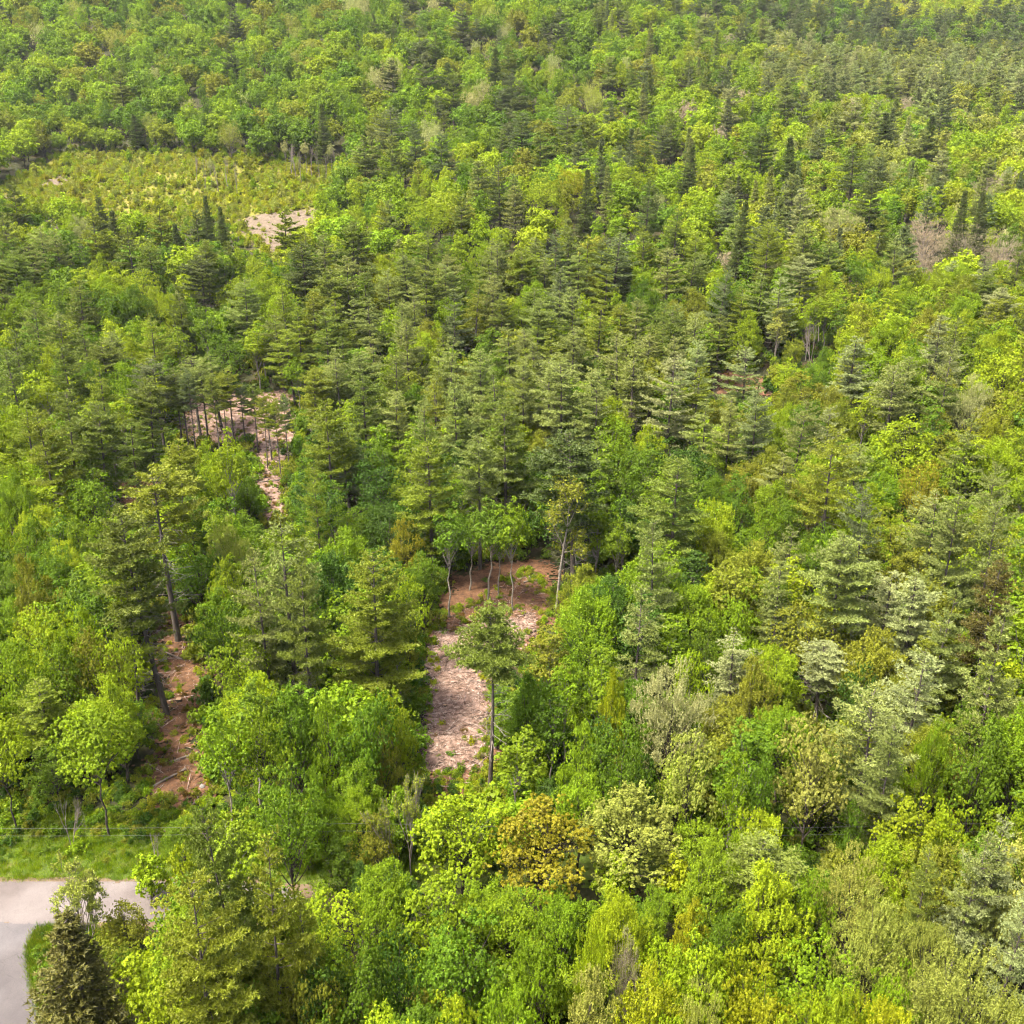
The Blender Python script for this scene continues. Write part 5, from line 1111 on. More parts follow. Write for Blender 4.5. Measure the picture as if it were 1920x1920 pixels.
('maple',0,-39.25,109.38,10.58,8.28,1.26,'green','left one of two mid-green round-crowned trees behind the clearing, left'),
('pine',3,-25.95,167.44,18.04,7.96,0.48,'palepine','pale green pine level with the cleared strip, left of centre, second from left'),
('pine',1,-2.45,201.36,15.12,6.58,0.87,'pine','green pine below the bare soil patch, left of centre, fourth from left'),
('maple',0,-53.43,88.22,10.55,8.27,1.01,'bright','bright green round-crowned tree level with the lone pine, far left, first from left'),
('birch',1,-15.36,132.04,12.26,5.01,1.77,'bright','bright green slender tree beyond the aspen, left of centre, first from left'),
('maple',0,-76.78,137.38,12.52,8.75,0.32,'lime','the one lime-green round-crowned tree beyond the aspen, far left'),
('poplar',0,70.64,169.97,13.59,7.62,6.13,'bright','left one of two bright green feathery trees level with the cleared strip, far right'),
('poplar',0,-84.67,177.53,14.31,7.55,3.51,'lime','lime-green feathery tree level with the cleared strip, far left, third from left'),
('poplar',1,-55.70,108.52,11.28,6.19,2.8,'lime','right one of two lime-green feathery trees behind the clearing, far left'),
('pine',4,12.26,133.11,15.70,7.09,2.76,'pine','left one of two green pines beyond the aspen, right of centre'),
('birch',0,59.65,158.72,13.25,5.99,3.33,'lime','left one of two lime-green slender trees level with the cleared strip, far right'),
('poplar',1,4.63,211.53,14.15,7.76,5.58,'bright','bright green feathery tree below the bare soil patch, right of centre, second from left'),
('poplar',2,28.53,216.71,12.60,6.57,2.02,'green','left one of two mid-green feathery trees below the bare soil patch, right of centre'),
('poplar',2,44.16,135.96,11.49,6.51,1.54,'bright','right one of two bright green feathery trees beyond the aspen, right'),
('pine',4,-4.94,217.20,16.61,8.82,0.89,'pine','green pine below the bare soil patch, left of centre, third from left'),
('poplar',0,82.66,190.41,14.57,7.22,1.04,'olive','left one of two olive feathery trees below the bare soil patch, far right'),
('pine',4,-41.66,190.45,17.59,8.38,2.74,'limepine','bright green pine below the bare soil patch, left, second from left'),
('poplar',0,97.96,210.96,14.41,8.08,5.79,'olive','right one of two olive feathery trees below the bare soil patch, far right'),
('poplar',0,-57.09,213.24,14.11,7.94,6.1,'bright','the one bright green feathery tree below the bare soil patch, left'),
('poplar',2,68.19,215.23,14.08,7.17,0.72,'lime','right one of two lime-green feathery trees below the bare soil patch, right'),
('poplar',1,79.14,222.59,12.75,6.45,3.48,'green','the one mid-green feathery tree below the bare soil patch, far right'),
('birch',0,-65.88,226.50,14.06,6.38,4.29,'green','mid-green slender tree below the bare soil patch, left, second from left'),
('birch',0,-24.87,125.68,13.94,5.87,5.7,'green','right one of two mid-green slender trees beyond the aspen, left'),
('pine',3,4.70,203.12,16.09,8.00,1.01,'pine','green pine below the bare soil patch, right of centre, first from left'),
('maple',1,71.46,203.14,12.47,8.45,0.56,'olive','the one olive round-crowned tree below the bare soil patch, far right'),
('pine',1,-35.28,212.26,18.94,9.38,2.08,'palepine','pale green pine below the bare soil patch, left of centre, first from left'),
('poplar',1,57.01,193.01,9.27,4.77,4.44,'olive','olive feathery tree level with the cleared strip, right, third from left'),
('poplar',0,30.43,210.89,12.50,6.78,3.1,'green','right one of two mid-green feathery trees below the bare soil patch, right of centre'),
('poplar',1,29.77,109.23,11.09,6.62,2.55,'olive','right one of two olive feathery trees behind the clearing, right'),
('poplar',0,-55.35,95.00,10.45,5.04,2.37,'bright','the one bright green feathery tree level with the lone pine, far left'),
('maple',2,-51.61,78.47,12.45,8.89,3.38,'lime','lime-green round-crowned tree level with the lone pine, far left, first from left'),
('birch',0,-47.95,100.87,13.30,5.65,6.23,'bright','the one bright green slender tree behind the clearing, far left'),
('maple',2,-47.88,132.78,11.34,8.03,5.88,'green','the one mid-green round-crowned tree beyond the aspen, left'),
('pine',1,-74.07,178.91,16.56,8.32,4.2,'palepine','the one pale green pine level with the cleared strip, far left'),
('poplar',0,-82.66,189.26,13.86,7.62,6.05,'green','left one of two mid-green feathery trees below the bare soil patch, far left'),
('pine',1,-4.16,206.72,16.86,7.46,2.84,'palepine','pale green pine below the bare soil patch, left of centre, twelfth from left'),
('maple',0,105.68,203.52,13.96,11.15,0.33,'lime','the one lime-green round-crowned tree below the bare soil patch, far right'),
('poplar',2,48.72,163.86,11.60,6.59,4.52,'olive','olive feathery tree level with the cleared strip, right, second from left'),
('birch',1,-64.98,181.20,12.16,5.83,0.84,'green','the one mid-green slender tree level with the cleared strip, far left'),
('birch',2,-103.49,223.21,14.59,5.99,4.79,'green','mid-green slender tree below the bare soil patch, far left, first from left'),
('maple',1,-53.84,219.38,13.06,9.14,5.91,'lime','lime-green round-crowned tree below the bare soil patch, left, third from left'),
('poplar',2,24.32,76.14,9.65,4.73,6.16,'bright','left one of two bright green feathery trees level with the clearing foot, right'),
('maple',3,95.35,187.07,12.83,9.98,4.15,'bright','the one bright green round-crowned tree below the bare soil patch, far right'),
('pine',1,30.69,194.94,17.11,7.48,2.59,'pine','green pine below the bare soil patch, right of centre, third from left'),
('birch',2,-93.21,201.10,14.14,5.44,5.74,'green','mid-green slender tree below the bare soil patch, far left, second from left'),
('poplar',0,-88.89,214.91,13.55,7.53,4.91,'lime','lime-green feathery tree below the bare soil patch, far left, second from left'),
('maple',0,8.26,86.18,10.49,7.57,2.32,'green','the one mid-green round-crowned tree level with the lone pine, right of centre'),
('maple',2,27.29,134.41,12.03,8.65,3.54,'deep','the one deep green round-crowned tree beyond the aspen, right'),
('poplar',0,-74.13,166.77,14.95,8.04,4.44,'green','the one mid-green feathery tree level with the cleared strip, far left'),
('poplar',0,-72.30,205.28,13.61,6.66,3.44,'lime','lime-green feathery tree below the bare soil patch, far left, fourth from left'),
('pine',5,104.69,218.65,16.75,7.87,3.16,'silverpine','silvery pine below the bare soil patch, far right, second from left'),
('poplar',1,-103.31,201.08,13.30,7.11,3.04,'bright','left one of two bright green feathery trees below the bare soil patch, far left'),
('pine',7,-104.38,228.70,17.55,8.41,4.77,'palepine','right one of two pale green pines level with the meadow, far left'),
('poplar',2,-96.78,231.44,12.11,6.85,0.94,'lime','lime-green feathery tree below the bare soil patch, far left, first from left'),
('birch',1,11.60,126.01,14.85,5.69,5.5,'bright','left one of two bright green slender trees beyond the aspen, right of centre'),
('poplar',0,16.11,153.79,14.47,7.70,5.85,'lime','the one lime-green feathery tree level with the cleared strip, right of centre'),
('poplar',0,55.51,163.41,11.61,6.91,1.79,'olive','olive feathery tree level with the cleared strip, right, fourth from left'),
('pine',4,-26.67,180.05,16.29,7.15,1.65,'palepine','pale green pine level with the cleared strip, left of centre, third from left'),
('pine',5,7.84,184.70,15.97,7.43,1.16,'limepine','bright green pine level with the cleared strip, right of centre, second from left'),
('birch',2,68.54,199.67,12.68,4.97,2.38,'green','mid-green slender tree below the bare soil patch, right, second from left'),
('poplar',1,-13.48,202.98,13.73,8.24,4.12,'bright','the one bright green feathery tree below the bare soil patch, left of centre'),
('birch',1,22.82,99.09,12.34,4.78,1.7,'lime','left one of two lime-green slender trees behind the clearing, right'),
('birch',1,65.32,186.17,14.04,6.34,5.33,'lime','lime-green slender tree below the bare soil patch, right, fourth from left'),
('pine',7,49.12,131.52,15.50,6.68,4.66,'palepine','pale green pine beyond the aspen, far right, first from left'),
('poplar',1,95.12,218.60,12.89,7.43,4.15,'lime','lime-green feathery tree below the bare soil patch, far right, third from left'),
('birch',0,51.95,176.91,12.28,5.69,1.85,'lime','left one of two lime-green slender trees level with the cleared strip, right'),
('poplar',0,-76.54,210.49,13.35,7.38,1.17,'lime','lime-green feathery tree below the bare soil patch, far left, third from left'),
('pine',7,42.49,229.35,15.57,6.87,2.66,'limepine','bright green pine level with the meadow, right, first from left'),
('poplar',0,-41.42,211.57,14.24,8.18,4.79,'olive','the one olive feathery tree below the bare soil patch, left'),
('pine',0,72.45,225.97,15.31,7.13,1.61,'palepine','right one of two pale green pines level with the meadow, right'),
('poplar',0,23.45,87.38,10.14,4.96,3.19,'bright','the one bright green feathery tree level with the lone pine, right'),
('maple',0,-35.99,121.36,8.64,6.92,0.49,'green','right one of two mid-green round-crowned trees behind the clearing, left'),
('maple',0,7.16,136.65,12.25,8.92,3.55,'green','left one of two mid-green round-crowned trees beyond the aspen, right of centre'),
('poplar',1,19.52,75.40,9.94,5.34,2.36,'olive','the one olive feathery tree level with the clearing foot, right'),
('birch',0,17.91,117.10,12.76,5.41,3.73,'deep','right one of two deep green slender trees behind the clearing, right of centre'),
('pine',0,22.20,198.47,15.38,8.26,3.81,'limepine','bright green pine below the bare soil patch, right of centre, fourth from left'),
('pine',0,-40.57,201.01,16.37,8.16,2.42,'limepine','bright green pine below the bare soil patch, left, third from left'),
('poplar',0,46.61,211.11,14.69,7.08,3.13,'green','the one mid-green feathery tree below the bare soil patch, right'),
('birch',1,72.74,213.34,13.04,6.16,3.34,'olive','right one of two olive slender trees below the bare soil patch, right'),
('poplar',2,3.75,57.46,5.29,3.08,4.63,'green','the one mid-green feathery tree in the bottom strip, right of centre'),
('maple',2,-33.62,105.69,10.25,7.29,2.29,'bright','the one bright green round-crowned tree behind the clearing, left'),
('birch',1,59.94,105.85,14.15,5.38,5.75,'lime','right one of two lime-green slender trees behind the clearing, far right'),
('pine',2,2.38,167.58,18.36,8.63,0.98,'limepine','bright green pine level with the cleared strip, right of centre, first from left'),
('pine',6,6.18,161.25,19.44,8.70,6.11,'palepine','pale green pine level with the cleared strip, right of centre, fourth from left'),
('pine',1,29.35,177.26,17.03,7.25,0.35,'palepine','pale green pine level with the cleared strip, right of centre, fourteenth from left'),
('poplar',2,91.35,197.48,14.15,7.54,2.85,'bright','bright green feathery tree below the bare soil patch, far right, third from left'),
('poplar',1,-102.25,206.01,14.51,7.06,1.27,'bright','right one of two bright green feathery trees below the bare soil patch, far left'),
('pine',7,-109.24,230.55,17.78,8.31,3.49,'palepine','left one of two pale green pines level with the meadow, far left'),
('poplar',2,22.10,146.14,12.33,6.00,5.12,'lime','the one lime-green feathery tree beyond the aspen, right of centre'),
('pine',7,30.19,189.23,15.25,7.92,3.96,'pine','green pine below the bare soil patch, right of centre, fourth from left'),
('birch',1,-99.66,190.31,13.28,5.77,2.32,'lime','lime-green slender tree below the bare soil patch, far left, first from left'),
('birch',1,77.13,225.84,13.19,5.11,2.58,'green','mid-green slender tree below the bare soil patch, right, third from left'),
('poplar',1,-24.11,76.20,11.96,6.37,0.19,'lime','the one lime-green feathery tree level with the clearing foot, left'),
('poplar',1,-62.82,116.99,12.24,6.64,5.8,'lime','left one of two lime-green feathery trees behind the clearing, far left'),
('poplar',0,90.48,180.54,14.05,8.37,4.45,'lime','right one of two lime-green feathery trees level with the cleared strip, far right'),
('poplar',1,-50.74,206.80,13.25,6.84,6.03,'lime','the one lime-green feathery tree below the bare soil patch, left'),
('poplar',1,29.94,221.79,12.96,7.37,1.19,'bright','bright green feathery tree below the bare soil patch, right of centre, third from left'),
('poplar',0,34.19,56.01,10.75,5.33,1.75,'green','the one mid-green feathery tree in the front row, far right'),
('poplar',0,10.87,77.37,10.51,5.58,0.27,'green','the one mid-green feathery tree level with the clearing foot, right of centre'),
('birch',0,-25.17,121.14,14.17,5.74,4.52,'deep','deep green slender tree beyond the aspen, left, third from left'),
('maple',2,-26.95,157.66,13.24,8.81,4.17,'lime','the one lime-green round-crowned tree level with the cleared strip, left of centre'),
('pine',7,36.12,193.19,15.97,8.58,1.93,'palepine','pale green pine below the bare soil patch, right, first from left'),
('pine',5,15.92,166.80,16.38,6.96,4.36,'pine','left one of two green pines level with the cleared strip, right of centre'),
('birch',1,-11.88,89.16,12.10,5.35,0.81,'deep','the one deep green slender tree level with the lone pine, left of centre'),
('birch',2,14.55,117.96,12.83,5.04,4.92,'deep','left one of two deep green slender trees behind the clearing, right of centre'),
('maple',1,-35.49,179.26,12.13,8.16,0.22,'green','right one of two mid-green round-crowned trees level with the cleared strip, left'),
('birch',2,63.82,181.17,14.30,5.71,2.27,'lime','right one of two lime-green slender trees level with the cleared strip, right'),
('pine',2,-16.36,227.09,15.76,6.97,5.98,'pine','green pine level with the meadow, left of centre, third from left'),
('poplar',1,-6.47,233.00,13.25,7.46,6.06,'bright','the one bright green feathery tree level with the meadow, left of centre'),
('poplar',1,53.29,129.84,11.59,5.86,3.84,'bright','the one bright green feathery tree beyond the aspen, far right'),
('birch',2,59.06,119.72,12.40,5.55,0.15,'bright','the one bright green slender tree behind the clearing, far right'),
('poplar',0,-43.94,122.21,11.07,6.55,0.82,'green','the one mid-green feathery tree behind the clearing, left'),
('birch',0,1.74,134.43,14.77,6.11,6.11,'green','left one of two mid-green slender trees beyond the aspen, right of centre'),
('birch',1,-76.97,189.72,13.81,6.51,1.6,'lime','lime-green slender tree below the bare soil patch, far left, fourth from left'),
('poplar',1,40.34,125.37,12.84,6.96,4.94,'olive','olive feathery tree beyond the aspen, right, third from left'),
('poplar',0,43.93,150.49,11.18,6.38,2.88,'bright','the one bright green feathery tree level with the cleared strip, right'),
('pine',4,21.42,166.88,19.32,9.20,2.74,'pine','right one of two green pines level with the cleared strip, right of centre'),
('poplar',0,72.64,174.34,13.93,6.83,0.21,'bright','right one of two bright green feathery trees level with the cleared strip, far right'),
('poplar',1,1.90,207.60,11.50,6.18,2.28,'bright','bright green feathery tree below the bare soil patch, right of centre, first from left'),
('poplar',0,36.53,78.21,10.43,5.55,2.32,'olive','left one of two olive feathery trees level with the clearing foot, far right'),
('poplar',0,29.19,130.25,11.42,5.63,4.93,'green','the one mid-green feathery tree beyond the aspen, right'),
('poplar',2,-80.02,147.57,12.12,6.30,1.86,'lime','lime-green feathery tree level with the cleared strip, far left, first from left'),
('birch',2,78.94,185.98,13.18,5.37,3.88,'lime','lime-green slender tree below the bare soil patch, far right, second from left'),
('poplar',1,33.61,204.20,13.60,7.30,3.15,'olive','the one olive feathery tree below the bare soil patch, right of centre'),
('poplar',0,-29.31,225.69,12.58,6.14,2.57,'lime','left one of two lime-green feathery trees below the bare soil patch, left of centre'),
('poplar',0,-31.92,119.88,8.03,4.96,4.22,'bright','the one bright green feathery tree behind the clearing, left'),
('poplar',0,-80.50,153.07,12.44,7.16,2.41,'lime','lime-green feathery tree level with the cleared strip, far left, second from left'),
('pine',3,-73.61,172.14,16.55,7.53,2.14,'pine','green pine level with the cleared strip, far left, seventh from left'),
('poplar',2,25.70,173.96,14.47,7.33,5.34,'olive','the one olive feathery tree level with the cleared strip, right of centre'),
('birch',2,59.00,214.18,14.14,5.39,5.4,'bright','the one bright green slender tree below the bare soil patch, right'),
('pine',4,17.88,226.89,17.14,8.48,3.04,'limepine','left one of two bright green pines level with the meadow, right of centre'),
('poplar',2,-25.88,230.77,11.74,6.01,5.65,'lime','right one of two lime-green feathery trees below the bare soil patch, left of centre'),
('maple',3,7.30,122.85,13.20,10.17,2.84,'deep','left one of two deep green round-crowned trees beyond the aspen, right of centre'),
('birch',0,-31.46,140.33,12.40,4.75,5.93,'green','left one of two mid-green slender trees beyond the aspen, left'),
('poplar',1,94.00,201.63,14.11,8.23,4.35,'bright','bright green feathery tree below the bare soil patch, far right, fourth from left'),
('poplar',2,-51.21,225.65,13.61,6.96,1.19,'green','the one mid-green feathery tree below the bare soil patch, left'),
('pine',0,5.47,231.59,15.13,7.80,1.02,'palepine','pale green pine level with the meadow, right of centre, first from left'),
('pine',5,4.47,175.12,16.95,8.24,1.88,'palepine','pale green pine level with the cleared strip, right of centre, third from left'),
('birch',2,83.48,204.13,12.21,4.85,0.66,'bright','the one bright green slender tree below the bare soil patch, far right'),
('birch',2,-93.56,214.19,14.69,6.81,4.42,'lime','lime-green slender tree below the bare soil patch, far left, third from left'),
('pine',0,7.19,217.79,16.13,7.18,0.27,'palepine','pale green pine below the bare soil patch, right of centre, second from left'),
('pine',1,-25.23,139.72,15.58,7.42,0.89,'darkpine','the one dark green pine beyond the aspen, left of centre'),
('pine',5,-5.06,227.38,16.27,8.41,5.03,'palepine','the one pale green pine level with the meadow, left of centre'),
('birch',1,-60.24,232.11,12.04,4.95,2.23,'lime','lime-green slender tree below the bare soil patch, left, third from left'),
('poplar',2,-11.21,58.86,5.78,3.11,4.75,'deep','the one deep green feathery tree in the front row, left of centre'),
('birch',1,-90.12,207.23,14.88,6.77,4.52,'green','mid-green slender tree below the bare soil patch, far left, third from left'),
('poplar',0,46.16,156.93,11.25,5.79,5.32,'lime','the one lime-green feathery tree level with the cleared strip, right'),
('birch',2,92.29,207.26,12.68,4.93,4.29,'olive','olive slender tree below the bare soil patch, far right, second from left'),
('poplar',1,35.38,160.92,11.21,5.94,1.06,'olive','olive feathery tree level with the cleared strip, right, first from left'),
('pine',3,100.68,206.62,15.55,7.25,6.11,'pine','green pine below the bare soil patch, far right, second from left'),
('birch',2,-116.95,229.03,14.79,5.78,0.01,'green','left one of two mid-green slender trees level with the meadow, far left'),
('poplar',1,3.21,68.08,6.49,3.63,2.93,'deep','the one deep green feathery tree in the front row, right of centre'),
('pine',4,-31.34,181.46,15.38,6.79,2.8,'pine','green pine level with the cleared strip, left of centre, first from left'),
('pine',6,84.30,182.66,15.28,7.27,1.45,'pine','green pine below the bare soil patch, far right, first from left'),
('maple',0,-10.15,221.81,11.35,8.43,3.03,'green','the one mid-green round-crowned tree below the bare soil patch, left of centre'),
('pine',4,9.59,147.70,13.59,5.73,3.29,'palepine','pale green pine level with the cleared strip, right of centre, seventh from left'),
('maple',0,-14.96,56.38,5.83,4.65,2.3,'bright','the one bright green round-crowned tree in the bottom strip, left'),
('pine',2,-9.08,158.70,17.24,7.51,1.52,'palepine','pale green pine level with the cleared strip, left of centre, seventh from left'),
('poplar',0,-17.33,193.19,13.80,6.90,5.62,'olive','the one olive feathery tree below the bare soil patch, left of centre'),
('pine',3,-13.70,216.60,17.01,7.24,0.06,'palepine','pale green pine below the bare soil patch, left of centre, eleventh from left'),
('maple',3,-56.68,224.17,12.18,8.68,2.82,'lime','lime-green round-crowned tree below the bare soil patch, left, second from left'),
('birch',1,83.27,230.64,13.35,5.25,4.82,'lime','the one lime-green slender tree level with the meadow, far right'),
('poplar',1,57.52,175.72,11.18,6.42,1.18,'green','mid-green feathery tree level with the cleared strip, right, second from left'),
('poplar',2,63.07,191.66,7.61,4.50,4.1,'green','mid-green feathery tree level with the cleared strip, right, third from left'),
('poplar',0,-17.26,166.99,12.51,6.86,5.59,'green','left one of two mid-green feathery trees level with the cleared strip, left of centre'),
('maple',1,46.57,220.54,12.06,8.33,4.45,'lime','the one lime-green round-crowned tree below the bare soil patch, right'),
('birch',0,90.20,185.49,13.76,5.66,2.88,'green','mid-green slender tree below the bare soil patch, far right, third from left'),
('pine',2,104.10,195.80,16.44,8.59,4.77,'pine','green pine below the bare soil patch, far right, fourth from left'),
('poplar',2,-7.02,210.78,14.08,8.44,3.44,'green','the one mid-green feathery tree below the bare soil patch, left of centre'),
('poplar',2,6.64,198.52,13.76,8.07,4.87,'lime','the one lime-green feathery tree below the bare soil patch, right of centre'),
('birch',1,104.46,210.10,14.54,5.67,0.57,'olive','olive slender tree below the bare soil patch, far right, fourth from left'),
('poplar',1,101.64,222.89,13.16,6.79,2.2,'bright','bright green feathery tree below the bare soil patch, far right, second from left'),
('poplar',0,48.04,88.89,11.22,5.69,0.26,'bright','the one bright green feathery tree level with the lone pine, far right'),
('birch',2,-44.48,91.17,12.87,4.96,3.74,'green','the one mid-green slender tree level with the lone pine, far left'),
('poplar',2,-73.73,185.78,12.91,6.60,3.59,'lime','lime-green feathery tree level with the cleared strip, far left, fourth from left'),
('birch',2,69.83,190.91,12.67,5.40,2.84,'olive','olive slender tree below the bare soil patch, far right, first from left'),
('poplar',2,-36.93,80.21,6.77,4.39,5.35,'green','the one mid-green feathery tree level with the clearing foot, far left'),
('poplar',0,69.71,183.45,11.92,5.79,4.63,'lime','left one of two lime-green feathery trees level with the cleared strip, far right'),
('poplar',2,-2.63,55.22,6.96,4.47,1.12,'bright','left one of two bright green feathery trees in the bottom strip, left of centre'),
('poplar',0,-3.94,177.82,13.28,7.34,5.86,'green','right one of two mid-green feathery trees level with the cleared strip, left of centre'),
('birch',1,68.92,231.36,14.99,6.61,4.68,'bright','the one bright green slender tree level with the meadow, right'),
('pine',7,25.34,183.22,15.31,6.96,3.66,'palepine','pale green pine level with the cleared strip, right of centre, thirteenth from left'),
('pine',5,-12.86,163.74,15.67,8.12,6.17,'limepine','bright green pine level with the cleared strip, left of centre, second from left'),
('pine',4,-31.93,198.79,16.22,7.92,3.06,'palepine','pale green pine below the bare soil patch, left of centre, second from left'),
('birch',1,87.01,205.04,12.56,5.62,0.58,'green','mid-green slender tree below the bare soil patch, far right, second from left'),
('pine',0,3.27,184.73,15.48,7.21,1.16,'palepine','pale green pine level with the cleared strip, right of centre, second from left'),
('pine',6,-48.75,230.93,15.83,8.17,0.52,'limepine','the one bright green pine level with the meadow, left'),
('pine',6,94.67,175.49,18.63,9.29,2.77,'limepine','the one bright green pine below the bare soil patch, far right'),
('pine',6,-13.40,176.70,15.87,7.50,2.56,'limepine','bright green pine level with the cleared strip, left of centre, third from left'),
('birch',0,18.60,106.31,12.60,5.36,1.33,'bright','bright green slender tree behind the clearing, right of centre, fourth from left'),
('birch',1,75.47,182.53,12.73,5.77,1.15,'green','left one of two mid-green slender trees level with the cleared strip, far right'),
('birch',0,59.88,218.81,13.55,5.35,0.97,'green','mid-green slender tree below the bare soil patch, right, first from left'),
('birch',1,72.50,127.00,13.03,5.51,1.23,'bright','bright green slender tree beyond the aspen, far right, third from left'),
('birch',1,37.62,153.75,12.24,4.79,4.66,'olive','the one olive slender tree level with the cleared strip, right'),
('birch',0,85.48,227.71,12.87,5.38,2.86,'green','mid-green slender tree below the bare soil patch, far right, first from left'),
('pine',2,24.78,231.41,17.06,8.06,4.63,'palepine','pale green pine level with the meadow, right of centre, third from left'),
('birch',0,70.43,210.30,12.18,5.31,2.51,'lime','lime-green slender tree below the bare soil patch, right, third from left'),
('birch',0,-82.56,199.55,12.16,5.08,6.1,'bright','bright green slender tree below the bare soil patch, far left, second from left'),
('pine',0,-31.20,168.52,16.89,8.60,6.09,'palepine','the one pale green pine level with the cleared strip, left'),
('birch',1,-43.69,97.82,13.09,5.92,4.81,'lime','the one lime-green slender tree behind the clearing, far left'),
('birch',2,-71.38,130.34,12.73,5.07,1.66,'bright','the one bright green slender tree beyond the aspen, far left'),
('birch',2,-65.48,157.02,12.37,5.69,2.93,'lime','lime-green slender tree level with the cleared strip, far left, third from left'),
('pine',3,100.54,199.96,15.05,7.41,2.93,'silverpine','silvery pine below the bare soil patch, far right, third from left'),
('birch',1,-46.67,207.01,13.71,6.03,2.64,'bright','right one of two bright green slender trees below the bare soil patch, left'),
('birch',2,74.37,131.15,13.10,5.41,1.46,'lime','lime-green slender tree beyond the aspen, far right, third from left'),
('birch',2,-2.47,142.71,14.06,5.88,1.65,'green','right one of two mid-green slender trees beyond the aspen, left of centre'),
('pine',7,42.70,222.85,13.83,6.18,6.14,'palepine','pale green pine below the bare soil patch, right, second from left'),
('birch',0,-7.89,131.35,12.25,4.78,3.08,'bright','bright green slender tree beyond the aspen, left of centre, third from left'),
('birch',2,-97.92,183.50,12.44,4.86,6.21,'bright','the one bright green slender tree level with the cleared strip, far left'),
('birch',2,85.14,200.46,12.14,4.98,2.0,'lime','lime-green slender tree below the bare soil patch, far right, third from left'),
('birch',1,38.82,101.18,13.19,5.41,3.77,'olive','right one of two olive slender trees behind the clearing, right'),
('birch',0,80.59,164.04,13.82,6.36,0.9,'lime','right one of two lime-green slender trees level with the cleared strip, far right'),
('pine',7,34.36,199.30,15.15,6.52,5.31,'palepine','pale green pine below the bare soil patch, right of centre, seventh from left'),
('birch',1,-28.52,103.61,12.15,5.29,3.37,'green','left one of two mid-green slender trees behind the clearing, left'),
('birch',0,-70.36,191.05,13.06,5.68,2.23,'bright','bright green slender tree below the bare soil patch, far left, third from left'),
('birch',2,64.86,231.11,12.83,5.54,3.96,'lime','the one lime-green slender tree level with the meadow, right'),
('birch',1,42.00,61.18,13.67,6.32,3.89,'green','the one mid-green slender tree level with the clearing foot, far right'),
('pine',5,13.62,158.65,17.25,9.21,4.43,'palepine','pale green pine level with the cleared strip, right of centre, ninth from left'),
('pine',2,-13.59,189.64,12.87,6.11,3.47,'pine','green pine level with the cleared strip, left of centre, fourth from left'),
('birch',0,-44.57,118.22,13.07,5.51,0.02,'lime','the one lime-green slender tree behind the clearing, left'),
('birch',1,55.35,155.65,12.84,5.60,5.77,'green','the one mid-green slender tree level with the cleared strip, right'),
('pine',2,-2.05,232.96,15.22,6.66,0.36,'pine','green pine level with the meadow, left of centre, fourth from left'),
('birch',1,66.45,208.34,12.94,5.34,6.17,'olive','left one of two olive slender trees below the bare soil patch, right'),
('pine',5,-14.18,231.10,13.16,6.35,0.39,'limepine','the one bright green pine level with the meadow, left of centre'),
('birch',1,56.35,104.92,13.87,6.56,3.38,'lime','left one of two lime-green slender trees behind the clearing, far right'),
('birch',0,-23.65,144.19,12.26,4.77,5.9,'deep','deep green slender tree beyond the aspen, left of centre, first from left'),
('birch',1,29.92,98.27,12.19,4.91,4.73,'green','the one mid-green slender tree behind the clearing, right'),
('birch',1,-46.22,109.47,12.85,5.73,4.07,'green','mid-green slender tree behind the clearing, far left, third from left'),
('birch',2,-30.47,144.55,13.21,5.19,2.53,'deep','deep green slender tree beyond the aspen, left, second from left'),
('birch',0,81.50,146.76,12.06,5.06,4.81,'bright','bright green slender tree level with the cleared strip, far right, third from left'),
('birch',1,-102.96,215.66,12.43,5.51,1.7,'lime','lime-green slender tree below the bare soil patch, far left, second from left'),
('pine',7,59.84,231.17,16.84,7.45,5.03,'limepine','bright green pine level with the meadow, right, third from left'),
('pine',7,27.11,202.81,14.69,6.37,5.7,'pine','green pine below the bare soil patch, right of centre, second from left'),
('birch',0,-9.64,128.54,12.63,5.60,1.04,'deep','deep green slender tree beyond the aspen, left of centre, second from left'),
('birch',1,-61.92,220.68,12.21,4.65,2.33,'lime','lime-green slender tree below the bare soil patch, left, first from left'),
('birch',2,70.03,140.15,13.09,6.25,6.16,'lime','lime-green slender tree beyond the aspen, far right, first from left'),
('birch',1,78.62,180.15,12.39,5.20,4.18,'bright','bright green slender tree level with the cleared strip, far right, second from left'),
('pine',0,-31.52,222.88,12.39,5.23,1.58,'palepine','pale green pine below the bare soil patch, left of centre, fourth from left'),
('birch',2,50.58,78.12,13.54,6.09,1.64,'green','the one mid-green slender tree level with the lone pine, far right'),
('birch',0,-15.94,95.26,13.03,5.80,1.32,'bright','the one bright green slender tree behind the clearing, left of centre'),
('birch',0,-70.03,154.91,12.10,4.95,1.26,'lime','lime-green slender tree level with the cleared strip, far left, second from left'),
('birch',0,108.13,209.34,13.65,5.20,2.53,'lime','lime-green slender tree below the bare soil patch, far right, fourth from left'),
('pine',2,-114.99,218.89,19.30,8.62,1.86,'pine','green pine below the bare soil patch, far left, first from left'),
('pine',0,20.63,234.59,13.68,6.47,5.2,'pine','left one of two green pines level with the meadow, right of centre'),
('birch',0,19.10,120.27,12.29,5.20,3.24,'bright','bright green slender tree behind the clearing, right of centre, third from left'),
('pine',6,-1.61,160.16,15.57,7.19,3.82,'limepine','bright green pine level with the cleared strip, left of centre, fourth from left'),
('pine',1,21.52,179.77,16.32,7.65,0.27,'limepine','bright green pine level with the cleared strip, right of centre, third from left'),
('pine',2,12.29,189.32,14.42,6.10,4.01,'palepine','pale green pine level with the cleared strip, right of centre, eighth from left'),
('birch',2,53.82,86.68,14.89,6.28,0.07,'lime','the one lime-green slender tree level with the lone pine, far right'),
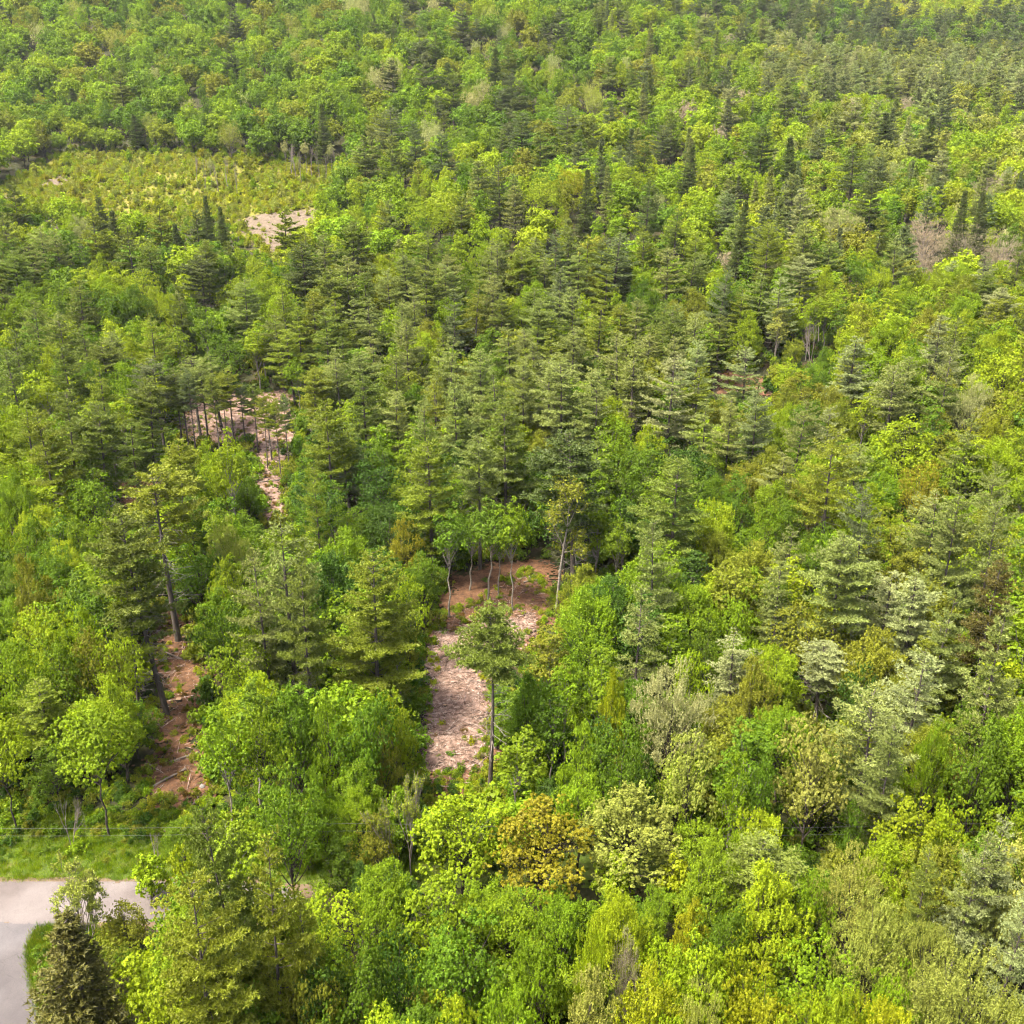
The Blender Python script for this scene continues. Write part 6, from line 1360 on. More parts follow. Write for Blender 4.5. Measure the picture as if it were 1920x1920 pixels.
('birch',0,-69.70,194.69,12.07,5.10,0.14,'green','mid-green slender tree below the bare soil patch, far left, fifth from left'),
('birch',0,-50.99,196.23,12.78,6.05,0.76,'green','mid-green slender tree below the bare soil patch, left, third from left'),
('birch',2,-67.87,124.59,12.78,5.34,3.77,'lime','left one of two lime-green slender trees beyond the aspen, far left'),
('pine',1,112.76,212.81,17.07,7.95,0.42,'palepine','the one pale green pine below the bare soil patch, far right'),
]

trng = np.random.default_rng(5)
for kind, var, x, y, h, w, rot, tint, label in TREES:
    plant(kind, var, x, y, h, w, rot, jitter_tint(trng, tint), label, GROUPS[kind], trng)

MK = ['maple', 'poplar', 'birch', 'pine', 'spruce', 'grey']
MT = ['lime', 'bright', 'green', 'deep', 'yellow', 'orange', 'olive', 'paleolive', 'silver', 'grey', 'rust', 'pine', 'darkpine', 'limepine', 'palepine', 'silverpine', 'brownpine', 'bluepine']
# trees lost in the mass: kind letter, tint letter, x, y, height, width in decimetres
MASS_NEAR = []
for r in '''ac-988,2182,133,93 bb-162,2215,128,64 ab648,1240,111,74 aa904,2113,119,79 ba1120,2260,126,69 bb-118,2275,117,63 ab447,2335,112,77 bg10,2275,142,72
ba-253,2067,113,62 bc-399,1231,108,62 bc-8,811,54,29 bg-181,1718,127,65 ad-173,1043,115,90 ba-887,1943,119,66 ab-782,2019,105,71 ba-453,1291,98,53
ag311,752,80,55 ba729,1792,127,73 bc-333,1132,91,51 bb-654,1759,122,60 bb560,1360,104,51 ac4,844,55,48 ab-154,764,103,72 bc-815,1717,138,71
ba694,1961,115,68 bb-210,1473,128,67 bc-261,662,47,25 ba-817,1955,121,68 bc352,2085,127,62 ac784,2121,105,86 ba443,2161,120,71 bc-716,1510,124,62
ac395,1615,104,69 bg-90,1795,122,62 ba435,1612,107,59 bb-614,1647,43,28 aa788,1982,109,82 bg-298,2164,131,74 aa-902,2239,110,85 bc155,1244,105,61
aa-245,492,67,53 bb-13,583,46,29 bg818,1947,114,65 ab-632,2036,116,79 bg-402,2235,118,64 aa-744,2244,101,75 ba-648,2345,112,54 bd114,1229,42,27
ba465,797,120,63 bb-278,1133,118,57 bb-232,1899,110,60 ba802,2336,117,69 ab407,2001,103,80 bc244,2095,106,60 aa1031,2336,101,71 ag539,1903,59,52
ac-476,1054,109,82 ac-300,1862,116,79 ag-316,2311,105,82 ab6,657,66,53 bc-370,1603,57,30 bb55,571,42,27 aa741,2074,110,78 ac734,2327,124,82
ac-276,964,118,79 bb-234,1036,120,65 ba-967,2046,125,61 aa-4,2115,103,76 bg-270,2213,117,70 ab372,2277,109,83 ag390,2047,103,70 ac529,2235,75,63
ac554,1429,102,73 bg-357,1734,123,69 ag-2,1971,101,73 bc-241,553,73,48 aa865,1959,117,87 ab-268,2012,107,75 ba687,1152,131,79 bb-769,1940,117,68
bc175,903,108,55 bc-756,2177,107,63 bb-403,789,83,46 bb681,2059,47,28 ba908,1633,129,70 aa-222,1832,115,78 ba984,1914,126,65 ba-742,1982,116,67
ba605,2067,112,56 bc-612,2081,112,66 bg181,2209,129,65 ba923,2228,116,58 bc-173,536,89,48 ba457,708,132,76 ab667,1195,100,68 ba-758,1321,129,70
bg-309,1542,118,64 bc548,2165,111,61 bb-654,2306,114,57 bc-407,2336,119,57 bb-112,778,95,46 bc1084,2346,97,50 bd-11,876,38,21 ba416,1566,113,55
aa-853,1664,131,101 ab114,1714,116,81 ba153,2126,110,56 bg254,607,55,34 bc-418,1376,110,64 ac884,1527,139,108 bc54,2269,114,59 ac-199,766,101,70
ba744,1989,99,59 bb-380,1265,77,44 bb-436,1469,79,52 ag853,1624,106,83 bc356,1882,123,61 ba391,751,85,51 aa486,1388,119,82 ab-856,1475,139,94
ba-643,1711,120,66 bb-758,2316,97,51 bb-677,1328,136,78 bc-136,1479,140,71 bc110,1637,132,76 ab-17,1721,113,84 ab-121,1833,119,94 bg988,2161,126,65
bc-1099,2181,120,70 ba-923,2183,127,63 bb-141,1077,88,51 bc531,1474,96,49 ac-706,2096,97,71 ba227,2157,100,50 ba-276,676,37,22 aa334,1509,111,74
bc-157,1599,113,58 bb276,2068,112,60 bc647,2213,114,55 bd78,713,105,53 ab707,2205,111,88 bc-841,2322,130,77 bc-574,2339,92,50 ac317,1221,67,49
ab-658,2014,34,25 ba363,958,127,70 ag921,2313,112,87 bg397,1323,102,61 ba-502,1384,104,53 bg978,2272,110,56 bb-714,1370,117,68 bg-191,1573,129,68
ac-959,1957,113,86 ba-154,1975,115,56 bb-1103,2040,140,72 ab151,2052,103,80 bb-368,1172,107,56 ba16,1535,103,51 bc-682,2063,100,52 bb-574,1524,43,28
ba-399,761,91,45 ba538,1863,77,49 ba-951,2348,88,51 bd45,714,55,33 bg251,1025,111,61 ab-679,1452,117,95 ab-744,1552,102,80 ac750,1647,112,76
cc-925,1672,141,58 cc-946,1718,140,54 ab414,1152,93,63 dp1015,2275,121,55 bb-95,655,78,44 dn234,1360,107,49 bc74,567,54,29 bc665,1108,138,72
ab57,1313,109,74 cb131,1377,124,53 bc463,1473,116,59 do103,2127,155,72 cb1222,2327,125,52 do129,1852,137,59 dn-719,2334,144,76 bd-80,577,57,32
cg576,949,139,58 ac-593,956,109,78 ad-150,1237,108,74 ad34,1421,100,75 ab-681,1615,108,77 ba-1047,1952,114,62 cb-485,2027,128,51 bb365,2225,115,66
ab-171,1108,85,67 ba-537,2095,103,54 ac-316,1353,70,52 bc25,1277,58,31 ac-549,1306,48,43 aa-510,1503,56,49 bc94,572,39,24 bb-488,913,117,64
ac270,1238,103,70 cb-54,1397,126,52 bc385,1497,112,62 bg706,1550,113,59 ab-880,1554,106,73 ac-952,1804,108,75 aa224,2041,107,74 bb420,1655,94,48
do256,1893,129,60 bc-762,2058,92,45 ag-285,2349,86,60 dl-843,1532,104,52 bb-622,2293,80,50 bb571,2061,44,27 cb256,1190,124,49 bb-713,1223,143,75
bb-763,1491,110,65 ba617,1780,111,60 ca978,1813,143,65 do-1070,1986,151,67 ba283,1989,111,58 ab523,2130,102,72 bb-375,2175,135,66 do31,2216,153,73
ab-359,2222,106,81 ad-189,1271,86,61 dl-442,2042,122,58 do-416,2183,121,51 dl109,2222,124,52 bd115,680,69,37 ba-533,1470,71,39 ac-376,1694,63,47
ac571,1862,61,51 bb20,718,39,23 bd2,910,38,22 bc-584,1538,40,22 ba535,1933,43,28 bc550,988,128,72 cc-263,1007,136,63 aa-706,1153,111,91
ba-786,1854,114,56 cb-691,1879,121,49 ab745,1944,100,74 bc-371,1968,132,70 ba578,2100,115,62 do-1122,2134,165,75 bb-600,1052,93,45 bb371,1139,88,47
ac629,1284,83,61 do-311,1492,129,54 ab-789,1576,84,60 bb106,2031,100,55 aa1145,2304,105,74 do307,2343,145,74 bb-4,445,74,45 ba610,1407,70,39
ba218,1569,71,38 bb-634,1918,59,32 bc-277,526,38,20 bc125,1166,39,25 aa-381,1666,38,28 ac614,1932,35,26 bg515,2020,41,25 ac-663,2048,36,27
bg-177,499,125,62 ca-491,733,137,64 ca486,746,127,56 cc-539,837,130,53 ba-585,908,146,78 ac-525,986,105,84 ba625,987,127,62 ca-628,992,142,65
ba505,1015,118,64 ac-655,1039,111,88 cc656,1046,137,56 cg431,1068,127,49 ca636,1075,126,54 ac-669,1104,107,83 bb-423,1141,113,58 ac551,1158,107,85
cd225,1176,131,58 cc715,1190,124,55 cb116,1199,126,51 cb730,1228,143,57 ab224,1228,109,73 ba465,1251,114,57 ca-710,1270,121,53 cd77,1278,137,53
ca-774,1284,135,60 aa778,1285,105,76 ba451,1302,112,67 cb-795,1311,126,52 ca774,1328,124,52 ca813,1344,127,58 dn-26,1354,151,80 bc-821,1357,148,82
do830,1388,169,76 ca742,1393,123,47 cb-0,1393,122,54 dn-822,1425,170,73 ba836,1433,122,67 bg858,1480,135,66 ag-273,1481,101,67 ba-84,1507,127,69
cc-905,1524,120,47 do-47,1555,151,66 cb903,1582,135,52 bb495,1583,112,54 aa-927,1597,134,96 cb940,1612,141,55 bc272,1625,133,64 ba18,1632,112,55
cb655,1636,130,52 ba-899,1639,114,64 bb-967,1643,141,82 cc687,1652,123,49 ab958,1652,108,77 do71,1661,165,71 aa282,1689,120,87 ba-782,1692,124,62
bg781,1694,116,57 ab-983,1697,105,82 cc957,1699,136,60 bc63,1708,121,67 cg616,1728,128,61 dn1002,1728,165,78 dn339,1728,167,71 aa-1015,1747,100,74
bc-313,1756,115,67 cc-707,1758,121,46 ac-961,1760,102,69 ca1002,1776,128,58 cc-993,1781,130,52 cb-1019,1812,140,62 aa-808,1817,101,75 cg1028,1833,126,58
cb-1069,1852,120,57 bc-10,1856,113,60 dp1060,1868,195,91 bb-1089,1895,148,73 cc1074,1915,141,55 ca-1110,1934,142,66 bc187,1945,122,64 aa1100,1984,132,97
bg138,1995,126,71 cb-1132,2006,120,51 ab-528,2009,103,79 bg-81,2037,114,67 ba1110,2047,125,69 ca-1151,2050,122,55 ba957,2059,114,58 aa1151,2083,103,81
cc-1126,2086,146,57 ca-1182,2094,122,47 ca1192,2105,148,60 ac-850,2109,104,73 aa-183,2132,101,68 cg1207,2138,129,57 cb-1175,2139,139,62 bb1077,2146,114,67
ba870,2155,111,55 ca1177,2159,136,55 bc1217,2176,118,62 ca659,2181,122,47 ab-1214,2192,130,95 cb1159,2210,125,49 cg1222,2216,127,57 bb-1233,2239,111,54
ba-1180,2243,138,71 aa-981,2255,101,76 ac-1131,2264,103,83 aa1247,2265,119,86 do-1273,2267,159,72 bg1176,2276,111,58 cc-1280,2310,125,56 cg1281,2333,137,59
ba-1228,2340,129,67 bg277,382,92,44 ac-129,383,88,67 ab-237,385,86,65 bb34,386,107,61 bg121,390,96,49 bg258,686,98,48 bc290,704,93,45
bb156,777,97,52 aa-254,801,81,60 bb86,812,100,49 bb365,865,90,49 bd82,951,89,50 bc430,961,97,46 bd-130,1022,91,44 bb113,1040,90,53
bb289,1045,97,53 bd147,1064,92,50 ab-299,1083,90,69 ab-519,1094,91,62 bb-212,1143,89,49 bb-481,1145,109,53 ba-585,1188,90,47 aa536,1218,85,64
bd-191,1233,99,48 bg705,1299,100,50 ba617,1348,109,53 bg371,1351,89,51 bd98,1413,107,57 ad-88,1417,85,61 bc201,1420,91,46 ba731,1423,100,55
bc-269,1440,89,53 bc-1,1461,105,53 ba743,1472,92,48 ba659,1483,90,49 ba599,1501,97,52 bb-616,1533,98,51 bb376,1569,97,52 bb-713,1579,100,50
bg523,1608,89,43 do-243,1626,123,60 ba835,1670,102,50 ac-211,1688,92,62 ag567,1718,82,57 bc172,1777,92,49 ab667,1778,88,59 bb-683,1789,89,45
bb587,1805,91,46 ba-1034,1859,96,47 do28,1899,123,56 ba-850,1933,89,47 bb-1024,2111,97,49 bc-814,2124,89,43 dn74,2223,139,60 bc-194,2241,92,50
bb894,2263,93,50 ac-563,2292,93,67 ba-703,2297,96,53 ac20,2346,83,61 dl-1074,2350,136,60 aa-279,402,71,53 bb110,487,70,39 bg374,573,72,44
bb-193,652,85,50 bc208,679,73,39 bb147,695,81,48 bb328,696,76,44 dl397,709,107,53 bb182,728,71,40 bb30,809,71,38 ba-475,823,81,53
ba279,860,83,51 bc30,876,74,47 bg567,887,72,40 ba276,910,69,40 ad126,919,65,51 ab-208,934,62,50 bg590,982,72,39 bc-565,999,78,44
bb73,1010,75,44 bc460,1012,72,45 ba371,1039,70,40 bc239,1065,73,40 bb101,1074,73,42 bb-119,1112,71,45 aa-629,1118,65,50 ac623,1138,77,57
ac-310,1166,64,57 ab290,1194,68,59 ba-482,1200,74,44 bb-290,1211,74,47 dn-512,1221,96,49 ba593,1237,72,38 bb-537,1239,73,47 bd-80,1256,74,46
ad-123,1338,65,48 bb-471,1372,77,43 ac645,1389,76,59 ab143,1416,85,68 bc-512,1417,88,57 ba-435,1428,72,44 ba-471,1446,70,44 ba782,1459,69,40
bc-731,1461,87,46 ab218,1513,70,56 ab748,1553,68,59 ba-880,1608,76,42 ba630,1620,74,42 bc-643,1624,70,37 ba638,1670,72,44 ac366,1680,82,65
bc416,1690,77,43 bc-698,1731,71,42 bc513,1733,69,37 bg-62,1741,76,44 ac371,1752,65,53 bg699,1769,84,45 bb350,1795,85,47 do52,1814,93,47
dn368,1828,97,48 bb-923,1848,73,47 ba-953,1861,76,42 do831,1864,103,51 ac-95,1880,78,60 ba1018,1895,85,50 ba215,1907,72,44 bg89,1914,88,47
bb-1027,1922,73,44 bg-429,1955,84,49 bc-118,1980,73,43 ac-96,2074,67,51 bc944,2130,75,42 bb840,2138,71,46 dl-455,2146,98,46 do487,2146,93,46
bb-1070,2157,70,44 aa512,2172,73,56 ba-650,2194,74,40 aa-323,2196,64,50 bb-727,2210,69,41 dl-231,2218,109,56 bb-137,2243,81,44 ac822,2244,64,48
bb476,2248,81,50 bb-860,2253,70,42 ba-942,2268,86,46 bb-1221,2272,80,45 bc947,2274,70,40 aa-881,2291,81,68 bb1087,2299,71,43 ac-928,2311,68,57
ba1256,2313,71,40 bg651,2350,71,45 fh235,410,52,30 bg-95,420,55,30 bb66,448,59,35 fh221,454,51,30 fa245,459,51,31 ab159,486,48,43
ab45,488,56,44 ab-4,488,58,49 bd36,552,57,30 bd-1,556,60,35 dp310,563,73,36 bc227,570,55,30 ac244,586,48,40 ac353,641,53,39
ad-63,662,52,44 bb-174,671,56,32 bb265,746,59,34 bb273,768,65,38 bb181,785,59,35 bb-140,798,68,36 bb-174,805,69,37 bb59,819,60,33
ba276,887,56,31 aa-410,914,54,39 bb-125,922,61,34 ac-535,922,54,40 aa497,925,49,40 bd54,930,55,30 ba403,964,62,35 bb442,989,62,39
bc-130,994,54,29 ba416,996,65,42 bc124,1011,56,31 ab-301,1011,50,41 aa286,1012,56,42 bd-206,1015,64,36 ac-261,1061,55,48 bc-532,1065,59,35
ac387,1075,53,43 ba-265,1089,58,38 bb148,1092,62,39 bg355,1119,57,32 bc162,1135,68,44 ba463,1172,63,35 ac-394,1189,53,41 ab-730,1189,54,42
ba-317,1227,53,34 do758,1248,85,41 bc-115,1250,62,35 ba-735,1255,59,32 bb180,1258,56,31 dl-518,1261,79,45 bb-745,1275,58,34 ba-537,1279,57,34
bc663,1282,55,33 ac-223,1283,61,54 bg334,1294,65,39 bc114,1297,60,33 bg651,1312,67,35 dl-622,1312,78,39 bd-303,1317,65,38 bd-149,1358,69,37
dp774,1362,86,44 ac347,1377,52,38 bc-108,1378,57,32 ab293,1385,59,51 ba-450,1388,59,34 ac525,1406,56,41 ac803,1413,53,41 bc365,1415,58,32
aa-644,1425,59,44 ag647,1428,56,44 bb75,1435,66,40 bb-338,1463,57,37 aa-477,1470,48,36 ba507,1497,59,31 bc718,1497,53,30 ba825,1517,68,38
ba-879,1520,53,31 ba-277,1529,71,39 ba666,1543,55,31 ac89,1582,50,38 ac250,1593,59,52 do-223,1595,78,42 ac721,1620,51,38 bc-854,1621,57,35
ba595,1627,55,36 ac-774,1647,51,42 do-55,1695,75,39 ba465,1706,57,33 bg388,1714,67,38 bg295,1729,59,34 dp539,1733,74,39 dn155,1747,73,34
ba495,1749,58,31 bg-272,1764,71,38 ac398,1764,49,38 aa813,1772,57,50 ba-932,1776,60,33 ab258,1787,56,44 ba1025,1800,59,37 bb696,1804,57,34
bc-901,1830,58,36 ab584,1838,51,39 aa750,1857,50,38 bc-996,1857,62,36 ab861,1858,49,39 bg-260,1863,54,31 bc-897,1890,55,32 ba-4,1906,62,35
ag932,1915,50,38 ba777,1918,59,37 ac-382,1924,55,40 bc946,1940,58,34 bg1005,1942,56,37 ba-727,1949,70,43 ag-401,1950,50,38 do377,1975,78,46
bg831,1982,55,35 bb-1107,1992,61,37 aa183,1997,60,48 do-308,2027,86,47 bc-1060,2032,63,38 ba428,2039,72,43 ac-8,2042,53,40 bc904,2050,66,39
bb-937,2054,61,33 ac-416,2066,56,44 bc-568,2088,57,33 ab-646,2092,50,43 bb269,2115,69,41 dl233,2128,77,38 ba-90,2143,63,39 bc-430,2157,62,33
bc-176,2165,65,35 bg179,2167,63,35 ba-581,2169,57,35 ba-894,2203,55,31 dl617,2216,73,40 bc968,2218,55,32 bb137,2219,53,31 bc-1132,2223,62,36
aa751,2229,63,56 ab332,2240,61,49 ab1208,2249,59,47 bb-358,2263,70,43 bb535,2267,59,34 bc498,2277,55,34 bb-1196,2278,55,31 ba609,2279,69,37
dl-782,2279,87,47 bc-833,2282,61,34 aa763,2291,65,51 ba1040,2292,63,34 ba1109,2296,54,28 bc100,2318,54,29 do-443,2325,86,40 ac-786,2327,57,42
aa1177,2329,48,39 ba983,2331,69,43 bc116,2342,63,38 dn-1288,2342,77,42 dn-356,2347,90,43 ab-981,2350,61,48 bb-235,413,40,21 ab-123,417,35,26
bb-225,424,41,22 bg180,425,46,29 bb201,429,42,23 bb-34,429,39,22 fh284,457,36,23 fg328,465,34,23 fa210,470,38,22 ag-103,479,38,33
bg199,484,42,26 ag-61,491,38,29 ab25,500,34,29 ag101,507,44,33 bb-255,515,40,26 fb268,537,43,26 bg18,541,43,26 bb215,543,43,26
bb-55,553,43,24 bc204,570,45,28 bc-52,571,43,25 ag399,580,42,36 bb140,582,45,28 bb160,583,40,26 ac356,588,35,27 bd-91,600,45,24
ba212,625,40,21 bg331,628,41,22 bb-170,646,39,24 ac-20,647,37,31 ad-33,667,35,27 bc-99,680,43,25 bb26,701,41,26 bg208,701,40,24
bg270,716,36,23 ac5,726,34,25 ba460,741,38,22 bd-118,756,36,21 ac340,769,39,29 ba302,783,37,23 ac421,793,34,26 ba282,794,44,25
ab-291,801,36,27 ab-110,803,35,28 ba-228,806,39,21 ab140,808,37,29 bc-242,824,46,25 bc-513,830,44,25 bc-447,834,40,21 ba542,836,48,30
bc191,853,43,23 bc-299,854,39,25 bc440,859,40,23 bg491,860,43,23 bg459,874,38,24 bd44,896,45,29 aa-263,912,35,26 ab28,913,36,30
bb213,917,40,24 ac570,921,42,33 bc107,936,46,29 bc23,938,41,23 bc-413,941,44,24 ac144,972,37,32 aa-481,976,40,31 bb198,976,45,24
bb-242,980,45,28 bg386,985,45,28 bg623,1017,37,20 bc96,1019,42,23 bb562,1020,45,24 bc638,1023,40,23 bb536,1030,40,23 bb176,1035,46,26
bg534,1048,45,29 bc223,1052,39,24 bc-368,1055,36,23 ac-582,1067,36,30 bc212,1070,46,25 ab-639,1075,34,26 ac548,1079,41,32 bb229,1083,46,25
ba-488,1087,39,21 bg362,1093,44,25 bb-141,1106,44,24 bb625,1113,39,22 bb-217,1119,47,27 bb556,1124,41,22 bc396,1130,41,27 ba-457,1145,45,25
bd234,1146,37,21 ac649,1148,35,32 bg586,1148,49,32 bd-166,1148,45,27 ba299,1150,44,25 ac-189,1154,36,27 ba453,1155,39,25 bb-406,1159,38,22
bb-669,1166,40,25 ba-475,1176,48,28 ag518,1178,37,30 ac359,1179,40,29 ac-610,1195,38,29 ac-583,1231,46,34 bb191,1233,40,25 bb-347,1242,43,24
ab-497,1243,37,32 ba574,1248,48,31 bb-279,1248,41,24 bg710,1249,43,25 ab542,1250,35,28 aa618,1257,40,33 ba599,1258,39,21 ac-334,1260,38,29
bc-439,1265,37,20 bb-137,1265,39,24 ab561,1266,43,32 aa-496,1271,36,30 ag583,1271,44,37 bb-420,1276,45,29 aa473,1277,35,26 ac423,1280,37,32
ba568,1283,37,22 ac-351,1284,37,32 bc-64,1286,45,26 bb-40,1286,41,24 bb-510,1287,39,23 ac404,1294,38,28 ac-272,1303,36,32 ac-520,1304,38,33
ac94,1307,40,31 ac178,1308,39,35 bd-54,1312,43,24 bb-648,1315,37,24 ac-574,1322,38,29 ac694,1322,34,28 ac-381,1323,36,28 bd94,1328,38,21
bb-512,1328,46,25 ac-540,1330,39,35 bc536,1332,39,22 bd-70,1334,37,23 ba-728,1343,42,26 bg749,1347,41,26 bc399,1351,43,28 ab-195,1359,41,33
ac-510,1360,40,29 ba-670,1362,44,26 ac-651,1362,36,27 bb267,1381,39,24 bb573,1382,42,26 ba-328,1382,48,26 bd-285,1384,49,29 bb-527,1386,47,28
ad-162,1394,46,39 ac183,1397,44,32 ac-402,1399,34,26 bb-432,1402,40,23 ba382,1415,39,22 ac-411,1422,34,28 ac353,1439,33,30 ba763,1442,36,21
ac-132,1445,36,26 bd192,1449,39,22 ba528,1449,43,28 ad-47,1450,36,31 ac29,1459,44,33 ac67,1464,44,36 ac-241,1468,41,33 bg779,1484,44,25
ac193,1487,40,34 ba186,1510,41,22 bb398,1532,40,22 ac196,1538,38,28 ac-340,1538,39,30 aa-203,1540,40,32 ba335,1542,39,22 ba-637,1547,38,20
ba444,1548,47,30 bb123,1550,47,26 ba-462,1561,42,26 ac178,1571,36,30 bb538,1577,48,25 aa-134,1583,37,30 ac-304,1588,33,25 bg572,1604,43,23
ac-325,1617,39,31 ac149,1625,43,31 ac-91,1634,44,39 ab-714,1634,42,35 ac-382,1640,39,29 ac357,1643,41,33 bb442,1648,47,26 bb-5,1648,42,25
ac395,1651,43,33 ba782,1659,43,24 aa-805,1670,45,34 bb-103,1671,40,24 ba550,1672,40,24 ac-122,1674,40,34 ac-79,1683,44,36 ba745,1684,42,24
ba-16,1686,38,21 ba325,1699,39,24 bb344,1700,38,22 ac924,1703,39,33 bb30,1719,47,27 bb-385,1724,37,20 bb-670,1728,47,31 bc85,1729,39,25
bb632,1749,37,20 ac-393,1752,34,30 ac461,1753,38,28 bg-373,1765,38,21 ac-1033,1782,34,28 ac401,1788,40,36 ac58,1790,35,26 ac453,1794,34,27
bb942,1794,43,26 ac434,1797,39,31 ac521,1799,42,35 bg72,1799,39,21 ac-160,1806,33,25 ba559,1808,45,27 bc679,1812,41,23 bc190,1819,44,24
ac289,1820,42,34 ab-1049,1824,42,37 bc-920,1824,40,21 bb-733,1827,39,24 ba-1016,1840,46,26 ac160,1842,35,30 ac275,1857,45,35 ac374,1858,41,35
bb-864,1886,42,26 ac-259,1887,37,31 ac610,1899,41,34 bb-204,1900,45,29 ba577,1905,38,20 bc-742,1908,44,27 ba-855,1909,44,28 bb-971,1910,43,25
bc-793,1914,41,25 ac594,1917,37,29 ac326,1918,34,29 ba-615,1930,46,30 bb919,1932,42,27 ac85,1942,33,27 ac633,1945,34,27 bc-921,1958,43,24
ac-185,1966,41,37 bc-788,1966,42,22 bb-991,1972,41,26 aa28,1987,38,30 bb1051,1994,44,27 bc877,2000,44,24 ag-369,2000,33,27 bb582,2005,36,22
bc461,2016,37,20 ac172,2019,38,30 ac-592,2022,33,25 ba990,2031,40,23 aa-872,2044,33,26 ba814,2053,43,26 bb898,2079,41,25 ac-234,2090,39,32
bc-935,2096,38,21 ba-471,2099,43,23 bb-307,2111,44,26 bc-105,2114,37,22 ac-883,2115,42,31 ba1037,2127,38,23 aa441,2129,34,26 bc-42,2132,38,24
bg1172,2132,38,22 aa-1010,2135,36,29 bc-1085,2138,45,28 ba-242,2138,38,23 bc-780,2140,46,27 ac388,2141,34,26 ac201,2145,38,28 ac414,2146,45,33
bb775,2157,44,26 ac-13,2171,34,26 bc1158,2176,38,22 ba1011,2181,46,27 aa236,2185,40,35 bc1174,2186,46,25 ac1197,2202,41,32 aa260,2213,45,33
bb989,2216,46,27 bc157,2220,37,20 ab1105,2222,34,29 ac1046,2229,34,26 bb-853,2234,41,25 ac156,2238,34,25 aa689,2239,45,35 bc985,2242,39,24
ac-1016,2253,39,29 ag296,2256,41,34 ba1087,2263,42,25 bb-908,2276,41,26 bc-529,2282,39,26 ba706,2285,44,28 ac-81,2298,46,40 ac193,2302,37,28
bc-1254,2303,42,26 ba877,2307,40,23 bg334,2324,45,25 bc-687,2325,47,28 ac91,2338,35,29 ac1255,2339,33,27 bc1107,2340,41,24 bg908,2345,39,22
ac58,2350,40,30'''.split():
    v = [int(q) / 10 for q in r[2:].split(',')]
    MASS_NEAR.append((MK[ord(r[0]) - 97], MT[ord(r[1]) - 97], *v))

frng = np.random.default_rng(9)
def far_rows(S, scale):
    """decode 'kind tint x y h w' rows"""
    out = []
    for k, t, x, y, h, w in S:
        pid, ph, pw = FAR_KINDS[k][frng.integers(len(FAR_KINDS[k]))]
        z = float(terrain(x, y)) - .1
        out.append((x, y, z, pid, w / pw, h / ph, frng.uniform(0, 6.28), frng.normal(0, .025), *jitter_tint(frng, t, .15)))
    return out
BOX = {k: (min(p[0] for p in v), max(p[0] for p in v), min(p[1] for p in v), max(p[1] for p in v)) for k, v in ZONES.items()}
def in_zone(x, y, names):
    return any(b[0] < x < b[1] and b[2] < y < b[3] and pip(x, y, ZONES[n]) for n in names for b in (BOX[n],))
ALLZ = [k for k in ZONES]
srng = np.random.default_rng(21)
def pick(*a): return a[srng.integers(len(a))]
# the hillside forest beyond the trees one can tell apart
taken = {}
def free(x, y, r):
    i, j = int(x // 8), int(y // 8)
    for a in (i - 1, i, i + 1):
        for b in (j - 1, j, j + 1):
            for xx, yy, rr in taken.get((a, b), ()):
                if (xx - x) ** 2 + (yy - y) ** 2 < ((r + rr) * .66) ** 2: return False
    return True
def take(x, y, r): taken.setdefault((int(x // 8), int(y // 8)), []).append((x, y, r))
for e in TREES: take(e[2], e[3], e[5] / 2)
def hill_mix(x, y):
    """species by place: hardwoods on the left hill, pines to the right, fresh lime stands in the middle; far-right tint bands paint in sunlight and cloud shade"""
    b = x / y; r = srng.random()
    patchy = math.sin(x * .045 + 1) * math.sin(y * .038 + 2) + .6 * math.sin(x * .11 - y * .07)
    if y > 330 and b < .08:
        if r < .02 + (.07 if b > -.12 else 0): return 'pine', pick('darkpine', 'bluepine', 'pine')
        if r < .07 + (.1 if b > -.15 else 0): return 'grey', pick('silver', 'paleolive')
        return pick('maple', 'maple', 'maple', 'poplar'), pick('green', 'bright', 'bright', 'green', 'bright', 'olive', 'lime' if patchy > .3 else 'green')
    if b > .14 and y > 690: return pick('maple', 'poplar'), pick('lime', 'paleolive', 'yellow', 'lime')  # pale yellow tints paint sunlight onto the highest right-hand band
    if b > .14 and y > 575:  # dark bluish tints paint a band of cloud shade
        if r < .35: return 'pine', pick('bluepine', 'darkpine', 'bluepine')
        return 'maple', pick('green', 'deep', 'olive', 'bright', 'green')
    if b > .24 and y > 455:  # pale silvery tints paint a sunlit patch on the right slope
        if r < .55: return 'pine', pick('silverpine', 'palepine', 'silverpine')
        return pick('maple', 'poplar'), pick('paleolive', 'silver', 'lime', 'olive', 'paleolive')
    if b < -.16:
        if r < .2: return 'pine', pick('pine', 'limepine', 'darkpine')
        return pick('maple', 'poplar', 'maple'), pick('bright', 'lime', 'green', 'lime')
    if b > .08:
        if r < .15 + .12 * patchy: return pick('pine', 'pine', 'pine', 'spruce'), pick('palepine', 'bluepine', 'bluepine', 'palepine', 'silverpine' if b > .2 else 'pine')
        if r > .95: return 'grey', pick('silver', 'grey')
        return pick('maple', 'maple', 'poplar', 'birch'), pick('lime', 'bright', 'lime', 'olive', 'green', 'bright' if patchy < .2 else 'lime', 'paleolive' if b > .25 else 'bright')
    if r < .14: return 'pine', pick('pine', 'bluepine', 'palepine', 'palepine')
    return pick('maple', 'poplar', 'maple'), pick('bright', 'lime', 'green', 'lime', 'olive')
MH = {'pine': (14, 19), 'spruce': (14, 19), 'maple': (9, 13), 'poplar': (9, 13), 'birch': (10, 13), 'grey': (9, 12)}
MW = {'pine': (.42, .56), 'spruce': (.30, .36), 'maple': (.82, 1.05), 'poplar': (.52, .66), 'birch': (.42, .5), 'grey': (.6, .75)}
hill = []
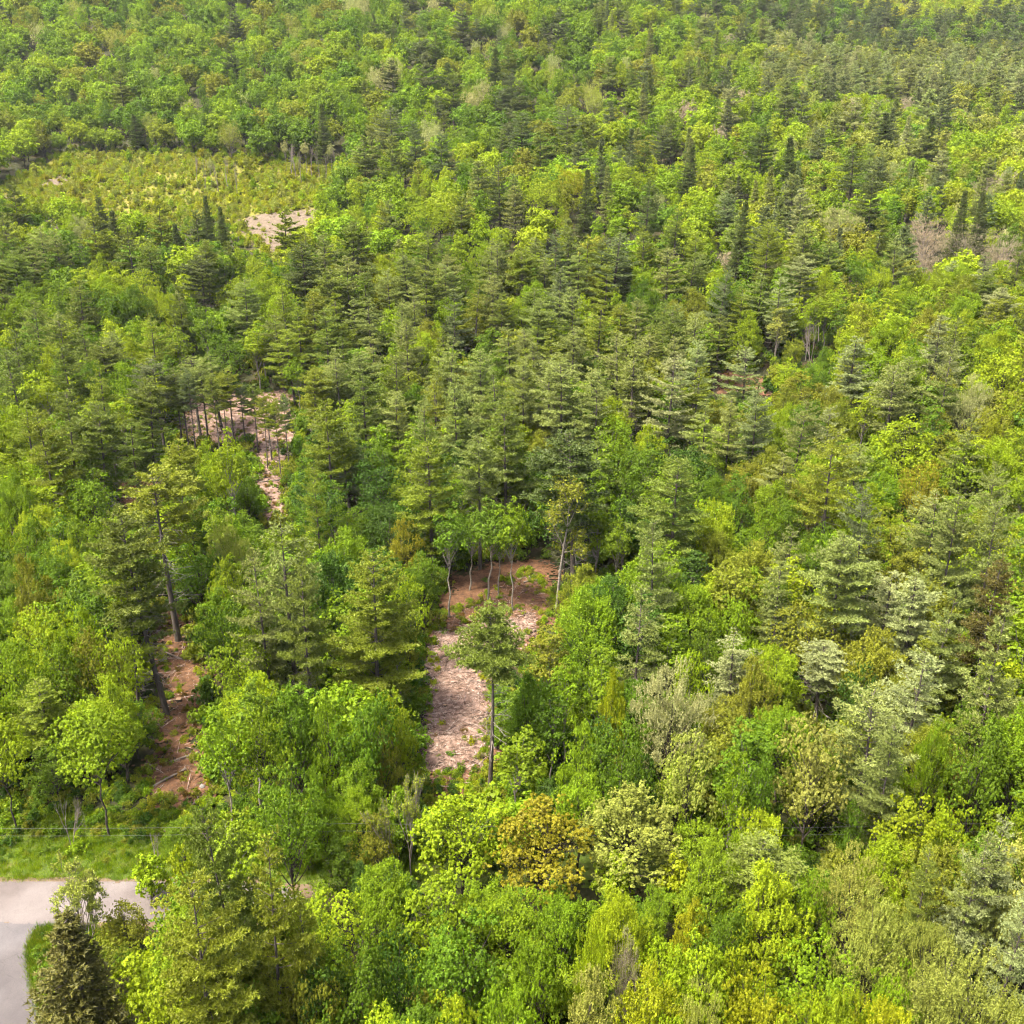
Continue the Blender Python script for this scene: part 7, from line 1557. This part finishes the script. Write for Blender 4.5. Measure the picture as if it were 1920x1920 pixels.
marks = [(e[2], e[3], e[5]) for e in TREES if e[3] > 222 and e[0] in ('grey', 'pale', 'dead', 'birch')]
for scale, tries in ((1., 15000), (.75, 12000)):
    for _ in range(tries):
        y = 228 + 560 * srng.random() ** .8; x = srng.uniform(-.64, .64) * (y + 10)
        k, t_ = hill_mix(x, y)
        h = srng.uniform(*MH[k]) * scale * (1.12 if y > 330 else 1); w = h * srng.uniform(*MW[k])
        if not free(x, y, w / 2): continue
        if any(hy - 13 < y < hy and abs(x - hx * y / hy) < hw * .55 for hx, hy, hw in marks): continue   # leave the marked trees a clear front
        # nothing tall in or right in front of the open ground
        if any(in_zone(x, y + d, ('meadow', 'bare', 'bare2', 'bare3', 'strip', 'bare4')) for d in (0, 12, 24)): continue
        take(x, y, w / 2); hill.append((k, t_, x, y, h, w))
scatter('hillside_forest', 'mixed green forest mass covering the far hillside', 'forest', far_rows(hill, 1.))
scatter('inner_forest', 'half-hidden trees filling the gaps between the nearer crowns', 'forest', far_rows(MASS_NEAR, 1.))
# undergrowth
und = []
for _ in range(9000):
    y = 34 + 215 * srng.random() ** .75; x = srng.uniform(-.6, .6) * (y + 10)
    if in_zone(x, y, ('clearing', 'clearing_chips', 'track', 'strip', 'bare', 'bare4', 'litter2', 'grove')) and srng.random() > .1: continue
    if ROAD_NEAR - 2 < y < ROAD_FAR + 3.5 and x < 20: continue
    if x < -27 and y < ROAD_NEAR + 2: continue
    s = srng.uniform(.5, 1.6)
    if in_zone(x, y, ('clearing', 'track', 'strip', 'grove')): s *= .3
    elif in_zone(x, y + 5, ('clearing', 'track')) or in_zone(x, y + 9, ('clearing', 'track')): s *= .4
    if y < ROAD_FAR + 12 and x < -18: s *= .5
    und.append(('shrub', pick('green', 'deep', 'bright', 'olive', 'green'), x, y, 2 * s, 2.4 * s * srng.uniform(.8, 1.3)))
for _ in range(1500):     # weeds and brambles on the road bank
    x = srng.uniform(-60, 2); y = srng.uniform(ROAD_FAR + 2.2, ROAD_FAR + 15)
    if in_zone(x, y, ('track',)): continue
    s = srng.uniform(.2, .65) * (1 if y > ROAD_FAR + 5 else .55)
    und.append(('shrub', pick('green', 'deep', 'bright', 'olive', 'deep', 'lime'), x, y, 1.9 * s, 2.2 * s))
for _ in range(700):      # rim of the clearings
    z = pick('clearing', 'clearing', 'track', 'strip'); P_ = ZONES[z]; i_ = srng.integers(len(P_)); f_ = srng.random()
    x = P_[i_][0] * f_ + P_[i_ - 1][0] * (1 - f_) + srng.normal(0, .6); y = P_[i_][1] * f_ + P_[i_ - 1][1] * (1 - f_) + srng.normal(0, .6)
    s = srng.uniform(.2, .6)
    und.append(('shrub', pick('olive', 'bright', 'lime', 'olive', 'yellow'), x, y, 2 * s, 2.2 * s))
for _ in range(5000):      # brush along the far rim of the meadow
    x = srng.uniform(*BOX['meadow'][:2]); y = srng.uniform(BOX['meadow'][2] - 14, BOX['meadow'][3] + 14)
    if in_zone(x, y, ('meadow',)) or not any(in_zone(x + a_, y + b_, ('meadow',)) for a_, b_ in ((0, -12), (0, 12), (10, 0), (-10, 0), (0, 22))): continue
    s = srng.uniform(.4, 1.1)
    und.append(('shrub', pick('bright', 'lime', 'olive', 'green', 'bright'), x, y, 2.2 * s, 2.2 * s))
scatter('undergrowth', 'low green shrubs covering the forest floor between the trees', 'undergrowth', far_rows(und, 1.))
scr = []
mz = np.array(ZONES['meadow']); lo, hi = mz.min(0), mz.max(0)
for _ in range(11000):
    x, y = srng.uniform(lo[0], hi[0]), srng.uniform(lo[1] - 6, hi[1] + 6)
    if not in_zone(x, y, ('meadow',)): continue
    zb = in_zone(x, y, ('bare',)); 
    if zb and srng.random() > .05: continue
    if in_zone(x, y, ('bare2', 'bare3')) and srng.random() > .3: continue
    s = srng.uniform(.35, 1.0) * (1.9 if srng.random() < .06 else 1)
    scr.append((pick('scrub', 'shrub', 'scrub'), pick('lime', 'yellow', 'yellow', 'olive', 'lime', 'yellow', 'paleolive', 'paleolive', 'orange'), x, y, 2.1 * s, 2.1 * s))
for _ in range(90):      # young trees coming up in the meadow
    x, y = srng.uniform(lo[0], hi[0]), srng.uniform(lo[1], hi[1])
    if not in_zone(x, y, ('meadow',)) or in_zone(x, y, ('bare',)): continue
    h = srng.uniform(2.2, 5.5)
    scr.append((pick('poplar', 'birch', 'poplar', 'grey'), pick('lime', 'olive', 'bright', 'paleolive'), x, y, h, h * .5))
scatter('meadow_scrub', 'yellow-green knee-high scrub covering the far meadow', 'scrub', far_rows(scr, 1.))
gr = []
for _ in range(5200):
    x = srng.uniform(-48, -6); y = srng.uniform(ROAD_FAR + .2, ROAD_FAR + 9)
    gr.append(('grass', pick('bright', 'lime', 'bright', 'green'), x, y, .45 * srng.uniform(.5, 1.5), 1.0))
for _ in range(3200):     # rough growth up to the ragged edge of the side road
    y = srng.uniform(34, ROAD_NEAR - .3); x = np.interp(y, [28, 36, 47.96, 50.35, 52.79, 55.21, 56.53, 58.43], [-26.9, -28.4, -31.4, -32.95, -34.65, -36.1, -36.65, -36.85]) + 8 * srng.random() ** 1.6
    if srng.random() < .12 and y < ROAD_NEAR - 1.5: gr.append(('shrub', pick('deep', 'green', 'bright', 'olive'), x + .7, y, srng.uniform(.5, 1.3), srng.uniform(.7, 1.5)))
    else: gr.append(('grass', pick('deep', 'green', 'bright', 'olive'), x, y, .6 * srng.uniform(.5, 1.5), 1.2))
scatter('roadside_grass', 'rough bright grass growing along the road bank', 'grass', far_rows(gr, 1.))

HAZE = 0.00006
# ------------------------------------------------------------------ slash, logs, stumps, stones, wires
drng = np.random.default_rng(77)
M_STICK = surface('weathered_stick', [(.35, (.05, .03, .02)), (.5, (.17, .12, .095)), (.65, (.36, .285, .245))], 2.3, .9)
M_LOG = surface('fallen_log_bark', [(.3, (.075, .058, .046)), (.7, (.17, .14, .118))], 3, .9, .4, 10, stretch=(.6, 3, 3))
M_CUT = surface('cut_wood', [(.3, (.20, .125, .075)), (.7, (.33, .225, .14))], 8, .85)
M_STUMP = surface('stump_bark', [(.3, (.016, .011, .008)), (.7, (.05, .036, .026))], 6, .95, .6, 14)
M_STONE = surface('pale_stone', [(.3, (.10, .092, .085)), (.7, (.19, .178, .168))], 4, .9, .5, 9)
M_WIRE = surface('aged_wire', [(.3, (.06, .06, .06)), (.7, (.10, .10, .095))], 3, .5)
sl = MB()
for zone, n, lift in (('clearing', 3500, .12), ('clearing_chips', 5500, .2), ('track', 2200, .14), ('strip', 3500, .16), ('litter2', 120, .14), ('bare', 160, .26), ('bare4', 220, .18)):
    b = BOX[zone]; k = 0
    while k < n:
        x, y = drng.uniform(b[0], b[1]), drng.uniform(b[2], b[3])
        k += 1
        if not pip(x, y, ZONES[zone]): continue
        L = drng.uniform(.08, .34) if drng.random() > .12 else drng.uniform(.6, 1.9)
        a = drng.uniform(0, 6.28); z = float(terrain(x, y)) + lift + drng.uniform(0, .15)
        d = np.array([math.cos(a), math.sin(a), drng.normal(0, .12)]) * L; r = .012 + .02 * drng.random() + .012 * L
        tube(sl, [np.array([x, y, z]) - d, np.array([x, y, z + .02]), np.array([x, y, z]) + d], [r, r * .9, r * .6], 3)
ob = bpy.data.objects.new('slash_debris', sl.mesh('slash_debris', [M_STICK])); COL.objects.link(ob)
ob['kind'] = 'stuff'; ob['label'] = 'broken sticks and logging slash strewn over the bare ground'; ob['category'] = 'slash'
weeds = []
for zone, n in (('clearing', 520), ('track', 420), ('strip', 1100), ('bare', 60), ('bare4', 60)):
    b = BOX[zone]
    for _ in range(n):
        x, y = drng.uniform(b[0], b[1]), drng.uniform(b[2], b[3])
        if not pip(x, y, ZONES[zone]): continue
        if zone == 'clearing' and pip(x, y, ZONES['clearing_chips']) and drng.random() > .12: continue
        s_ = drng.uniform(.2, .55)
        weeds.append(('shrub', ('olive', 'bright', 'yellow', 'olive', 'rust')[drng.integers(5)], x, y, 1.6 * s_, 2.0 * s_))
frng = np.random.default_rng(15)
scatter('clearing_weeds', 'low olive weeds sprouting on the cleared ground', 'weeds', far_rows(weeds, 1.))

def single(name, mb, mats, loc, rz, label, cat, group=None):
    o = bpy.data.objects.new(name, mb.mesh(name, mats, True)); COL.objects.link(o)
    o.location = loc; o.rotation_euler = (0, 0, rz); o['label'] = label; o['category'] = cat
    if group: o['group'] = group
    return o
for x, y, L, r, a, label in LOGS:
    lg = MB(); q = np.linspace(-1, 1, 9)
    P = np.stack([q * L / 2, .06 * np.sin(q * 3 + L), .03 * np.cos(q * 4)], 1)
    tube(lg, P, r * (1.08 - .3 * (q + 1) / 2), 9)
    o = bpy.data.objects.new('fallen_log', None); COL.objects.link(o); o.location = (x, y, float(terrain(x, y)) + r * .7 + .15); o.rotation_euler = (0, drng.normal(0, .04), a)
    o['label'] = label; o['category'] = 'log'; o['group'] = 'fallen logs'
    t_ = bpy.data.objects.new('trunk', lg.mesh('log_trunk', [M_LOG], True)); COL.objects.link(t_); t_.parent = o
    for _ in range(4):
        st = MB(); k = drng.uniform(-.7, .9); p = np.array([k * L / 2, 0, 0]); an = drng.uniform(.3, 2.8)
        tube(st, [p, p + np.array([.15, math.cos(an) * .5, math.sin(an) * .35])], [r * .35, r * .12], 5)
        s_ = bpy.data.objects.new('branch_stub', st.mesh('branch_stub', [M_LOG], True)); COL.objects.link(s_); s_.parent = o
    ce = MB(); an = np.linspace(0, 6.283, 9, endpoint=False); rr = r * 1.07
    ce.add(np.concatenate([np.stack([np.full(9, -L / 2 - .012), np.cos(an) * rr + P[0, 1], np.sin(an) * rr + P[0, 2]], 1), [[-L / 2 - .02, P[0, 1], P[0, 2]]]]), [[i, (i + 1) % 9, 9] for i in range(9)])
    c_ = bpy.data.objects.new('cut_end', ce.mesh('cut_end', [M_CUT])); COL.objects.link(c_); c_.parent = o
for x, y, r, h, label in STUMPS:
    o = bpy.data.objects.new('tree_stump', None); COL.objects.link(o); o.location = (x, y, float(terrain(x, y)) + .02)
    o['label'] = label; o['category'] = 'stump'; o['group'] = 'cut stumps'
    an = np.linspace(0, 6.283, 14, endpoint=False); mb = MB(); rings = []
    for z, f in ((0, 1.55), (.12, 1.2), (.35, 1.03), (h, 1.)):
        w = 1 + .12 * np.sin(an * 5 + r * 9) * (1.4 - z / h)
        rings.append(np.stack([np.cos(an) * r * f * w, np.sin(an) * r * f * w, np.full(14, z) + .03 * np.sin(an * 3) * (z / h)], 1))
    V = np.concatenate(rings)
    mb.add(V, [[a * 14 + i, a * 14 + (i + 1) % 14, (a + 1) * 14 + (i + 1) % 14, (a + 1) * 14 + i] for a in range(3) for i in range(14)])
    k_ = bpy.data.objects.new('bark', mb.mesh('stump_bark', [M_STUMP], True)); COL.objects.link(k_); k_.parent = o
    tp = MB(); tp.add(np.concatenate([rings[-1] + [0, 0, .004], [[0, 0, h - .02]]]), [[i, (i + 1) % 14, 14] for i in range(14)])
    k_ = bpy.data.objects.new('cut_face', tp.mesh('stump_top', [M_CUT])); COL.objects.link(k_); k_.parent = o
for x, y, r, label in STONES:
    mb = MB(); nu, nv = 12, 7; V = []
    for j in range(nv):
        for i in range(nu):
            th, ph = i * 6.283 / nu, (j + .5) * math.pi / nv
            f = r * (1 + .16 * math.sin(3 * th + x) * math.sin(2 * ph) + .1 * math.sin(5 * th + 2 * ph))
            V.append((f * 1.2 * math.cos(th) * math.sin(ph), f * math.sin(th) * math.sin(ph), f * .75 * math.cos(ph)))
    V += [(0, 0, r * .74), (0, 0, -r * .74)]
    mb.add(V, [[j * nu + i, j * nu + (i + 1) % nu, (j + 1) * nu + (i + 1) % nu, (j + 1) * nu + i] for j in range(nv - 1) for i in range(nu)])
    mb.add(V, [[i, nu * nv, (i + 1) % nu] for i in range(nu)] + [[(nv - 1) * nu + (i + 1) % nu, nu * nv + 1, (nv - 1) * nu + i] for i in range(nu)])
    single('boulder', mb, [M_STONE], (x, y, float(terrain(x, y)) + r * .4 + .1), x, label, 'stone')
for (ya, za, r, label) in WIRES:
    mb = MB(); q = np.linspace(0, 1, 41); X_ = -62 + 150 * q
    sag = np.abs(np.sin(q * math.pi * 3)) ** .9          # three spans, poles hidden among the trees
    P = np.stack([X_, ya + 0 * q, za - .55 * sag], 1)
    tube(mb, P, np.full(41, r * .38), 5)
    o = single('utility_wire', mb, [M_WIRE], (0, 0, 0), 0, label, 'wire', 'utility wires')

# ------------------------------------------------------------------ thin summer haze
hz = MB()
hx0, hx1, hy0, hy1, hz0, hz1 = -720., 720., -40., 1320., -4., 300.
V = [(x, y, z) for z in (hz0, hz1) for y in (hy0, hy1) for x in (hx0, hx1)]
hz.add(V, [[0, 2, 3, 1], [4, 5, 7, 6], [0, 1, 5, 4], [2, 6, 7, 3], [0, 4, 6, 2], [1, 3, 7, 5]])
hm, hnt, hout = newmat('haze')
pv = N(hnt, 'ShaderNodeVolumePrincipled'); pv.inputs['Color'].default_value = (.88, .93, .97, 1); pv.inputs['Density'].default_value = HAZE; pv.inputs['Anisotropy'].default_value = .3
hnt.links.new(pv.outputs[0], hout.inputs['Volume'])
ho = bpy.data.objects.new('haze', hz.mesh('haze', [hm])); COL.objects.link(ho); ho['kind'] = 'stuff'; ho['label'] = 'thin pale summer haze over the whole forest'; ho['category'] = 'haze'
